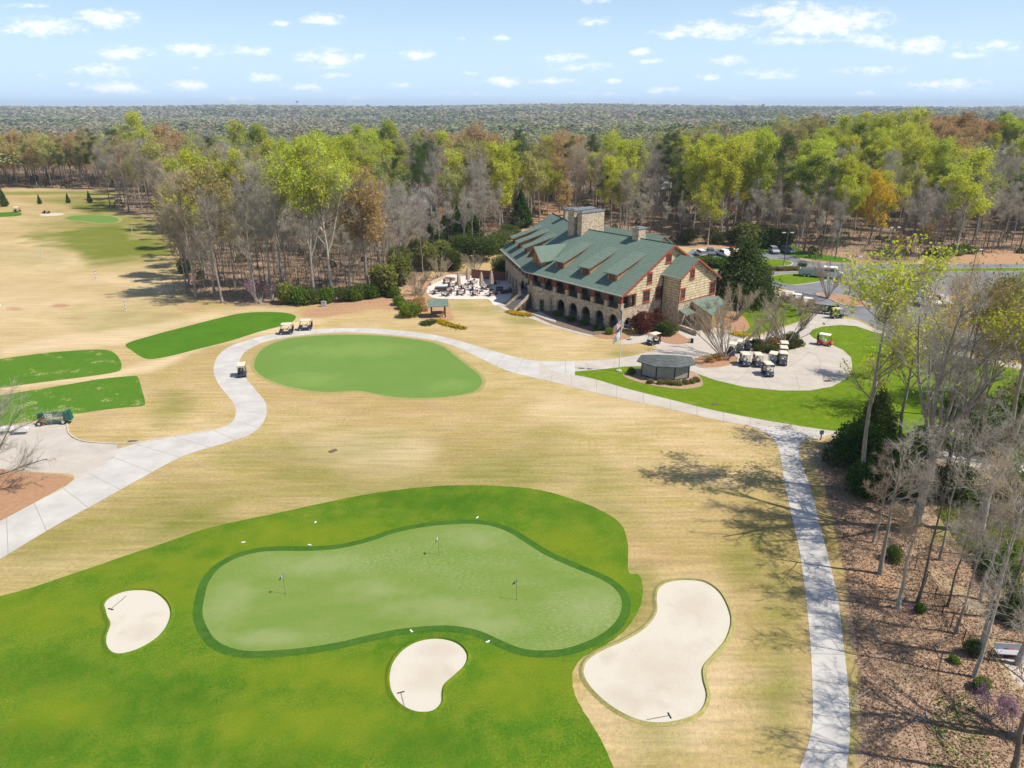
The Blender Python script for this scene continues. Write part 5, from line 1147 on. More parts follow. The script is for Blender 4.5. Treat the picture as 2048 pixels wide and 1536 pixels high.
p = G(1378, 686); o = empty('ball_washer', p); tag(o, 'small dark post and bin at the tip of the straw bed', 'ball washer'); b = MB(); b.tube([(0, 0, 0), (0, 0, .9)], .06, 6); b.build('post', RED, o); b = MB(); b.box(.2, .7, -.2, .2, 0, .8, taper=.05); b.build('bin_body', BLACKM, o)
p = G(1598, 550); o = empty('fire_hydrant', p + Vector((0, 0, .1))); tag(o, 'small red fire hydrant on the grass island of the car park', 'hydrant')
b = MB(); b.tube([(0, 0, 0), (0, 0, .55), (0, 0, .7), (0, 0, .82)], [.14, .13, .16, .05], 10); b.tube([(-.22, 0, .5), (.22, 0, .5)], .07, 8); b.build('hydrant_body', REDP, o)
# patio furniture ------------------------------------------------------------
ch = empty('patio_chair', (0, 0, 0)); DW = mat('dark_wicker', (.06, .05, .06), (.09, .075, .08), 6)
b = MB(); b.box(-.25, .25, -.25, .25, .40, .47); b.build('seat', DW, ch); b = MB(); b.box(-.25, .25, .2, .27, .47, .95, taper=.03); b.build('backrest', DW, ch)
for x_ in (-.22, .22):
    for y_ in (-.22, .22): b = MB(); b.tube([(x_, y_, 0), (x_, y_, .4)], .02, 4); b.build('leg', BLACKM, ch)
tbp = empty('patio_table', (0, 0, 0)); b = MB(); b.disc((0, 0, .74), .6, (0, 0, 1), .05, 18); b.build('tabletop', mat('table_top', (.38, .24, .22), (.3, .2, .2), 4), tbp)
b = MB(); b.tube([(0, 0, 0), (0, 0, .72)], .06, 8); b.disc((0, 0, .02), .35, (0, 0, 1), .04, 12); b.build('pedestal', BLACKM, tbp)
TBL = [(870, 588, 'patio table nearest the boxwoods at the front left corner'), (893, 592, 'front row patio table second from the left'), (922, 590, 'front row patio table third from the left'), (950, 591, 'front row patio table fourth from the left'), (980, 592, 'front row patio table beside the clubhouse walk'),
       (899, 584, 'patio table just behind the second front table'), (905, 574, 'middle row patio table left of the closed umbrellas'), (927, 578, 'middle row patio table between the first two umbrellas'), (945, 580, 'middle row patio table between the middle umbrellas'), (971, 577, 'middle row patio table between the right two umbrellas'),
       (895, 567, 'back row patio table by the low wall at left'), (945, 568, 'back row patio table behind the middle umbrellas'), (990, 568, 'back row patio table in the clubhouse shade')]
for i, (px, py, lb) in enumerate(TBL):
    o = tbp if i == 0 else copy_tree(tbp); p = G(px, py); o.location = (p.x, p.y, .05); tag(o, lb, 'table', 'round patio tables')
    for k in range(4):
        an = k * math.pi / 2 + .4 * i; c_ = ch if (i == 0 and k == 0) else copy_tree(ch); c_.location = (p.x + .85 * math.cos(an), p.y + .85 * math.sin(an), .05); c_.rotation_euler = (0, 0, an - math.pi / 2)
        tag(c_, 'dark chair drawn up to the ' + lb[:60].replace('patio table', 'round table').rstrip(), 'chair', 'chairs at the ' + lb)
um = empty('closed_umbrella', (0, 0, 0)); CAN = mat('tan_canvas', (.48, .36, .27), (.40, .29, .22), 3, bump=.4)
b = MB(); b.box(-.4, .4, -.4, .4, 0, .12); b.build('base', BLACKM, um); b = MB(); b.tube([(0, 0, .1), (0, 0, 4.3)], .04, 6); b.build('pole', BLACKM, um)
b = MB(); n_ = 12
lv = [(4.25, .05), (3.9, .20), (3.2, .34), (2.2, .42), (1.35, .46), (1.25, .30)]
for k in range(len(lv) - 1):
    for q in range(n_):
        def pt(kk_, qq): z, r_ = lv[kk_]; a = 2 * math.pi * qq / n_; rr_ = r_ * (1 + .25 * (qq % 2) - .1); return (rr_ * math.cos(a), rr_ * math.sin(a), z)
        b.face([pt(k, q), pt(k, (q + 1) % n_), pt(k + 1, (q + 1) % n_), pt(k + 1, q)])
b.build('canopy', CAN, um)
for i, (px, py, lb) in enumerate(((918, 583, 'leftmost tan closed umbrella on the patio'), (936, 571, 'tan closed umbrella set back, second from the left'), (963, 583, 'tan closed umbrella third from the left in the front line'), (983, 580, 'rightmost tan closed umbrella nearest the clubhouse'))):
    o = um if i == 0 else copy_tree(um); p = G(px, py); o.location = (p.x, p.y, .05); o.rotation_euler = (0, 0, i); tag(o, lb, 'umbrella', 'closed patio umbrellas')
# long bar, low wall, lounge seats, brick screen wall
p = G(882, 583); o = empty('serving_counter', (p.x, p.y, .05), R(4)); tag(o, 'long dark serving counter with blue cover at the left of the patio', 'counter'); b = MB(); b.box(-1.2, 1.2, -.35, .35, 0, .95); b.build('counter_body', DW, o); b = MB(); b.box(-1.25, 1.25, -.4, .4, .95, 1.02); b.build('cover', mat('blue_cover', (.12, .2, .32)), o)
pw = [G(*q) for q in crom([(862, 572), (874, 565), (890, 560), (910, 562)], 5, False)]; b = MB()
for i in range(len(pw) - 1):
    t = (pw[i + 1] - pw[i]).normalized(); nn = Vector((-t.y, t.x, 0)) * .4; u, v = pw[i], pw[i + 1]; b.hexa([u, v, v + nn, u + nn] + [q + Vector((0, 0, .75)) for q in (u, v, v + nn, u + nn)])
tag(b.build('low_wall', STONE), 'low curved stone wall behind the patio tables at left', 'wall')
def wallseg(a, c, h_, th, m, name, lb, cat):
    a, c = G(*a), G(*c); t = (c - a).normalized(); nn = Vector((-t.y, t.x, 0)) * th; b = MB(); b.hexa([a, c, c + nn, a + nn] + [q + Vector((0, 0, h_)) for q in (a, c, c + nn, a + nn)]); return tag(b.build(name, m), lb, cat)
wallseg((943, 556), (1010, 562), 2.0, .25, mat('red_fence', (.20, .08, .06), (.15, .06, .05), 4), 'screen_wall', 'dark red board screen behind the patio by the clubhouse', 'screen')
ls = empty('lounge_seat', (0, 0, 0)); b = MB(); b.box(-.8, .8, -.4, .4, .05, .4); b.build('frame', DW, ls); b = MB(); b.box(-.75, .75, -.35, .3, .4, .52, taper=.03); b.build('cushion', mat('grey_cushion', (.14, .14, .15)), ls); b = MB(); b.box(-.8, .8, .3, .45, .3, .85); b.build('backrest', DW, ls)
for i, (px, py, dg, lb) in enumerate(((999, 582, 0, 'dark lounge seat at the back of the shaded corner'), (1008, 587, 200, 'dark lounge seat facing the others in the shaded corner'), (1018, 584, -70, 'dark lounge seat against the wing arches'), (992, 588, 90, 'dark lounge seat nearest the right umbrella'))):
    o = ls if i == 0 else copy_tree(ls); p = G(px, py); o.location = (p.x, p.y, .05); o.rotation_euler = (0, 0, R(dg)); tag(o, lb, 'lounge seat', 'lounge seats by the wing')
# fence in the right-hand wood -------------------------------------------------
FZ = lambda zx, zy: (1600 + zx / 2.62, 950 + zy / 2.62)
fpts = [G(*FZ(*q)) for q in ((508, 432), (545, 505), (600, 500), (655, 575), (703, 655), (742, 738), (788, 800), (850, 885), (905, 975), (985, 985))]
fr = empty('chain_link_fence', fpts[0]); tag(fr, 'thin black chain link fence running through the leaf litter under the trees', 'fence')
for q in fpts: b = MB(); b.tube([q - fpts[0], q - fpts[0] + Vector((0, 0, 1.35))], .035, 6); b.build('post', BLACKM, fr)
b = MB()
for i in range(len(fpts) - 1):
    u, v = fpts[i] - fpts[0], fpts[i + 1] - fpts[0]
    for zz in (.12, 1.28): b.tube([u + Vector((0, 0, zz)), v + Vector((0, 0, zz))], .02, 4)
    m_ = max(4, int((v - u).length / .16))
    for k in range(m_):
        for s_ in (0, 1):
            p, q_ = u.lerp(v, k / m_), u.lerp(v, min(1, (k + 3) / m_)); 
            b.tube([p + Vector((0, 0, .12 if s_ else 1.28)), q_ + Vector((0, 0, 1.28 if s_ else .12))], .006, 3, cap=False)
b.build('wire_mesh', BLACKM, fr)
# bench, toys on the concrete pad
p = G(2030, 1316); o = empty('garden_bench', p + Vector((0, 0, .035)), R(-6)); tag(o, 'grey garden bench beside the concrete pad at the right edge', 'bench'); b = MB(); b.box(-1.4, 1.4, -.25, .25, .40, .46); b.build('seat', mat('grey_slats', (.45, .45, .47), (.38, .38, .4), 5), o)
for x_ in (-1.2, 1.2): b = MB(); b.box(x_ - .05, x_ + .05, -.22, .22, 0, .4); b.build('leg', BLACKM, o)
b = MB(); b.box(-1.4, 1.4, .3, .36, .5, .95); b.build('backrest', MATS['grey_slats'], o)
for (px, py, cc, nm, lb) in ((2002, 1304, (.04, .16, .45), 'toy_wagon', 'blue toy wagon by the left end of the garden bench'), (2019, 1308, (.5, .03, .07), 'toy_truck', 'red toy truck on the pad beneath the garden bench'), (2011, 1306, (.55, .36, .15), 'toy_bucket', 'tan toy bucket between the blue and red toys')):
    p = G(px, py); o = empty(nm, p + Vector((0, 0, .035))); tag(o, lb, 'toy'); mt = mat('toy_' + nm, cc, rough=.4)
    if nm == 'toy_bucket': b = MB(); b.tube([(0, 0, 0), (0, 0, .3)], [.12, .18], 10); b.build('bucket_body', mt, o)
    else:
        b = MB(); b.box(-.3, .3, -.16, .16, .1, .3, taper=-.03); b.build('toy_body', mt, o)
        for x_ in (-.2, .2):
            for s_ in (-1, 1): b = MB(); b.disc((x_, s_ * .17, .09), .09, (0, 1, 0), .05, 10); b.build('wheel', BLK, o)
# houses in the woods -----------------------------------------------------------
HW = mat('house_wall', (.34, .29, .24), (.28, .24, .2), 2); HR = mat('grey_house_roof', (.17, .17, .185), (.21, .21, .225), 1.5); BRK = mat('brick_wall', (.30, .13, .09), (.24, .11, .08), 3)
def house(px, py, deg, L_, W_, h_, rh, wall, label, cross=True):
    p = G(px, py); o = empty('house', (p.x, p.y, gh(p.x, p.y)), R(deg)); tag(o, label, 'house')
    b = MB(); b.box(-L_ / 2, L_ / 2, -W_ / 2, W_ / 2, -1, h_)
    for s_ in (-1, 1): b.face([(s_ * L_ / 2, -W_ / 2, h_), (s_ * L_ / 2, W_ / 2, h_), (s_ * L_ / 2, 0, h_ + rh)])
    if cross: b.box(L_ * .1, L_ * .4, -W_ / 2 - 3, -W_ / 2, -1, h_); b.face([(L_ * .1, -W_ / 2 - 3, h_), (L_ * .4, -W_ / 2 - 3, h_), (L_ * .25, -W_ / 2 - 3, h_ + rh * .8)])
    b.build('wall', wall, o); b = MB()
    for s_ in (-1, 1): b.slab([(-L_ / 2 - .5, 0, h_ + rh + .1), (L_ / 2 + .5, 0, h_ + rh + .1), (L_ / 2 + .5, s_ * (W_ / 2 + .5), h_ - .1), (-L_ / 2 - .5, s_ * (W_ / 2 + .5), h_ - .1)], .2)
    if cross:
        for s_ in (-1, 1): b.slab([(L_ * .25, 0, h_ + rh * .8 + .15), (L_ * .25, -W_ / 2 - 3.5, h_ + rh * .8 + .15), (L_ * .25 + s_ * (L_ * .15 + .4), -W_ / 2 - 3.5, h_ - .1), (L_ * .25 + s_ * (L_ * .15 + .4), 0, h_ - .1)], .2)
    r_ = b.build('roof', HR, o); b = MB(); b.box(-L_ * .3, -L_ * .3 + 1, -.6, .6, h_, h_ + rh + 1.2); b.build('chimney', BRK, r_)
    for k in range(4):
        x_ = -L_ / 2 + L_ * (k + .5) / 4.6
        b = MB(); b.box(x_ - .6, x_ + .6, -W_ / 2 - .08, -W_ / 2, 1.2, 2.6); q_ = b.build('window', WHITE, o); b = MB(); b.box(x_ - .5, x_ + .5, -W_ / 2 - .1, -W_ / 2 - .081, 1.3, 2.5); b.build('pane', GLASS, q_)
house(1105, 398, -18, 24, 13, 6.5, 5, HW, 'large grey roofed house among bare trees behind the clubhouse chimneys')
house(1018, 405, 12, 18, 11, 5.5, 4, HW, 'grey roofed house left of the dark cedar behind the clubhouse')
house(818, 428, 25, 16, 10, 5, 4, WHITE, 'pale house half hidden by bare trees left of the white blossom')
house(1700, 430, -8, 26, 13, 5.5, 5, HW, 'wide grey roofed house behind the golden tree')
house(2000, 392, 10, 24, 14, 6.5, 6, HW, 'grey roofed house on the rise at the right edge')
house(1325, 400, 30, 20, 12, 5.5, 4.5, HW, 'grey roofed house behind tall bare trees right of the chimneys')
house(1250, 372, -10, 20, 12, 5.5, 4.5, HW, 'grey roofed house deep in the wood above the clubhouse ridge')
house(1480, 420, 15, 16, 10, 5, 4, BRK, 'low brick house deep in the wood above the upper car park')
wallseg((975, 455), (1190, 452), 1.2, .6, mat('clay_bank', (.34, .16, .11), (.26, .12, .09), .8, bump=.6), 'court_wall', 'long low reddish bank behind the clubhouse under bare trees', 'wall')
# far buildings and water tower on the horizon
def far_box(az_px, dist, w_, h_, label, m):
    u = (az_px - 1024) / FPX / cp; x, y = u * dist, dist; z = gh(x, y); o = empty('warehouse', (x, y, z)); tag(o, label, 'building')
    b = MB(); b.box(-w_ / 2, w_ / 2, -w_ / 4, w_ / 4, 0, h_); b.build('wall', m, o); b = MB(); b.box(-w_ / 2 - 1, w_ / 2 + 1, -w_ / 4 - 1, w_ / 4 + 1, h_, h_ + 1.5); b.build('roof', WHITE, o)
far_box(20, 4600, 75, 48, 'pale warehouse on the skyline at the far left', WHITE); far_box(102, 1700, 48, 27, 'long white building down in the hazy valley at left', WHITE); far_box(140, 900, 26, 23, 'pale roofed building at the foot of the hazy valley', HW)
u = (652 - 1024) / FPX / cp; d_ = 4300; o = empty('water_tower', (u * d_, d_, gh(u * d_, d_))); tag(o, 'tiny water tower standing up from the far skyline', 'water tower')
b = MB(); b.tube([(0, 0, 0), (0, 0, 42)], 2, 8); b.build('stem', GREYM, o); b = MB(); b.tube([(0, 0, 40), (0, 0, 43), (0, 0, 47), (0, 0, 50)], [3, 8, 8, 3], 12); b.build('tank', mat('tank_grey', (.25, .27, .3)), o)
# ================================================================== VEGETATION
def mesh_np(name, V, F, mats, mi=None, smooth=False):
    """V (n,3); F list of (faces array) with 3 or 4 columns; mi list of material index per array"""
    me = bpy.data.meshes.new(name); V = np.concatenate(V) if isinstance(V, list) else V
    me.vertices.add(len(V)); me.vertices.foreach_set('co', V.astype(np.float32).ravel())
    tot = sum(f.size for f in F); me.loops.add(tot); me.loops.foreach_set('vertex_index', np.concatenate([f.ravel() for f in F]).astype(np.int32))
    nf = sum(len(f) for f in F); me.polygons.add(nf); cnt = np.concatenate([np.full(len(f), f.shape[1]) for f in F]); st = np.concatenate([[0], np.cumsum(cnt)[:-1]])
    me.polygons.foreach_set('loop_start', st.astype(np.int32)); me.polygons.foreach_set('loop_total', cnt.astype(np.int32))
    if mi is not None: me.polygons.foreach_set('material_index', np.concatenate([np.full(len(f), m) for f, m in zip(F, mi)]).astype(np.int32))
    if smooth: me.polygons.foreach_set('use_smooth', np.ones(nf, bool))
    for m in mats: me.materials.append(m)
    me.update(calc_edges=True); return me
def tubes_np(Pn, Rn, s):
    """Pn (N,K,3) polylines, Rn (N,K) radii"""
    n, k, _ = Pn.shape; T = np.empty_like(Pn); T[:, 1:-1] = Pn[:, 2:] - Pn[:, :-2]; T[:, 0] = Pn[:, 1] - Pn[:, 0]; T[:, -1] = Pn[:, -1] - Pn[:, -2]
    T /= np.linalg.norm(T, axis=2, keepdims=True) + 1e-9
    ref = np.where(np.abs(T[:, :1, 2:3]) > .8, np.array([1., 0, 0]), np.array([0, 0, 1.])); A = np.cross(T, np.broadcast_to(ref, T.shape)); A /= np.linalg.norm(A, axis=2, keepdims=True) + 1e-9; B = np.cross(T, A)
    an = 2 * np.pi * np.arange(s) / s
    V = Pn[:, :, None, :] + Rn[:, :, None, None] * (A[:, :, None, :] * np.cos(an)[None, None, :, None] + B[:, :, None, :] * np.sin(an)[None, None, :, None])
    ii = np.arange(n * k * s).reshape(n, k, s); r = np.roll(ii, -1, axis=2)
    F = np.stack([ii[:, :-1], r[:, :-1], r[:, 1:], ii[:, 1:]], -1).reshape(-1, 4); return V.reshape(-1, 3), F
def unit(v): return v / (np.linalg.norm(v, axis=-1, keepdims=True) + 1e-9)
def children(rg, Pn, Rn, N, tmin, lr, ang, up, K, rr, wob=.12, tmax=1.0, ltaper=.55, par_len=None):
    """grow N child branches on parents"""
    L_ = np.linalg.norm(np.diff(Pn, axis=1), axis=2).sum(1); pr = L_ / L_.sum(); pi = rg.choice(len(Pn), N, p=pr)
    t = tmin + (tmax - tmin) * rg.random(N) ** .8; k = Pn.shape[1] - 1; f = t * k; i0 = np.minimum(f.astype(int), k - 1); fr = (f - i0)[:, None]
    P0 = Pn[pi, i0] * (1 - fr) + Pn[pi, i0 + 1] * fr; R0 = Rn[pi, i0] * (1 - fr[:, 0]) + Rn[pi, i0 + 1] * fr[:, 0]; T = unit(Pn[pi, i0 + 1] - Pn[pi, i0])
    rv = unit(np.cross(T, rg.normal(size=(N, 3)))); a = R(ang) * (.7 + .6 * rg.random(N))[:, None]
    D = unit(T * np.cos(a) + rv * np.sin(a) + np.array([0, 0, up]))
    tt = (t - tmin) / max(tmax - tmin, .01); ln = L_[pi] * lr * (.6 + .8 * rg.random(N)) * (1 - ltaper * tt) * (.62 + .38 * np.minimum(1, tt / .3))
    Q = np.empty((N, K, 3)); Q[:, 0] = P0; st = ln / (K - 1)
    for j in range(1, K):
        D = unit(D + rg.normal(size=(N, 3)) * wob + np.array([0, 0, up * .25])); Q[:, j] = Q[:, j - 1] + D * st[:, None]
    r0 = np.minimum(R0 * rr, ln * .03 + .004); RR = r0[:, None] * np.linspace(1, .35, K)[None]; return Q, RR
def twigs_np(rg, Pn, N, ln, wd, up=.25, tmin=.2):
    L_ = np.linalg.norm(Pn[:, -1] - Pn[:, 0], axis=1); pi = rg.choice(len(Pn), N, p=L_ / L_.sum()); t = tmin + (1 - tmin) * rg.random(N); k = Pn.shape[1] - 1; f = t * k; i0 = np.minimum(f.astype(int), k - 1); fr = (f - i0)[:, None]
    P0 = Pn[pi, i0] * (1 - fr) + Pn[pi, i0 + 1] * fr; T = unit(Pn[pi, i0 + 1] - Pn[pi, i0]); D = unit(T * .7 + rg.normal(size=(N, 3)) * .55 + np.array([0, 0, up])); l_ = ln * (.5 + rg.random(N))[:, None]
    S = unit(np.cross(D, rg.normal(size=(N, 3)))) * wd * .5; V = np.stack([P0 - S, P0 + S, P0 + D * l_], 1); return V.reshape(-1, 3), np.arange(3 * N).reshape(N, 3), P0 + D * l_, P0
def quads_np(rg, C, size, flat=0.0, aspect=.6):
    N = len(C); n_ = unit(rg.normal(size=(N, 3)) + np.array([0, 0, flat])); a = unit(np.cross(n_, rg.normal(size=(N, 3)))); b_ = np.cross(n_, a); s = size * (.6 + .8 * rg.random(N))[:, None]
    V = np.stack([C - a * s, C - b_ * s * aspect, C + a * s, C + b_ * s * aspect], 1); return V.reshape(-1, 3), np.arange(4 * N).reshape(N, 4)
BARKS = {k: mat('bark_' + k, c1, c2, 3, rough=1, bump=.5, bscale=8, tint=.2) for k, (c1, c2) in dict(grey=((.25, .215, .18), (.36, .32, .28)), dark=((.11, .09, .07), (.18, .15, .12)), pale=((.40, .37, .32), (.27, .24, .20)), pine=((.20, .13, .09), (.28, .20, .14))).items()}
TWIG = {k: leaf_mat('twig_' + k, c1, c2, .4, .35, .16) for k, (c1, c2) in dict(grey=((.50, .45, .37), (.39, .35, .29)), tan=((.52, .43, .30), (.42, .34, .23)), dark=((.20, .17, .14), (.14, .12, .10)), mauve=((.47, .40, .34), (.39, .33, .28)), pale=((.55, .50, .44), (.44, .40, .34))).items()}
LEAFM = {k: leaf_mat('leaf_' + k, c1, c2, .45, .45, .16) for k, (c1, c2) in dict(lime=((.60, .62, .05), (.44, .50, .06)), young=((.50, .52, .14), (.38, .40, .12)), olive=((.46, .38, .13), (.36, .32, .11)), gold=((.90, .72, .03), (.75, .60, .03)), rust=((.60, .40, .16), (.50, .34, .15)), russet=((.50, .25, .09), (.42, .22, .09)),
      pine=((.06, .10, .03), (.10, .15, .04)), cedar=((.045, .10, .018), (.09, .16, .025)), magnolia=((.06, .10, .022), (.17, .20, .055)), box=((.13, .20, .02), (.22, .28, .03)), burgundy=((.13, .035, .03), (.18, .10, .05)), purple=((.34, .16, .34), (.26, .14, .24)), white=((.68, .66, .60), (.5, .5, .42)), flower=((.65, .48, .02), (.55, .36, .02)), fresh=((.16, .24, .03), (.10, .17, .03)), shrubolive=((.30, .29, .07), (.17, .21, .05)), grass=((.30, .25, .10), (.22, .2, .07))).items()}
def tree_mesh(seed, H_=22, r0=.32, clear=.35, n1=20, n2=150, n3=800, ntw=6000, spread=.34, ang=48, up=.35, tw_len=.9, tw_w=.035, leaves=0, lsize=.22, lmat=None, bark='grey', twig='grey', fork=0, fan=0, lean=0, lsc=.5, l3side=3, wob=.12, ltop=0.0, ltaper=.62):
    rg = np.random.default_rng(seed); K = 9
    t = np.linspace(0, 1, K); bend = np.cumsum(rg.normal(size=(K, 2)) * .012 * H_, axis=0) * .5; bend -= bend[:1]
    Pn = np.zeros((1, K, 3)); Pn[0, :, 0] = bend[:, 0] + lean * t * H_; Pn[0, :, 1] = bend[:, 1]; Pn[0, :, 2] = t * H_ * .93
    Rn = (r0 * (1 - .86 * t ** .9))[None]; Rn[0, 0] *= 1.35
    par, parR = Pn, Rn
    if fan:
        Pn = Pn * np.array([1, 1, clear]); Rn = (r0 * (1 - .38 * t))[None]; Rn[0, 0] *= 1.3; Q, RQ = children(rg, Pn, Rn, fan, .72, .80 * (1 - clear) / clear * 1.15, 27, .22, 8, .66, .07, 1.0, .0); par, parR = Q, RQ; fork = 0
    if fork:
        Q, RQ = children(rg, Pn, Rn, fork, clear * .9, .55, 26, .3, 6, .85, .06, clear * 1.6, .1); par = np.concatenate([Pn[:, ::1][:, :9][:, [0, 2, 4, 5, 6, 8]], Q]); parR = np.concatenate([Rn[:, [0, 2, 4, 5, 6, 8]], RQ])
    L1, R1 = children(rg, par, parR, n1, .22 if fan else clear, spread, ang, up, 6, .55, wob, 1.0, ltaper)
    L2, R2 = children(rg, np.concatenate([L1]), R1, n2, .2, .5, 42, up * .8, 4, .6, wob * 1.3)
    L3, R3 = children(rg, L2, R2, n3, .15, .6, 40, up * .7, 3, .6, wob * 1.5)
    vs, fs = [], []; off = 0
    def add(V, F):
        nonlocal off
        vs.append(V); fs.append(F + off); off += len(V)
    add(*tubes_np(Pn, Rn, 9))
    if fork or fan: add(*tubes_np(Q, RQ, 7))
    add(*tubes_np(L1, R1, 5)); 
    trunk = mesh_np('trunk', vs, fs, [BARKS[bark]])
    vs, fs, off = [], [], 0; add(*tubes_np(L2, np.maximum(R2, .012), 4)); add(*tubes_np(L3, np.maximum(R3, .009), l3side)); mi = [0, 0]
    V, F, tips, mid = twigs_np(rg, np.concatenate([L3, L2[:, [0, 2, 3]]]), ntw, tw_len, tw_w); add(V, F); mi.append(0)
    if leaves:
        src = np.concatenate([tips, (tips + mid) / 2]); 
        if ltop: pz = np.clip((src[:, 2] / H_ - ltop) / .3, .02, 1); src = src[rg.random(len(src)) < pz]
        cidx = rg.integers(0, len(src), leaves); C = src[cidx] + rg.normal(size=(leaves, 3)) * lsc; V, F = quads_np(rg, C, lsize, .4); add(V, F); mi.append(1)
    crown = mesh_np('crown', vs, fs, [TWIG[twig]] + ([LEAFM[lmat]] if lmat else []), mi)
    return trunk, crown
def pine_mesh(seed, H_=24, r0=.28, clear=.5, ntier=26, tuft=150, rad=4.2, nd=9, dark='pine'):
    rg = np.random.default_rng(seed); K = 7; t = np.linspace(0, 1, K); Pn = np.zeros((1, K, 3)); Pn[0, :, 2] = t * H_; Pn[0, :, 0] = np.sin(t * 2 + seed) * .25
    Rn = (r0 * (1 - .85 * t))[None]; L1, R1 = children(rg, Pn, Rn, ntier, clear, rad / H_, 74, .12, 5, .4, .1, .99, .7)
    L2, R2 = children(rg, L1, R1, ntier * 5, .3, .45, 38, .25, 3, .6, .15)
    vs, fs = [], []; off = 0
    V, F = tubes_np(Pn, Rn, 8); vs.append(V); fs.append(F); off = len(V); V, F = tubes_np(L1, R1, 4); vs.append(V); fs.append(F + off)
    trunk = mesh_np('trunk', vs, fs, [BARKS['pine']])
    tips = np.concatenate([L2[:, -1], L2[:, 1], L1[:, -1], L1[:, -2], Pn[:, -1]]); C = tips[rg.integers(0, len(tips), tuft * 30)] + rg.normal(size=(tuft * 30, 3)) * np.array([.5, .5, .28])
    V, F = quads_np(rg, C, .24, .8, .22); Vt, Ft = tubes_np(L2, np.maximum(R2, .012), 3); crown = mesh_np('crown', [V, Vt], [F, Ft + len(V)], [LEAFM[dark], BARKS['pine']], [0, 1]); return trunk, crown
def cone_mesh(seed, H_=10, rad=2.2, n=9000, lm='cedar', size=.16, power=1.0, base=.02, rough_=.22):
    rg = np.random.default_rng(seed); z = rg.random(n) ** 1.25; prof = np.where(z < .12, z / .12 * .6 + .4, (1 - z) / .88) ** power; a = rg.random(n) * 2 * np.pi; lump = 1 + rough_ * np.sin(a * 5 + z * 17 + seed) + rough_ * .7 * np.sin(a * 3 - z * 31)
    r_ = rad * prof * lump * (1 - .45 * rg.random(n) ** 2.5); C = np.stack([r_ * np.cos(a), r_ * np.sin(a), base * H_ + z * H_ * (1 - base) + rg.normal(size=n) * .1], 1); V, F = quads_np(rg, C, size, .3, .5)
    Pn = np.zeros((1, 4, 3)); Pn[0, :, 2] = np.linspace(0, H_ * .9, 4); Vt, Ft = tubes_np(Pn, np.array([[.16, .12, .08, .02]]) * H_ / 10, 6)
    return mesh_np('trunk', Vt, [Ft], [BARKS['dark']]), mesh_np('crown', V, [F], [LEAFM[lm]], [0])
def blob_mesh(seed, rx, ry, rz_, n, lm, size, lumps=5, trunk=.4, core=.72, cz=None, flat=.3):
    """dense rounded evergreen made of overlapping leafy lumps"""
    rg = np.random.default_rng(seed); cz = rz_ if cz is None else cz; cs = [(0, 0, cz, .8)]
    for k in range(lumps): a = rg.random() * 6.28; q = .25 + .4 * rg.random(); cs.append((rx * q * math.cos(a), ry * q * math.sin(a), cz + (rg.random() - .55) * rz_ * .9, .42 + .25 * rg.random()))
    pts = []; 
    for (x, y, z, s) in cs:
        m = int(n * s * s / sum(c[3] ** 2 for c in cs)); d = unit(rg.normal(size=(m, 3))); q = (1 - .3 * rg.random(m) ** 2)[:, None] * (1 + .13 * np.sin(d[:, :1] * 9 + seed) * np.sin(d[:, 1:2] * 8) + .1 * np.sin(d[:, 2:3] * 11))
        pts.append(np.array([x, y, z]) + d * q * np.array([rx, ry, rz_]) * s)
    C = np.concatenate(pts); C = C[C[:, 2] > .03]; V, F = quads_np(rg, C, size, flat, .6); Pn = np.zeros((1, 3, 3)); Pn[0, :, 2] = [0, cz * .6, cz * 1.2]; Vt, Ft = tubes_np(Pn, np.array([[trunk, trunk * .8, trunk * .4]]) * .3, 6)
    return mesh_np('trunk', Vt, [Ft], [BARKS['dark']]), mesh_np('crown', V, [F], [LEAFM[lm]], [0])
def vase_mesh(seed, H_=7, ns=14, spread=.62, twig='tan', ntw=5000, tw=.7, fall=0.0, leaves=0, lm=None):
    rg = np.random.default_rng(seed); K = 6; a = rg.random(ns) * 2 * np.pi; D = unit(np.stack([np.cos(a) * spread, np.sin(a) * spread, np.ones(ns) * (.8 + .5 * rg.random(ns))], 1)); Q = np.empty((ns, K, 3)); Q[:, 0] = rg.normal(size=(ns, 3)) * np.array([.15, .15, 0]); ln = H_ * (.75 + .4 * rg.random(ns)) * .95 / (K - 1)
    for j in range(1, K): D = unit(D + rg.normal(size=(ns, 3)) * .06 + np.array([0, 0, .03])); Q[:, j] = Q[:, j - 1] + D * ln[:, None]
    RR = .085 * H_ / 7 * np.linspace(1, .3, K)[None] * (.7 + .6 * rg.random(ns))[:, None]; L2, R2 = children(rg, Q, RR, ns * 9, .35, .33, 26, .3, 4, .55, .1); L3, R3 = children(rg, L2, R2, ns * 45, .15, .6, 28, .35, 3, .6, .12)
    V1, F1 = tubes_np(Q, RR, 6); trunk = mesh_np('trunk', V1, [F1], [BARKS['pale']])
    V2, F2 = tubes_np(L2, R2, 4); V3, F3 = tubes_np(L3, np.maximum(R3, .008), 3); V4, F4, tips, _ = twigs_np(rg, L3, ntw, tw, .022, .3); o2, o3 = len(V2), len(V2) + len(V3); vs = [V2, V3, V4]; fs = [F2, F3 + o2, F4 + o3]; mi = [0, 0, 0]
    if leaves: V5, F5 = quads_np(rg, tips[rg.integers(0, len(tips), leaves)] + rg.normal(size=(leaves, 3)) * .1, .1); vs.append(V5); fs.append(F5 + o3 + len(V4)); mi.append(1)
    return trunk, mesh_np('crown', vs, fs, [TWIG[twig]] + ([LEAFM[lm]] if lm else []), mi)
PROTO = {}
def reg(kind, meshes): PROTO.setdefault(kind, []).append(meshes)
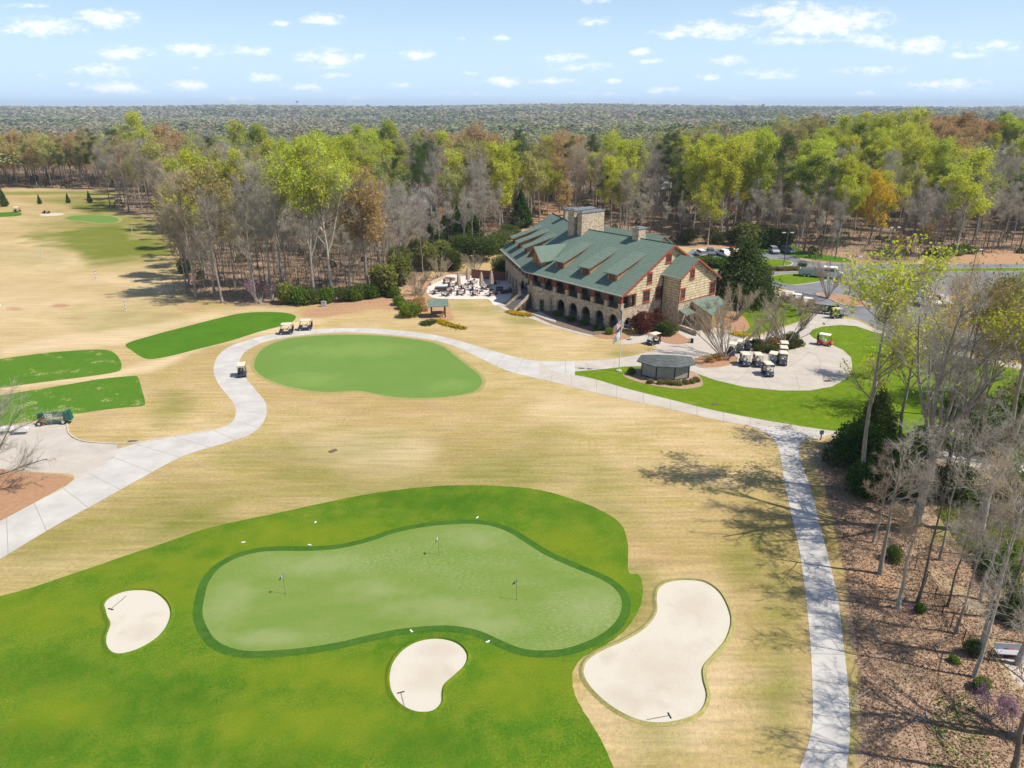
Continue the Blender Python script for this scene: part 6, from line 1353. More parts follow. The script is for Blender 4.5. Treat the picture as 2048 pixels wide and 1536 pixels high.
# mid-distance kinds
for s in range(4): reg('bare', tree_mesh(10 + s, 22, .24, .26, 24, 170, 700, 4600, .36, 46, .26, 1.05, .04, bark=('grey', 'pale', 'grey', 'pale')[s], twig=('grey', 'mauve', 'tan', 'grey')[s]))
for s in range(2): reg('slim', tree_mesh(90 + s, 20, .14, .40, 16, 80, 300, 2000, .22, 42, .35, 1.0, .036, bark=('grey', 'dark')[s], twig='grey'))
for s in range(3): reg('lime', tree_mesh(20 + s, 22, .26, .30, 24, 160, 560, 2600, .37, 50, .22, .9, .036, leaves=8000, lsize=.2, lmat='lime', bark='pale', twig='tan', lsc=.3))
for s in range(3): reg('budding', tree_mesh(30 + s, 21, .24, .28, 24, 160, 620, 4000, .37, 48, .25, 1.0, .036, leaves=4200, lsize=.22, lmat='young' if s else 'olive', bark='grey', twig='tan', lsc=.28))
for s in range(2): reg('rust', tree_mesh(40 + s, 20, .24, .27, 24, 160, 620, 3600, .37, 48, .25, 1.0, .036, leaves=4200, lsize=.22, lmat='rust', bark='grey', twig='tan', lsc=.28))
reg('russet', tree_mesh(44, 20, .24, .27, 24, 160, 620, 3600, .37, 48, .25, 1.0, .036, leaves=5200, lsize=.22, lmat='russet', bark='grey', twig='tan', lsc=.28))
for s in range(2): reg('limetop', tree_mesh(25 + s, 24, .30, .30, 26, 190, 760, 5200, .34, 44, .3, .95, .036, leaves=5200, lsize=.2, lmat='lime', bark='pale', twig='grey', lsc=.35, ltop=.52, fork=2))
reg('gold', tree_mesh(50, 19, .30, .16, 32, 200, 700, 3400, .42, 54, .2, .9, .045, leaves=9500, lsize=.2, lmat='gold', bark='grey', twig='tan', lsc=.35))
for s in range(3): reg('pine', pine_mesh(60 + s, 25, .28, .45 + .05 * s, 30, 150, 4.4))
for s in range(2): reg('cedar', cone_mesh(70 + s, 12, 2.5, 9000, 'cedar', .2))
reg('white', tree_mesh(80, 12, .2, .25, 22, 120, 400, 2500, .36, 50, .4, .8, .04, leaves=5500, lsize=.2, lmat='white', bark='grey', twig='grey'))
for s in range(2): reg('evergreen', blob_mesh(85 + s, 4.2, 4.2, 4.4, 9000, 'magnolia', .2, 7))
HREF = dict(limetop=24, russet=20, bare=22, slim=20, lime=22, budding=21, rust=20, gold=19, pine=25, cedar=12, white=12, evergreen=8.6)
NM = dict(limetop='leafing_tree', russet='russet_tree', bare='bare_tree', slim='sapling_tree', lime='leafing_tree', budding='budding_tree', rust='russet_tree', gold='golden_tree', pine='pine_tree', cedar='cedar_tree', white='blossom_tree', evergreen='evergreen_tree')
def make_tree(name, meshes, loc, rz, s, label, cat='tree', group=None, sxy=None):
    o = empty(name, loc, rz, (sxy or s, sxy or s, s))
    for nm, m in zip(('trunk', 'crown'), meshes): c = bpy.data.objects.new(nm, m); COL.objects.link(c); c.parent = o
    return tag(o, label, cat, group)
rnd = random.Random(7)
COUNT = {}
def tree(kind, px, py, top, label, group=None, wide=1.0, i=None):
    """tree whose foot stands at photo pixel (px, py) and whose top reaches row top"""
    p = G(px, py); z = gh(p.x, p.y); p.z = z; h_ = hgt(px, top, p); s = h_ / HREF[kind]; pr = PROTO[kind]; k = rnd.randrange(len(pr)) if i is None else i
    COUNT[kind] = COUNT.get(kind, 0) + 1; SPOT.append((p.x, p.y)); return make_tree(NM[kind], pr[k % len(pr)], (p.x, p.y, z - .05), rnd.random() * 6.28, s, label, 'tree', group, s * wide)
SPOT = []
# --- individually placed trees of the middle distance ------------------------
T = [('bare',392,598,352,'bare tree at the far left tip of the wood beside the long tee shadows'),('bare',445,606,380,'slender bare tree at the front of the wood left of the redbud'),('budding',430,592,345,'pale budding tree on the left front of the wood'),('bare',512,605,372,'bare grey tree above the purple redbud'),
 ('bare',545,598,330,'bare pale limbed tree behind the redbud'),('limetop',630,600,296,'tall lime green tree with long pale trunk at the front of the wood'),('limetop',668,598,292,'second tall lime green tree right beside the tallest at the wood front'),('limetop',566,575,318,'lime topped tree left of the two tallest ones'),('bare',700,588,362,'bare tree between the tall lime trees and the yellow budding one'),
 ('rust',738,590,354,'yellow brown budding tree at the wood front above the clay strip'),('bare',760,570,372,'bare mauve tree behind the green shrubs left of the patio'),('bare',800,540,364,'bare pale tree left of the cedars'),('bare',838,515,372,'bare tree directly left of the rusty cedar'),('lime',412,560,350,'bright lime tree low on the left flank of the wood'),
 ('budding',470,575,372,'yellowish budding tree low at the front left of the wood'),('pine',846,470,308,'big dark pine rising behind the bare trees left of the cedars'),('pine',862,440,284,'narrow dark pine above the big dark pine'),('cedar',870,492,418,'dark cedar, leftmost of the cedar row behind the patio'),('cedar',898,488,408,'cedar second from the left in the row behind the patio'),
 ('cedar',915,490,412,'cedar third from the left in the row behind the patio'),('cedar',940,492,402,'tallest and rightmost cedar of the row behind the patio'),('rust',884,480,420,'small rusty tree squeezed between the cedars'),('white',902,455,400,'white blossoming tree behind the cedar row'),('cedar',1042,455,378,'lone dark cedar before the grey roofed house'),
 ('lime',1005,452,304,'big yellow green tree above the cedar row and patio'),('budding',962,450,300,'budding tree left of the big yellow green one'),('lime',1068,420,330,'thin lime tree between the two grey roofed houses'),('rust',1130,445,368,'orange budding tree right of the grey roofed house'),('bare',1200,440,310,'bare tree behind the big chimney'),
 ('pine',1280,462,372,'dark pine close behind the small right chimney'),('pine',1305,452,392,'shorter dark pine right of the small chimney'),('pine',1345,470,318,'tall dark pine above the upper car park'),('pine',1338,440,272,'thin dark pine standing above the others behind the car park'),('lime',1384,478,292,'bright lime tree above the white pickup'),
 ('lime',1440,482,290,'broad lime tree above the red pickup'),('lime',1498,470,275,'bright yellow green tree left of the round topped pine'),('pine',1548,478,278,'round topped dark pine above the upper car park'),('pine',1644,500,334,'tall dark pine with long bare trunk left of the golden tree'),('gold',1738,490,356,'big golden yellow tree behind the car park'),
 ('rust',1845,512,440,'small orange tree at the edge of the car park wood'),('rust',1790,520,470,'low orange brown tree in front of the dark wood'),('bare',1948,500,392,'wide pale bare tree standing on the straw slope at right'),('pine',1862,470,338,'dark pine in the wood right of the golden tree'),('pine',2040,500,338,'large dark pine at the right edge of the picture'),
 ('pine',2012,470,352,'dark pine beside the large one at the right edge'),('pine',1980,395,262,'dark pine breaking the skyline at right'),('pine',1945,398,280,'dark pine left of the skyline pine'),('russet',1903,380,230,'russet round tree on the skyline at right'),('russet',1950,385,247,'second russet tree on the skyline at right'),
 ('lime',1713,380,232,'lime tree topping the skyline left of the russet trees'),('lime',1811,382,222,'high green tree on the skyline above the golden tree'),('lime',1786,420,278,'brilliant lime tree above the golden tree'),('lime',1835,425,272,'brilliant lime tree right of the other one above the golden tree'),('lime',1840,400,282,'lime tree half behind the brilliant pair'),
 ('pine',1698,400,252,'dark pine left of the skyline lime tree'),('lime',1219,405,283,'yellow lime tree above the main roof'),('pine',1181,392,280,'small dark pine above the big chimney'),('lime',1089,385,280,'lime tree left of the orange one above the houses'),('rust',1123,388,272,'orange brown tree above the grey roofed house'),('pine',1041,400,264,'wide dark pine on the canopy above the grey roofed house'),
 ('rust',962,370,250,'broad olive orange tree on the canopy at centre left'),('lime',716,372,258,'bright green tree on the canopy left of centre'),('lime',785,372,246,'tallest green tree on the canopy left of centre'),('lime',788,395,285,'lime tree below the tallest green one'),('lime',747,405,300,'lime tree beside the top of the tall front trees'),
 ('pine',434,392,276,'dark pine on the canopy above the fairway spur'),('pine',472,420,330,'dark pine among bare trees above the left wood'),('lime',297,375,234,'green tree topping the canopy at far left'),('rust',338,385,260,'orange tree on the canopy at far left'),('lime',492,372,250,'green tree on the canopy left of the dark pine'),('lime',530,372,252,'green tree right of its twin on the canopy'),
 ('pine',140,376,282,'dark pine, leftmost of the row behind the far fairway'),('pine',178,378,276,'dark pine in the middle of the row behind the far fairway'),('pine',202,378,264,'tallest dark pine behind the far fairway'),('pine',253,390,264,'dark pine where the far fairway meets the wood'),('rust',36,374,288,'orange tree behind the far left fairway'),('rust',82,374,284,'golden brown tree behind the far fairway'),
 ('bare',222,418,300,'leaning bare tree at the left end of the fairway spur'),('bare',240,420,304,'tall bare tree second on the fairway spur'),('bare',258,424,296,'tall bare tree third on the fairway spur'),('bare',285,420,288,'broad bare tree in the middle of the fairway spur'),('bare',312,424,284,'tall bare tree at the right of the fairway spur'),('budding',345,430,282,'budding tree where the fairway spur meets the big wood'),
 ('cedar',10,413,376,'small conical cedar at the far left by the tee'),('budding',250,470,470,'')]
for q in T:
    if not q[4]: continue
    tree(*q, wide=1.5 if q[0] == 'cedar' and q[2] > 450 else .95 if q[0] == 'limetop' else .8 if q[0] == 'lime' and q[2] > 540 else 1.0)
for px, py, top, lb in ((80, 408, 388, 'tiny young tree left of the others on the far slope'), (137, 406, 385, 'tiny young tree in the middle of the far slope'), (180, 405, 381, 'tiny young tree at the right of the far slope')): tree('cedar', px, py, top, lb, 'young trees on the far slope')
# --- forest filled with trees one by one --------------------------------------
HINT = [(50,265,'budding'),(30,290,'rust'),(120,262,'rust'),(15,300,'budding'),(180,290,'gold'),(250,300,'budding'),(210,300,'pine'),(300,255,'lime'),(340,270,'rust'),(380,280,'bare'),(430,262,'bare'),(480,290,'bare'),(510,262,'lime'),(560,270,'bare'),(600,255,'bare'),(640,285,'lime'),(700,265,'lime'),(760,262,'lime'),(830,262,'bare'),
 (900,258,'rust'),(960,256,'rust'),(1000,275,'lime'),(1050,272,'pine'),(1090,285,'lime'),(1130,275,'rust'),(1180,285,'pine'),(1240,280,'lime'),(1290,270,'bare'),(1340,262,'budding'),(1400,260,'budding'),(1450,262,'bare'),(1500,260,'bare'),(1560,262,'bare'),(1600,270,'budding'),(1650,265,'lime'),(1700,245,'lime'),(1760,245,'lime'),(1820,235,'lime'),
 (1880,250,'rust'),(1940,255,'rust'),(1990,262,'pine'),(2030,265,'lime'),(420,350,'lime'),(400,400,'bare'),(480,340,'bare'),(500,380,'bare'),(560,320,'lime'),(620,330,'lime'),(690,320,'lime'),(750,320,'budding'),(760,360,'bare'),(800,390,'bare'),(850,330,'pine'),(900,310,'bare'),(940,320,'bare'),(900,350,'bare'),(1010,340,'lime'),(1070,330,'budding'),
 (1100,360,'bare'),(1150,330,'bare'),(1200,340,'bare'),(1260,320,'bare'),(1300,330,'bare'),(1350,350,'pine'),(1340,300,'pine'),(1390,320,'lime'),(1440,310,'lime'),(1440,350,'budding'),(1500,300,'lime'),(1550,300,'pine'),(1530,350,'bare'),(1580,330,'bare'),(1620,310,'lime'),(1600,360,'bare'),(1650,350,'pine'),(1690,330,'bare'),(1720,300,'lime'),
 (1780,300,'lime'),(1850,290,'lime'),(1700,380,'bare'),(1800,350,'bare'),(1860,360,'pine'),(1820,400,'bare'),(1900,350,'lime'),(1920,400,'bare'),(1960,320,'bare'),(2010,320,'bare'),(2030,370,'pine'),(1980,420,'bare'),(70,330,'rust'),(120,330,'rust'),(160,310,'budding'),(30,330,'bare'),(240,320,'bare'),(300,310,'bare'),(350,320,'bare'),(380,360,'bare'),(440,300,'bare'),(520,310,'bare')]
ZN = {'bare': 'leafless grey brown tree', 'lime': 'tree in fresh lime green leaf', 'budding': 'tree with thin olive spring buds', 'rust': 'tree with orange brown buds', 'pine': 'dark green pine', 'gold': 'tree in golden yellow leaf', 'slim': 'thin straight bare trunked tree'}
def inpoly(x, y, P_):
    c = False; j = len(P_) - 1
    for i in range(len(P_)):
        if (P_[i][1] > y) != (P_[j][1] > y) and x < (P_[j][0] - P_[i][0]) * (y - P_[i][1]) / (P_[j][1] - P_[i][1]) + P_[i][0]: c = not c
        j = i
    return c
HOUSE = [((o.location.x, o.location.y), 16) for o in sc.objects if o.name.startswith('house')]
grid = {}
def near(x, y, d):
    gx_, gy_ = int(x // 10), int(y // 10)
    for i in range(gx_ - 1, gx_ + 2):
        for j in range(gy_ - 1, gy_ + 2):
            for (a, b_) in grid.get((i, j), ()):
                if (a - x) ** 2 + (b_ - y) ** 2 < d * d: return True
    return False
def put(x, y): grid.setdefault((int(x // 10), int(y // 10)), []).append((x, y))
for x, y in SPOT: put(x, y)
WORKAREA = FOREST['mid']; nfill = 0; FARLIM = 430.0
EXTRA = []; KEY = [(q[1], G(q[1], q[2])[1]) for q in T if q[4] and q[0] not in ('bare', 'budding')]
for y in sorted(140 + (FARLIM - 140) * rnd.random() ** .8 for _ in range(52000)):
    x = (rnd.random() * 2 - 1) * (y * .80 + 12)
    px, py = proj(x, y, 0)
    if not (inpoly(px, py, WORKAREA) or inpoly(px, py, FOREST['spur'])): continue
    if any((x - hx) ** 2 + (y - hy) ** 2 < r_ * r_ for (hx, hy), r_ in HOUSE): continue
    # leave the trunk-filled strip at the wood edge narrow trees
    D_ = math.hypot(x, y); dmin = 6.2 if D_ < 230 else (7.3 if D_ < 320 else 8.3)
    slim = rnd.random() < (.3 if D_ < 250 else .1) and COUNT.get('slim', 0) < 270
    if slim: dmin = 3.6
    if near(x, y, dmin): continue
    if abs(px - 1738) < 62 and y < 212 or (not slim and any(abs(px - tx) < 20 and y < ty - 4 for tx, ty in KEY) and rnd.random() < .85): continue
    z = gh(x, y); u, v = proj(x, y, z + 22); best = sorted(HINT, key=lambda h: (h[0] - u) ** 2 + 1.6 * (h[1] - v) ** 2)[:2]; k = best[0][2] if rnd.random() < .68 else best[1][2]
    if k == 'bare' and rnd.random() < .42: k = 'budding' if rnd.random() < .72 else 'lime'
    if k == 'gold': k = 'budding'
    if k == 'pine' and rnd.random() < .45: k = 'bare'
    if slim: k = 'slim'
    if COUNT.get(k, 0) >= 275: EXTRA.append((x, y, z, k)); put(x, y); continue
    COUNT[k] = COUNT.get(k, 0) + 1; put(x, y); nfill += 1
    h_ = {'slim': 15, 'bare': 20, 'lime': 21.5, 'budding': 20, 'rust': 20, 'pine': 22}[k] * (.78 + .42 * rnd.random())
    if y < 200 and x < 0: h_ *= 1.05
    if 1 and (1000 < px < 1400 and y < 230): h_ *= .8
    zone = 'in the wood beyond the car park' if px > 1330 else ('in the wood behind the clubhouse' if px > 880 else ('in the wood left of the patio' if y < 260 else 'in the distant wood beyond the driving range'))
    s = h_ / HREF[k]; make_tree(NM[k], PROTO[k][rnd.randrange(len(PROTO[k]))], (x, y, z - .1), rnd.random() * 6.28, s, ZN[k] + ' standing ' + zone, 'tree', ZN[k] + 's ' + zone, s * (.9 + .25 * rnd.random()))
print('FILL', nfill, COUNT, len(EXTRA), min([e[1] for e in EXTRA] or [0]))
# --- far wood: one mass -----------------------------------------------------
def far_wood():
    rg = np.random.default_rng(3); cols = [[], [], [], [], []]; 
    mats_ = [leaf_mat('far_grey', (.33, .32, .25), (.28, .27, .21), .02, .2, 0), leaf_mat('far_olive', (.33, .34, .17), (.27, .28, .14), .02, .2, 0), leaf_mat('far_lime', (.36, .42, .12), (.30, .36, .11), .02, .3, 0), leaf_mat('far_pine', (.12, .165, .08), (.16, .20, .09), .02, .1, 0), leaf_mat('far_rust', (.42, .34, .20), (.36, .29, .17), .02, .2, 0)]
    for r0_, r1_, n, q, sz, cr in ((425, 640, 2300, 95, .55, 4.6), (640, 1000, 3600, 42, 1.0, 5.0), (1000, 2000, 8000, 16, 2.0, 6.2), (2000, 3600, 12000, 9, 4.2, 10.0), (3600, 8500, 24000, 6, 9.0, 15.0)):
        r_ = np.sqrt(rg.random(n) * (r1_ ** 2 - r0_ ** 2) + r0_ ** 2); a = (rg.random(n) * 2 - 1) * R(42); x, y = r_ * np.sin(a), r_ * np.cos(a); z = gh_np(x, y)
        pn = vnoise(x, y, 150, 1) * .6 + vnoise(x, y, 420, 4) * .4 + rg.normal(size=n) * .05; kind = np.select([pn < .36, pn < .50, pn < .60, pn < .72], [0, 1, 2, 0], 1); kind = np.where(rg.random(n) < .06, 4, kind)
        kind = np.where((r_ > 1500) & (kind == 2), 1, kind); pn2 = vnoise(x, y, 260, 7); kind = np.where((pn2 > .6) & (rg.random(n) < .55), 3, kind)
        H_ = np.where(kind == 3, 20, 18) + rg.normal(size=n) * 2.2; w_ = cr * (.75 + .5 * rg.random(n))
        d = unit(rg.normal(size=(n, q, 3))); d[..., 2] = np.abs(d[..., 2]) * 1.15 - .15; rad = (.72 + .32 * rg.random((n, q, 1)))
        C = np.stack([x, y, z + H_ - w_ * .9], 1)[:, None, :] + d * rad * np.stack([w_, w_, w_ * .95], 1)[:, None, :]
        if r0_ == 425:
            KX = {'bare': 0, 'slim': 0, 'budding': 1, 'lime': 2, 'pine': 3, 'rust': 4}
            for (ex, ey, ez, ek) in EXTRA:
                m_ = 420; hh = 19 * (.85 + .3 * rg.random()); d_ = unit(rg.normal(size=(m_, 3))); ww = 4.6 * (.8 + .4 * rg.random()); rr_ = (.35 + .65 * rg.random((m_, 1)) ** .5)
                cols[KX[ek]].append(quads_np(rg, np.array([ex, ey, ez + hh - ww * 1.35]) + d_ * rr_ * np.array([ww, ww, ww * 1.35]), .6, .0, .14))
        for k in range(5):
            s_ = C[kind == k].reshape(-1, 3)
            if len(s_): cols[k].append(quads_np(rg, s_, sz * 1.25, 3.5, .85))
    V, F, mi = [], [], []; off = 0
    for k in range(5):
        for v, f in cols[k]: V.append(v); F.append(f + off); off += len(v); mi.append(k)
    # understorey: dim canopy floor so the bare ground does not shine through
    me_ = mesh_np('far_wood', V, F, mats_, mi); o = bpy.data.objects.new('far_wood', me_); COL.objects.link(o)
    tag(o, 'hazy far wood rolling to the horizon', 'wood', kind='stuff')
far_wood()
def brushwood():
    rg = np.random.default_rng(9); n = 42000; y = 138 + 290 * rg.random(n) ** .9; x = (rg.random(n) * 2 - 1) * (y * .8 + 12); px, py = proj(x, y, 0)
    keep = np.array([inpoly(a, b_, FOREST['mid']) or inpoly(a, b_, FOREST['spur']) for a, b_ in zip(px, py)]); x, y = x[keep][:7600], y[keep][:7600]; n = len(x); z = gh_np(x, y); q = 34
    h_ = 1.5 + 9 * rg.random(n) ** 1.5; B = np.stack([x, y, z], 1)[:, None, :] + rg.normal(size=(n, q, 3)) * np.array([1.5, 1.5, 0]) + (rg.random((n, q, 1)) ** 1.2 * h_[:, None, None]) * np.array([0, 0, 1.0])
    B = B.reshape(-1, 3); D = unit(rg.normal(size=B.shape) * .45 + np.array([0, 0, .8])); l_ = (.7 + 1.1 * rg.random((len(B), 1))) * np.where(rg.random((len(B), 1)) < .25, 2.6, 1); S = unit(np.cross(D, rg.normal(size=B.shape))) * .038
    V = np.stack([B - S, B + S, B + D * l_], 1).reshape(-1, 3); ev = rg.random(n) < .05; C = np.stack([x, y, z], 1)[ev][:, None, :] + np.abs(unit(rg.normal(size=(ev.sum(), 260, 3)))) * np.array([1.8, 1.8, 2.6]) * (.5 + .6 * rg.random((ev.sum(), 1, 1))) * np.sign(rg.normal(size=(ev.sum(), 260, 3)) * np.array([1, 1, 0]) + np.array([0, 0, 1])); V2, F2 = quads_np(rg, C.reshape(-1, 3), .2, .4, .6)
    o = bpy.data.objects.new('brushwood', mesh_np('brushwood', [V, V2], [np.arange(len(V)).reshape(-1, 3), F2 + len(V)], [TWIG['dark'], LEAFM['cedar']], [0, 1])); COL.objects.link(o); tag(o, 'grey brown brushwood between the trunks of the woods', 'brushwood', kind='stuff')
brushwood()
# --- shrubs, hedges, flowers near the clubhouse ---------------------------------
def shrub(name, meshes, px, py, s, label, group=None, sz=None, cat='shrub', dz=0.0):
    p = G(px, py); return make_tree(name, meshes, (p.x, p.y, dz), rnd.random() * 6.28, sz or s, label, cat, group, s)
BOXW = [blob_mesh(200 + k, 1, 1, .85, 2600, 'box', .07, 4, .1, cz=.62) for k in range(2)]; BURG = blob_mesh(210, 1, 1, .95, 3600, 'burgundy', .06, 2, .1, cz=.8); FRE = [blob_mesh(220 + k, 1, 1, .9, 2200, 'fresh', .09, 5, .1, cz=.65) for k in range(2)]
DKS = [blob_mesh(230 + k, 1, 1, .9, 2600, 'magnolia', .08, 5, .1, cz=.7) for k in range(2)]; TANS = blob_mesh(240, 1, 1, .7, 1500, 'grass', .09, 3, .1, cz=.5); RUS = blob_mesh(245, 1, 1, .8, 1700, 'rust', .07, 4, .1, cz=.55); OLV = blob_mesh(246, 1, 1, 1, 3000, 'shrubolive', .09, 6, .1, cz=.9)
MAG = [blob_mesh(250 + k, 1, 1, 1.0, 8000, 'magnolia', .045, 11, .1, cz=.95, flat=.6) for k in range(2)]
MAGC = cone_mesh(260, 1.0, .48, 12000, 'magnolia', .022, .62, 0, .12)
shrub('magnolia_tree', MAGC, 1482, 606, 14.5, 'tall dark glossy magnolia at the right end of the clubhouse', sz=11.2, cat='tree')
shrub('magnolia_tree', MAG[0], 1484, 608, 2.6, 'rounded dark magnolia bush in front of the tall magnolia', sz=2.9, cat='tree'); shrub('magnolia_tree', MAG[1], 1525, 604, 2.3, 'rounded dark magnolia bush on the drive side of the tall magnolia', sz=2.7, cat='tree')
for px, py, s, lb in ((925, 515, 4.6, 'large dark evergreen behind the patio umbrellas'), (968, 520, 4.6, 'large glossy evergreen behind the patio screen'), (1000, 505, 4.2, 'dark evergreen touching the clubhouse wing roof'), (1020, 478, 3.2, 'yellowish evergreen above the wing roof end'), (1003, 548, 3.0, 'dark evergreen between the patio screen and the wing'), (1028, 540, 3.2, 'dark evergreen against the far end of the wing'), (1375, 488, 3.2, 'round green evergreen between the roof and the white hatchback')): shrub('evergreen_tree', MAG[0], px, py, s, lb, sz=s * .72, cat='tree')
for px, py, s, sz_, lb in ((798, 610, 1.5, 1.5, 'round boxwood behind the larger one left of the pavilion'), (822, 632, 2.4, 2.1, 'largest bright round boxwood left of the pavilion'), (806, 618, 1.4, 1.3, 'small boxwood tucked beside the largest one')): shrub('boxwood', BOXW[0], px, py, s, lb, 'boxwoods by the pavilion', sz_)
shrub('bare_shrub', vase_mesh(300, 3, 14, .7, 'tan', 2500, .5), 836, 604, 1, 'brown twiggy shrub rising behind the boxwoods', sz=1)
shrub('brown_shrub', RUS, 838, 612, 1.6, 'low brown shrub right of the boxwoods'); shrub('brown_shrub', RUS, 848, 622, 1.0, 'small brown shrub next to the pavilion posts')
shrub('ground_shrub', DKS[0], 855, 648, 1.5, 'flat dark creeping shrub below the pavilion', sz=.4)
shrub('burgundy_shrub', BURG, 1286, 666, 2.25, 'large round burgundy shrub at the clubhouse corner', sz=2.5); shrub('burgundy_shrub', BURG, 1311, 658, 1.7, 'smaller burgundy shrub behind the large one', sz=2.0); shrub('clipped_shrub', DKS[1], 1335, 667, 2.1, 'oblong clipped green shrub on the straw bed', sz=1.4)
shrub('round_shrub', BOXW[1], 1218, 668, .9, 'bright small round shrub below the arcade near the flagpole', sz=.9)
for i, (px, py) in enumerate(((1116, 632), (1142, 642), (1168, 650), (1196, 660))): shrub('dark_shrub', DKS[i % 2], px, py, 1.0, ('dark low shrub under the second arch bay from the stairs', 'dark low shrub below the middle of the arcade', 'dark low shrub third along the arcade', 'dark low shrub nearest the corner arch')[i], 'shrubs along the arcade', .7)
for px, py, s, lb in ((1050, 632, 1, 'yellow flower bed at the foot of the grand stair'),):
    pass
def flowers(pts, n, label, lm='flower', h_=.3, sz=.13, name='flower_bed'):
    rg = np.random.default_rng(n); P_ = [G(*q) for q in pts]; C = []
    for k in range(n):
        i = rg.integers(0, len(P_) - 1); q = P_[i].lerp(P_[i + 1], rg.random()); C.append((q.x + rg.normal() * .45, q.y + rg.normal() * .45, .06 + h_ * rg.random()))
    V, F = quads_np(rg, np.array(C), sz, 1.2, .8); V2, F2 = quads_np(rg, np.array(C) * np.array([1, 1, .5]), sz, .6, .6); o = bpy.data.objects.new(name, mesh_np(name, [V, V2], [F, F2 + len(V)], [LEAFM[lm], LEAFM['fresh']], [0, 1])); COL.objects.link(o); return tag(o, label, 'flowers')
flowers([(1020, 624), (1034, 629), (1060, 632)], 900, 'yellow flower strip curving at the foot of the grand stair')
flowers([(878, 642), (895, 650), (928, 658)], 900, 'yellow green flower strip running down from the pavilion')
flowers([(1465, 668), (1485, 672), (1505, 673)], 700, 'yellow flower strip at the edge of the side lawn by the plaza')
flowers([(1525, 539), (1545, 538)], 250, 'small yellow flower patch at the left of the car park island'); flowers([(1600, 538), (1614, 537)], 200, 'small yellow flower patch at the tip of the car park island')
for i, (px, py) in enumerate(((1302, 766), (1322, 768), (1336, 768), (1345, 769), (1357, 770), (1371, 768), (1384, 766), (1392, 763), (1262, 749))): shrub('tuft_shrub', TANS if i < 8 else DKS[0], px, py, .7, ('tan tuft at the left front of the hut', 'tan tuft second from the left before the hut', 'tan tuft third from the left before the hut', 'small tan tuft at the middle of the hut front', 'tan tuft right of the hut middle', 'tan tuft third from the right before the hut', 'tan tuft second from the right before the hut', 'tan tuft at the right end of the hut bed', 'dark shrub at the left end of the hut bed')[i], 'tufts around the hut', .62)
# shrubs on the island and kidney bed
for i, (px, py, s, mm_, lb) in enumerate(((1508, 694, 1.1, 'd', 'dark green shrub at the left end of the plaza island'), (1521, 703, 1.1, 'd', 'dark green shrub at the lower left of the plaza island'), (1541, 705, 1.1, 'd', 'dark green shrub at the lower middle of the plaza island'), (1520, 688, .9, 'r', 'brown shrub left of the island trees'), (1543, 688, 1.1, 'r', 'brown shrub between the island trees'), (1558, 683, 1.2, 'r', 'larger brown shrub at the back of the island'),
      (1580, 697, 1.0, 'd', 'green shrub at the lower right of the plaza island'), (1593, 692, 1.2, 'd', 'green shrub at the right end of the plaza island'), (1586, 680, 1.1, 'd', 'green shrub at the upper right of the island'), (1569, 679, .9, 'd', 'small green shrub by the taller island tree'), (1421, 724, .9, 'r', 'brown shrub left in the kidney bed'), (1434, 720, 1.0, 'r', 'brown shrub in the middle of the kidney bed'), (1444, 719, .9, 'r', 'brown shrub right in the kidney bed'))):
    shrub('island_shrub', DKS[i % 2] if mm_ == 'd' else RUS, px, py, s, lb, 'shrubs of the plaza beds', s * .8)
# bare vase shaped trees round the plaza
VS = [vase_mesh(310 + k, 7.5, 16, .72, 'tan', 2600, .6) for k in range(3)]
for i, (px, py, h_, w_, lb) in enumerate(((1447, 718, 8.6, 1.1, 'tan vase shaped bare tree in the kidney bed'), (1570, 692, 7.6, 1.15, 'tan vase shaped bare tree at the right of the plaza island'), (1526, 694, 5.2, .9, 'smaller bare vase tree at the left of the plaza island'), (1655, 597, 7.2, .8, 'slim bare vase tree on the car park straw island'), (1545, 640, 4.6, 1.2, 'bare twiggy tree on the side lawn by the drive'), (1600, 630, 4.2, 1.1, 'bare twiggy tree at the right of the side lawn'), (1470, 640, 6.0, 1.1, 'bare twiggy tree before the entry roof'), (1430, 650, 4.6, 1.0, 'bare twiggy shrub tree beside the entry steps'))):
    s = h_ / 7.5; p = G(px, py); make_tree('bare_tree', VS[i % 3], (p.x, p.y, 0), i * 1.7, s, lb, 'tree', 'bare vase shaped trees', s * w_)
HS = vase_mesh(330, 2.2, 16, .6, 'tan', 2200, .35)
for i, (px, py, lb) in enumerate(((1560, 612, 'leftmost twiggy shrub of the row before the drive carts'), (1578, 615, 'twiggy shrub second along the drive carts'), (1596, 620, 'twiggy shrub third along the drive carts'), (1612, 624, 'twiggy shrub nearest the trailer along the drive'))): p = G(px, py); make_tree('bare_shrub', HS, (p.x, p.y, 0), i * 2., 1, lb, 'shrub', 'twiggy shrubs along the drive', 1.2)
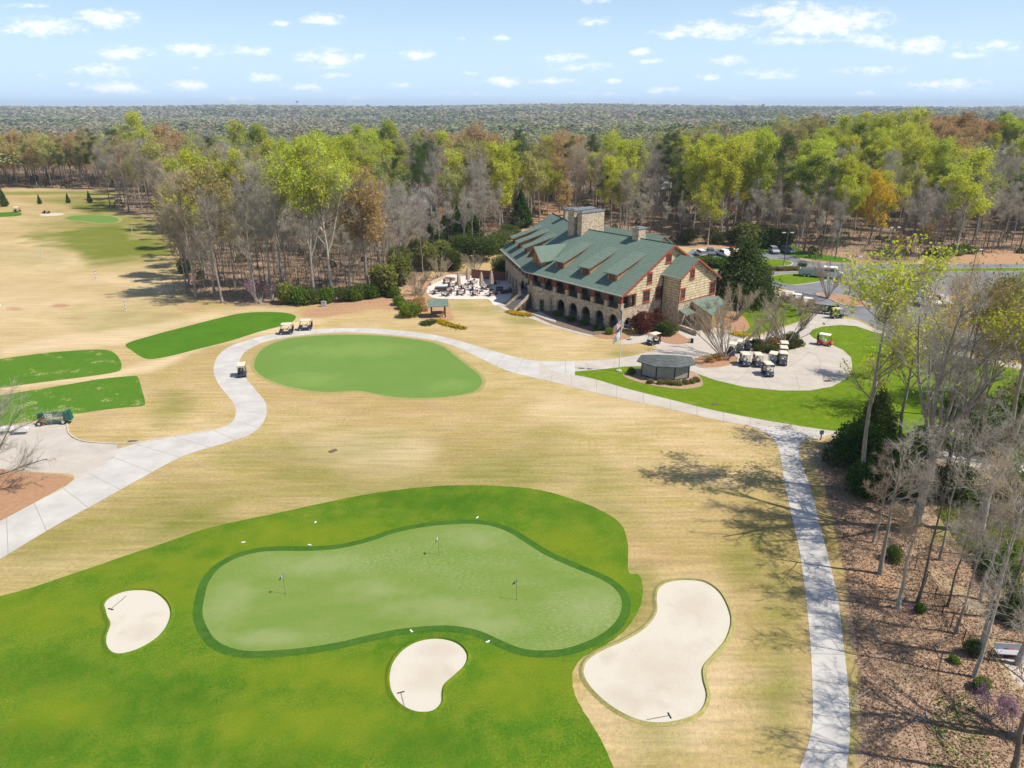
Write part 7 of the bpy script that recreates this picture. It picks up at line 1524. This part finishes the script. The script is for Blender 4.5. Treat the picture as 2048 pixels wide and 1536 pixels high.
# hedges and car park planting
for i, (px, py, s, z_, lb) in enumerate(((1400, 531, 3.2, 1.6, 'left end of the green juniper mound above the clubhouse gable'), (1420, 533, 3.4, 1.7, 'green juniper mound below the white pickup'), (1441, 534, 3.4, 1.6, 'right end of the green juniper mound beside the magnolia'))): shrub('juniper_mound', FRE[i % 2], px, py, s, lb, 'juniper mounds', z_)
for i, px in enumerate((1532, 1544, 1556, 1568, 1580, 1592)): shrub('grass_tuft', TANS, px, 541, 1.3, 'brown ornamental grass clump in the long car park island', 'ornamental grass clumps', 1.0)
for px, lb in ((1600, 'dark small shrub left of its pair at the island tip'), (1607, 'dark small shrub right of its pair at the island tip')): shrub('dark_shrub', DKS[0], px, 536, .8, lb, 'pair at the island tip')
for i, (px, py, s, lb) in enumerate(((1880, 512, 2.4, 'dark shrub left on the straw slope'), (1905, 508, 3.0, 'dark shrub below the wide bare tree'), (1930, 506, 2.6, 'dark shrub right behind the wide bare tree'), (1890, 517, 1.6, 'small dark shrub in front on the straw slope'))): shrub('dark_shrub', FRE[i % 2], px, py, s, lb, 'shrubs on the straw slope', s * .6)
for i, (px, py, s, lb) in enumerate(((1492, 492, 4, 'yellow green shrub tree behind the red pickup'), (1470, 488, 3.2, 'dark shrub behind the parked pickups'), (1535, 494, 4.2, 'dark evergreen thicket above the silver car'), (1562, 494, 3.6, 'dark evergreen behind the lamp post'), (1430, 487, 3, 'dark shrub at the wood edge above the cars'))): shrub('thicket_shrub', (OLV, DKS[0], DKS[1], DKS[0], DKS[1])[i], px, py, s, lb, sz=s * .9)
# wood edge shrubs left
for i, (px, py, s, mm_, lb) in enumerate(((770, 590, 3.4, OLV, 'large yellow green shrub at the wood edge by the clay strip'), (800, 570, 3.6, OLV, 'olive shrub tree between the wood and the patio mulch'), (745, 596, 2.0, FRE[0], 'fresh green shrub low at the wood edge'), (790, 594, 1.6, FRE[1], 'fresh green low shrub left of the boxwoods'), (575, 607, 2.2, OLV, 'olive shrub right of the redbud'), (600, 608, 2.3, FRE[0], 'green shrub below the tall lime trees'), (625, 607, 2.0, DKS[1], 'dark green shrub below the tall lime trees'), (655, 604, 2.1, FRE[1], 'green shrub right of the tall lime trunks'), (690, 602, 1.8, DKS[0], 'dark shrub at the wood edge above the cabinet'), (716, 600, 2.0, FRE[0], 'mid green shrub at the wood edge'), (372, 545, 2.0, DKS[0], 'dark shrub at the left tip of the wood'),
      (860, 540, 3.2, OLV, 'olive rounded shrub tree left of the back patio wall'), (885, 530, 3.2, OLV, 'olive shrub tree behind the back patio wall'), (840, 530, 3.4, OLV, 'olive shrub tree at the corner of the wood by the patio'), (905, 540, 3.0, MAG[1], 'green shrub tree left of the leftmost umbrella'), (800, 545, 3.2, OLV, 'yellowish shrub tree above the boxwoods'))): shrub('woodland_shrub', mm_, px, py, s, lb, sz=s * 1.05)
PUR = vase_mesh(340, 4, 12, .7, 'mauve', 1200, .5, leaves=900, lm='purple'); shrub('redbud_tree', PUR, 520, 607, 1.2, 'small purple redbud at the front edge of the wood', sz=1.1, cat='tree'); shrub('redbud_tree', PUR, 545, 603, .8, 'second smaller purple redbud beside the first', sz=.8, cat='tree')
for i, (px, py, lb) in enumerate(((878, 560, 'bare branching small tree behind the low patio wall'), (950, 548, 'bare mauve small tree behind the middle umbrellas'), (835, 588, 'bare small tree on the mulch left of the patio'))): p = G(px, py); make_tree('bare_tree', VS[(i + 1) % 3], (p.x, p.y, 0), i, .72, lb, 'tree', None, .75)
# ================================================================ big near trees on the right
rnd = random.Random(21)
def lean_tree(name, px, py, top, seed, label, r0=.4, **kw):
    p = G(px, py); h_ = hgt(px, top, p); m = tree_mesh(seed, h_, r0, **kw); return make_tree(name, m, (p.x, p.y, -.1), rnd.random() * .6, 1, label, 'tree', None, 1)
HR = dict(n1=30, n2=230, n3=1100, ntw=4200, tw_len=.55, tw_w=.017, l3side=3)
def hr(**k): d = dict(HR); d.update(k); return d
lean_tree('tall_tree', 1821, 1062, 548, 401, 'thick pale trunked bare tree forking above the bright lawn, largest by the path', .44, **hr(clear=.42, spread=.42, ang=36, fan=9, n1=64, n2=330, n3=1900, ntw=9000, tw_w=.019, up=.14, leaves=200, lsize=.10, lmat='olive', bark='pale', twig='pale', lsc=.2))
lean_tree('tall_tree', 1722, 980, 492, 402, 'slim tall tree with lime green top, closest to the plaza', .27, **hr(clear=.34, spread=.34, ang=48, up=.16, leaves=3800, lsize=.15, lmat='lime', bark='pale', twig='tan', lsc=.3, ltop=.3, n1=24))
lean_tree('tall_tree', 1958, 1066, 430, 403, 'thick grey trunked tree with lime leaves at the right edge', .44, **hr(clear=.36, spread=.42, ang=38, up=.14, fan=5, n1=36, leaves=6500, lsize=.13, lmat='lime', bark='grey', twig='tan', lsc=.3, ltop=.4))
lean_tree('tall_tree', 1890, 960, 560, 404, 'slender dark tree behind the thick pale trunk', .24, **hr(clear=.45, n3=1000, ntw=5000, leaves=2600, lsize=.12, lmat='olive', twig='tan', bark='dark'))
lean_tree('tall_tree', 1930, 960, 600, 405, 'slender dark tree right of the stone path', .16, **hr(clear=.5, n1=16, n2=110, n3=600, ntw=3000, leaves=1800, lsize=.12, lmat='young', twig='tan', bark='dark'))
lean_tree('tall_tree', 1790, 905, 520, 406, 'leafing tree behind the slim lime topped tree', .2, **hr(clear=.35, spread=.3, n3=900, ntw=3000, leaves=2400, lsize=.13, lmat='young', twig='tan'))
lean_tree('tall_tree', 2010, 930, 520, 407, 'fresh green tree at the right edge above the stone path', .22, **hr(clear=.3, spread=.32, n3=900, ntw=4000, leaves=7500, lsize=.14, lmat='lime', twig='tan', bark='dark'))
lean_tree('tall_tree', 2080, 1010, 500, 408, 'leafing tree just beyond the right edge', .3, **hr(clear=.35, n3=1200, ntw=7000, leaves=7000, lsize=.14, lmat='lime', twig='tan'))
lean_tree('tall_tree', 1860, 830, 575, 409, 'rusty budding tree between the lawn and the car park', .18, **hr(clear=.25, spread=.4, n3=700, ntw=3000, leaves=2200, lsize=.13, lmat='rust', twig='tan'))
lean_tree('tall_tree', 1945, 810, 590, 410, 'olive budding tree over the lower row of cars', .2, **hr(clear=.2, spread=.42, n3=700, ntw=3000, leaves=2200, lsize=.14, lmat='olive', twig='tan'))
lean_tree('tall_tree', 2035, 800, 560, 411, 'green tree over the right row of cars', .2, **hr(clear=.2, spread=.4, n3=900, ntw=4000, leaves=6000, lsize=.15, lmat='fresh', twig='tan'))
lean_tree('tall_tree', 1775, 760, 580, 412, 'thin budding tree by the kerb of the car park', .13, **hr(clear=.25, spread=.34, n1=18, n2=120, n3=900, ntw=6000, leaves=2400, lsize=.12, lmat='young', twig='tan'))
lean_tree('tall_tree', 1900, 720, 545, 413, 'bare orange tinged tree beyond the lower row of cars', .18, **hr(clear=.18, spread=.45, n3=600, ntw=2600, leaves=900, lsize=.13, lmat='rust', twig='tan'))
lean_tree('tall_tree', 1985, 700, 560, 414, 'dark green tree at the end of the car rows', .16, **hr(clear=.15, spread=.42, n3=700, ntw=2500, leaves=5500, lsize=.17, lmat='fresh', twig='dark'))
thin = [(1909,1267,900,'tall thin trunk rising from the end of the fence line'),(1834,1207,850,'thin tree beside the fence in the leaf litter'),(1796,1217,1000,'thin leaning sapling left of the fence'),(1760,1148,850,'thin pale sapling nearest the cart path'),(1894,1213,1000,'short dark trunk behind the fence'),(1947,1354,900,'thin dark trunk near the concrete pad'),(1957,1316,1010,'thin twin trunk near the concrete pad'),(2022,1560,1100,'thin tree at the bottom right corner'),(1745,1085,900,'small sapling at the shrub edge'),(1960,1200,800,'thin tree behind the flagstones'),(2000,1240,850,'thin tree on the green ground cover'),(2035,1330,930,'thin tree over the garden bench'),(1878,1120,760,'thin straight tree between the two thick trunks'),(2010,1120,700,'thin straight tree right of the thick grey trunk'),(1915,1010,700,'thin dark trunk behind the thick pair'),(2070,1480,1000,'thin tree beyond the lower right edge'),(2090,1290,800,'thin tree just beyond the right edge')]
for i, (px, py, top, lb) in enumerate(thin): lean_tree('thin_tree', px, py, top, 430 + i, lb, .10 + .03 * (i % 4), clear=.42, n1=14, n2=90, n3=420, ntw=2200, spread=.34, ang=52, up=.15, tw_len=.5, tw_w=.016, bark=('grey', 'dark', 'pale')[i % 3], twig=('pale', 'grey', 'tan')[i % 3], wob=.16)
# out-of-frame neighbours that throw shade over the path
for i, (x, y, h_, lb) in enumerate(((33, 33, 17, 'bare tree beyond the lower right edge shading the path'),)):
    make_tree('tall_tree', tree_mesh(470 + i, h_, .3, .35, 18, 110, 500, 1800, .38, 50, .16, .6, .016, bark='grey', twig='grey'), (x, y, 0), i, 1, lb, 'tree', None, 1)
# left edge tree
p = G(-30, 990); make_tree('bare_tree', tree_mesh(500, 9.5, .26, .14, 30, 280, 1800, 9000, .78, 68, .10, .6, .018, bark='dark', twig='grey', ltaper=.5), (p.x, p.y, 0), 1.0, 1, 'wide low bare tree reaching in over the service pad at the left edge', 'tree', None, 1)
p = G(-70, 1070); make_tree('bare_tree', tree_mesh(501, 5, .14, .1, 20, 160, 900, 6000, .6, 60, .15, .5, .02, bark='dark', twig='dark'), (p.x, p.y, 0), 1.0, 1, 'small dark bare tree over the straw bed at the left edge', 'tree', None, 1)
# evergreens and undergrowth along the right-hand wood
HOLLY = [cone_mesh(510 + k, 1.0, .42, 14000, 'magnolia', .018, .7, 0, .2) for k in range(2)]; JUN = [blob_mesh(520 + k, 1, 1, .9, 6000, 'cedar', .045, 7, .1, cz=.75) for k in range(2)]
for i, (px, py, s, z_, mm_, lb) in enumerate(((1712, 930, 3.2, 3.4, 0, 'dark evergreen shrub at the left tip of the right-hand wood'), (1742, 905, 6.0, 7.0, 2, 'dark conical evergreen behind the slim lime topped tree'), (1765, 950, 3.0, 3.0, 1, 'dark evergreen shrub between the near trunks'), (1735, 985, 2.6, 2.6, 0, 'dark shrub at the foot of the slim tree'), (1700, 900, 2.2, 2.3, 1, 'dark round shrub nearest the path fork'), (1800, 985, 3.0, 2.8, 1, 'dark shrub left of the thick pale trunk'), (1860, 990, 2.6, 2.2, 0, 'dark shrub right of the thick pale trunk'),
      (1920, 1000, 2.6, 2.4, 1, 'dark shrub behind the thick grey trunk'), (1985, 905, 3.4, 3.6, 0, 'dark evergreen above the stone path'), (2040, 880, 4.5, 4.2, 1, 'dark evergreen at the right edge above the stone path'), (2030, 1010, 3.2, 2.8, 1, 'dark shrub right of the thick grey trunk'), (2060, 1240, 2.4, 1.8, 0, 'dark green shrub over the garden bench'), (1787, 1122, .8, 1.0, 1, 'small dark bush beside the pale sapling'), (1943, 1310, .7, 1.0, 0, 'small blue green bush by the fence end'), (1960, 1378, .7, .6, 2, 'low green bush at the foot of the fence end'), (1990, 1130, 2.0, 1.3, 2, 'green bush among the ground cover at right'), (2000, 1165, 1.6, 1.2, 1, 'dark bush beside the ground cover'), (1840, 1225, .45, .6, 2, 'small green bush climbing the thin trunk'), (1908, 1325, .4, .35, 2, 'yellow green tuft in the litter'), (1748, 940, 2.0, 2.0, 0, 'dark shrub tucked behind the slim tree'), (1850, 905, 2.4, 2.2, 2, 'green bush beside the garden path'), (1925, 835, 3.0, 2.4, 2, 'yellow green bush at the upper side lawn'))):
    m = (JUN[0], JUN[1], FRE[i % 2])[mm_]
    if z_ > 5: m = HOLLY[0]; shrub('evergreen_tree', m, px, py, z_, lb, sz=z_, cat='tree')
    else: shrub('evergreen_shrub', m, px, py, s, lb, sz=z_)
FBR = []
for i, (px, py, lb) in enumerate(((1720, 1180, 'fallen branch in the litter beside the path grass'), (1765, 1290, 'fallen branch below the leaning saplings'), (1850, 1330, 'fallen branch below the fence line'), (1800, 1420, 'fallen branch at the lower middle of the litter'), (1890, 1480, 'fallen branch near the bottom edge'), (1740, 1380, 'fallen branch at the left edge of the lower litter'), (1850, 1110, 'fallen branch beside the thick pale trunk'), (1930, 1230, 'fallen branch beyond the fence'))):
    p = G(px, py); rg_ = np.random.default_rng(600 + i); b = MB(); q_ = [Vector((0, 0, .06))]; d_ = Vector((math.cos(i * 1.9), math.sin(i * 1.9), 0))
    for k in range(5): d_ = (d_ + Vector((rg_.normal() * .25, rg_.normal() * .25, 0))).normalized(); q_.append(q_[-1] + d_ * .6)
    b.tube(q_, [.045, .04, .035, .03, .02, .012], 6)
    for k in (2, 3, 4): b.tube([q_[k], q_[k] + Vector((rg_.normal() * .6, rg_.normal() * .6, .12))], [.018, .008], 4)
    o = b.build('fallen_branch', BARKS['pale'], loc=(p.x, p.y, .0)); tag(o, lb, 'branch', 'fallen branches in the litter')
PK = blob_mesh(530, .5, .5, .35, 120, 'purple', .06, 2, .05, cz=.5); shrub('azalea', PK, 1818, 1226, 1, 'tiny pink azalea in the leaf litter by the fence')
for i, (px, py, lb) in enumerate(((1975, 1440, 'purple redbud low in the bottom right corner'), (2020, 1470, 'second purple redbud at the bottom right edge'))): shrub('redbud_tree', PUR, px, py, .5, lb, sz=.45, cat='tree')
# leaf litter and twigs as loose stuff
def litter_mass(name, poly, n, sz, m, lb, h_=.05, kind_=('stuff')):
    rg = np.random.default_rng(n); P_ = [tuple(G(*q))[:2] for q in poly]; a = np.array(P_); lo, hi = a.min(0), a.max(0); pts = lo + (hi - lo) * rg.random((n * 3, 2)); ok_ = np.array([inpoly(x, y, P_) for x, y in pts]); pts = pts[ok_][:n]
    C = np.concatenate([pts, (h_ * rg.random(len(pts)))[:, None] + .02], 1); V, F = quads_np(rg, C, sz, 1.6, .6); o = bpy.data.objects.new(name, mesh_np(name, V, [F], [m])); COL.objects.link(o); tag(o, lb, 'litter', kind=kind_)
litter_mass('fallen_leaves', [(1640,900),(1700,890),(1770,1000),(1900,1080),(2048,1150),(2100,1600),(1735,1600),(1712,1300),(1690,1150),(1655,1000)], 26000, .075, leaf_mat('dead_leaf', (.40, .26, .17), (.22, .13, .08), 3, .1, 0), 'fallen brown leaves under the right-hand trees')
litter_mass('ground_cover', [(1870, 1020), (2060, 1000), (2100, 1120), (1930, 1105)], 9000, .10, LEAFM['box'], 'bright green ground cover between the thick trunks', .25)
litter_mass('undergrowth', [(1870, 1400), (1940, 1380), (1960, 1450), (1990, 1560), (1850, 1560)], 500, .09, LEAFM['fresh'], 'patchy green undergrowth in the bottom right corner', .3)
# ================================================================ air
def haze():
    b = MB(); b.box(-9500, 9500, -700, 9700, -60, 0); o = b.build('haze', [])
    for v in o.data.vertices:
        if v.co.z > -1: v.co.z = 92
    m = bpy.data.materials.new('haze_air'); m.use_nodes = True; t = m.node_tree; t.nodes.clear(); ou = t.nodes.new('ShaderNodeOutputMaterial'); pv_ = t.nodes.new('ShaderNodeVolumePrincipled')
    pv_.inputs['Color'].default_value = (.74, .85, 1, 1); pv_.inputs['Density'].default_value = HAZE; pv_.inputs['Anisotropy'].default_value = 0.0; t.links.new(pv_.outputs[0], ou.inputs['Volume']); o.data.materials.append(m); tag(o, kind='stuff')
HAZE = .00012
haze()
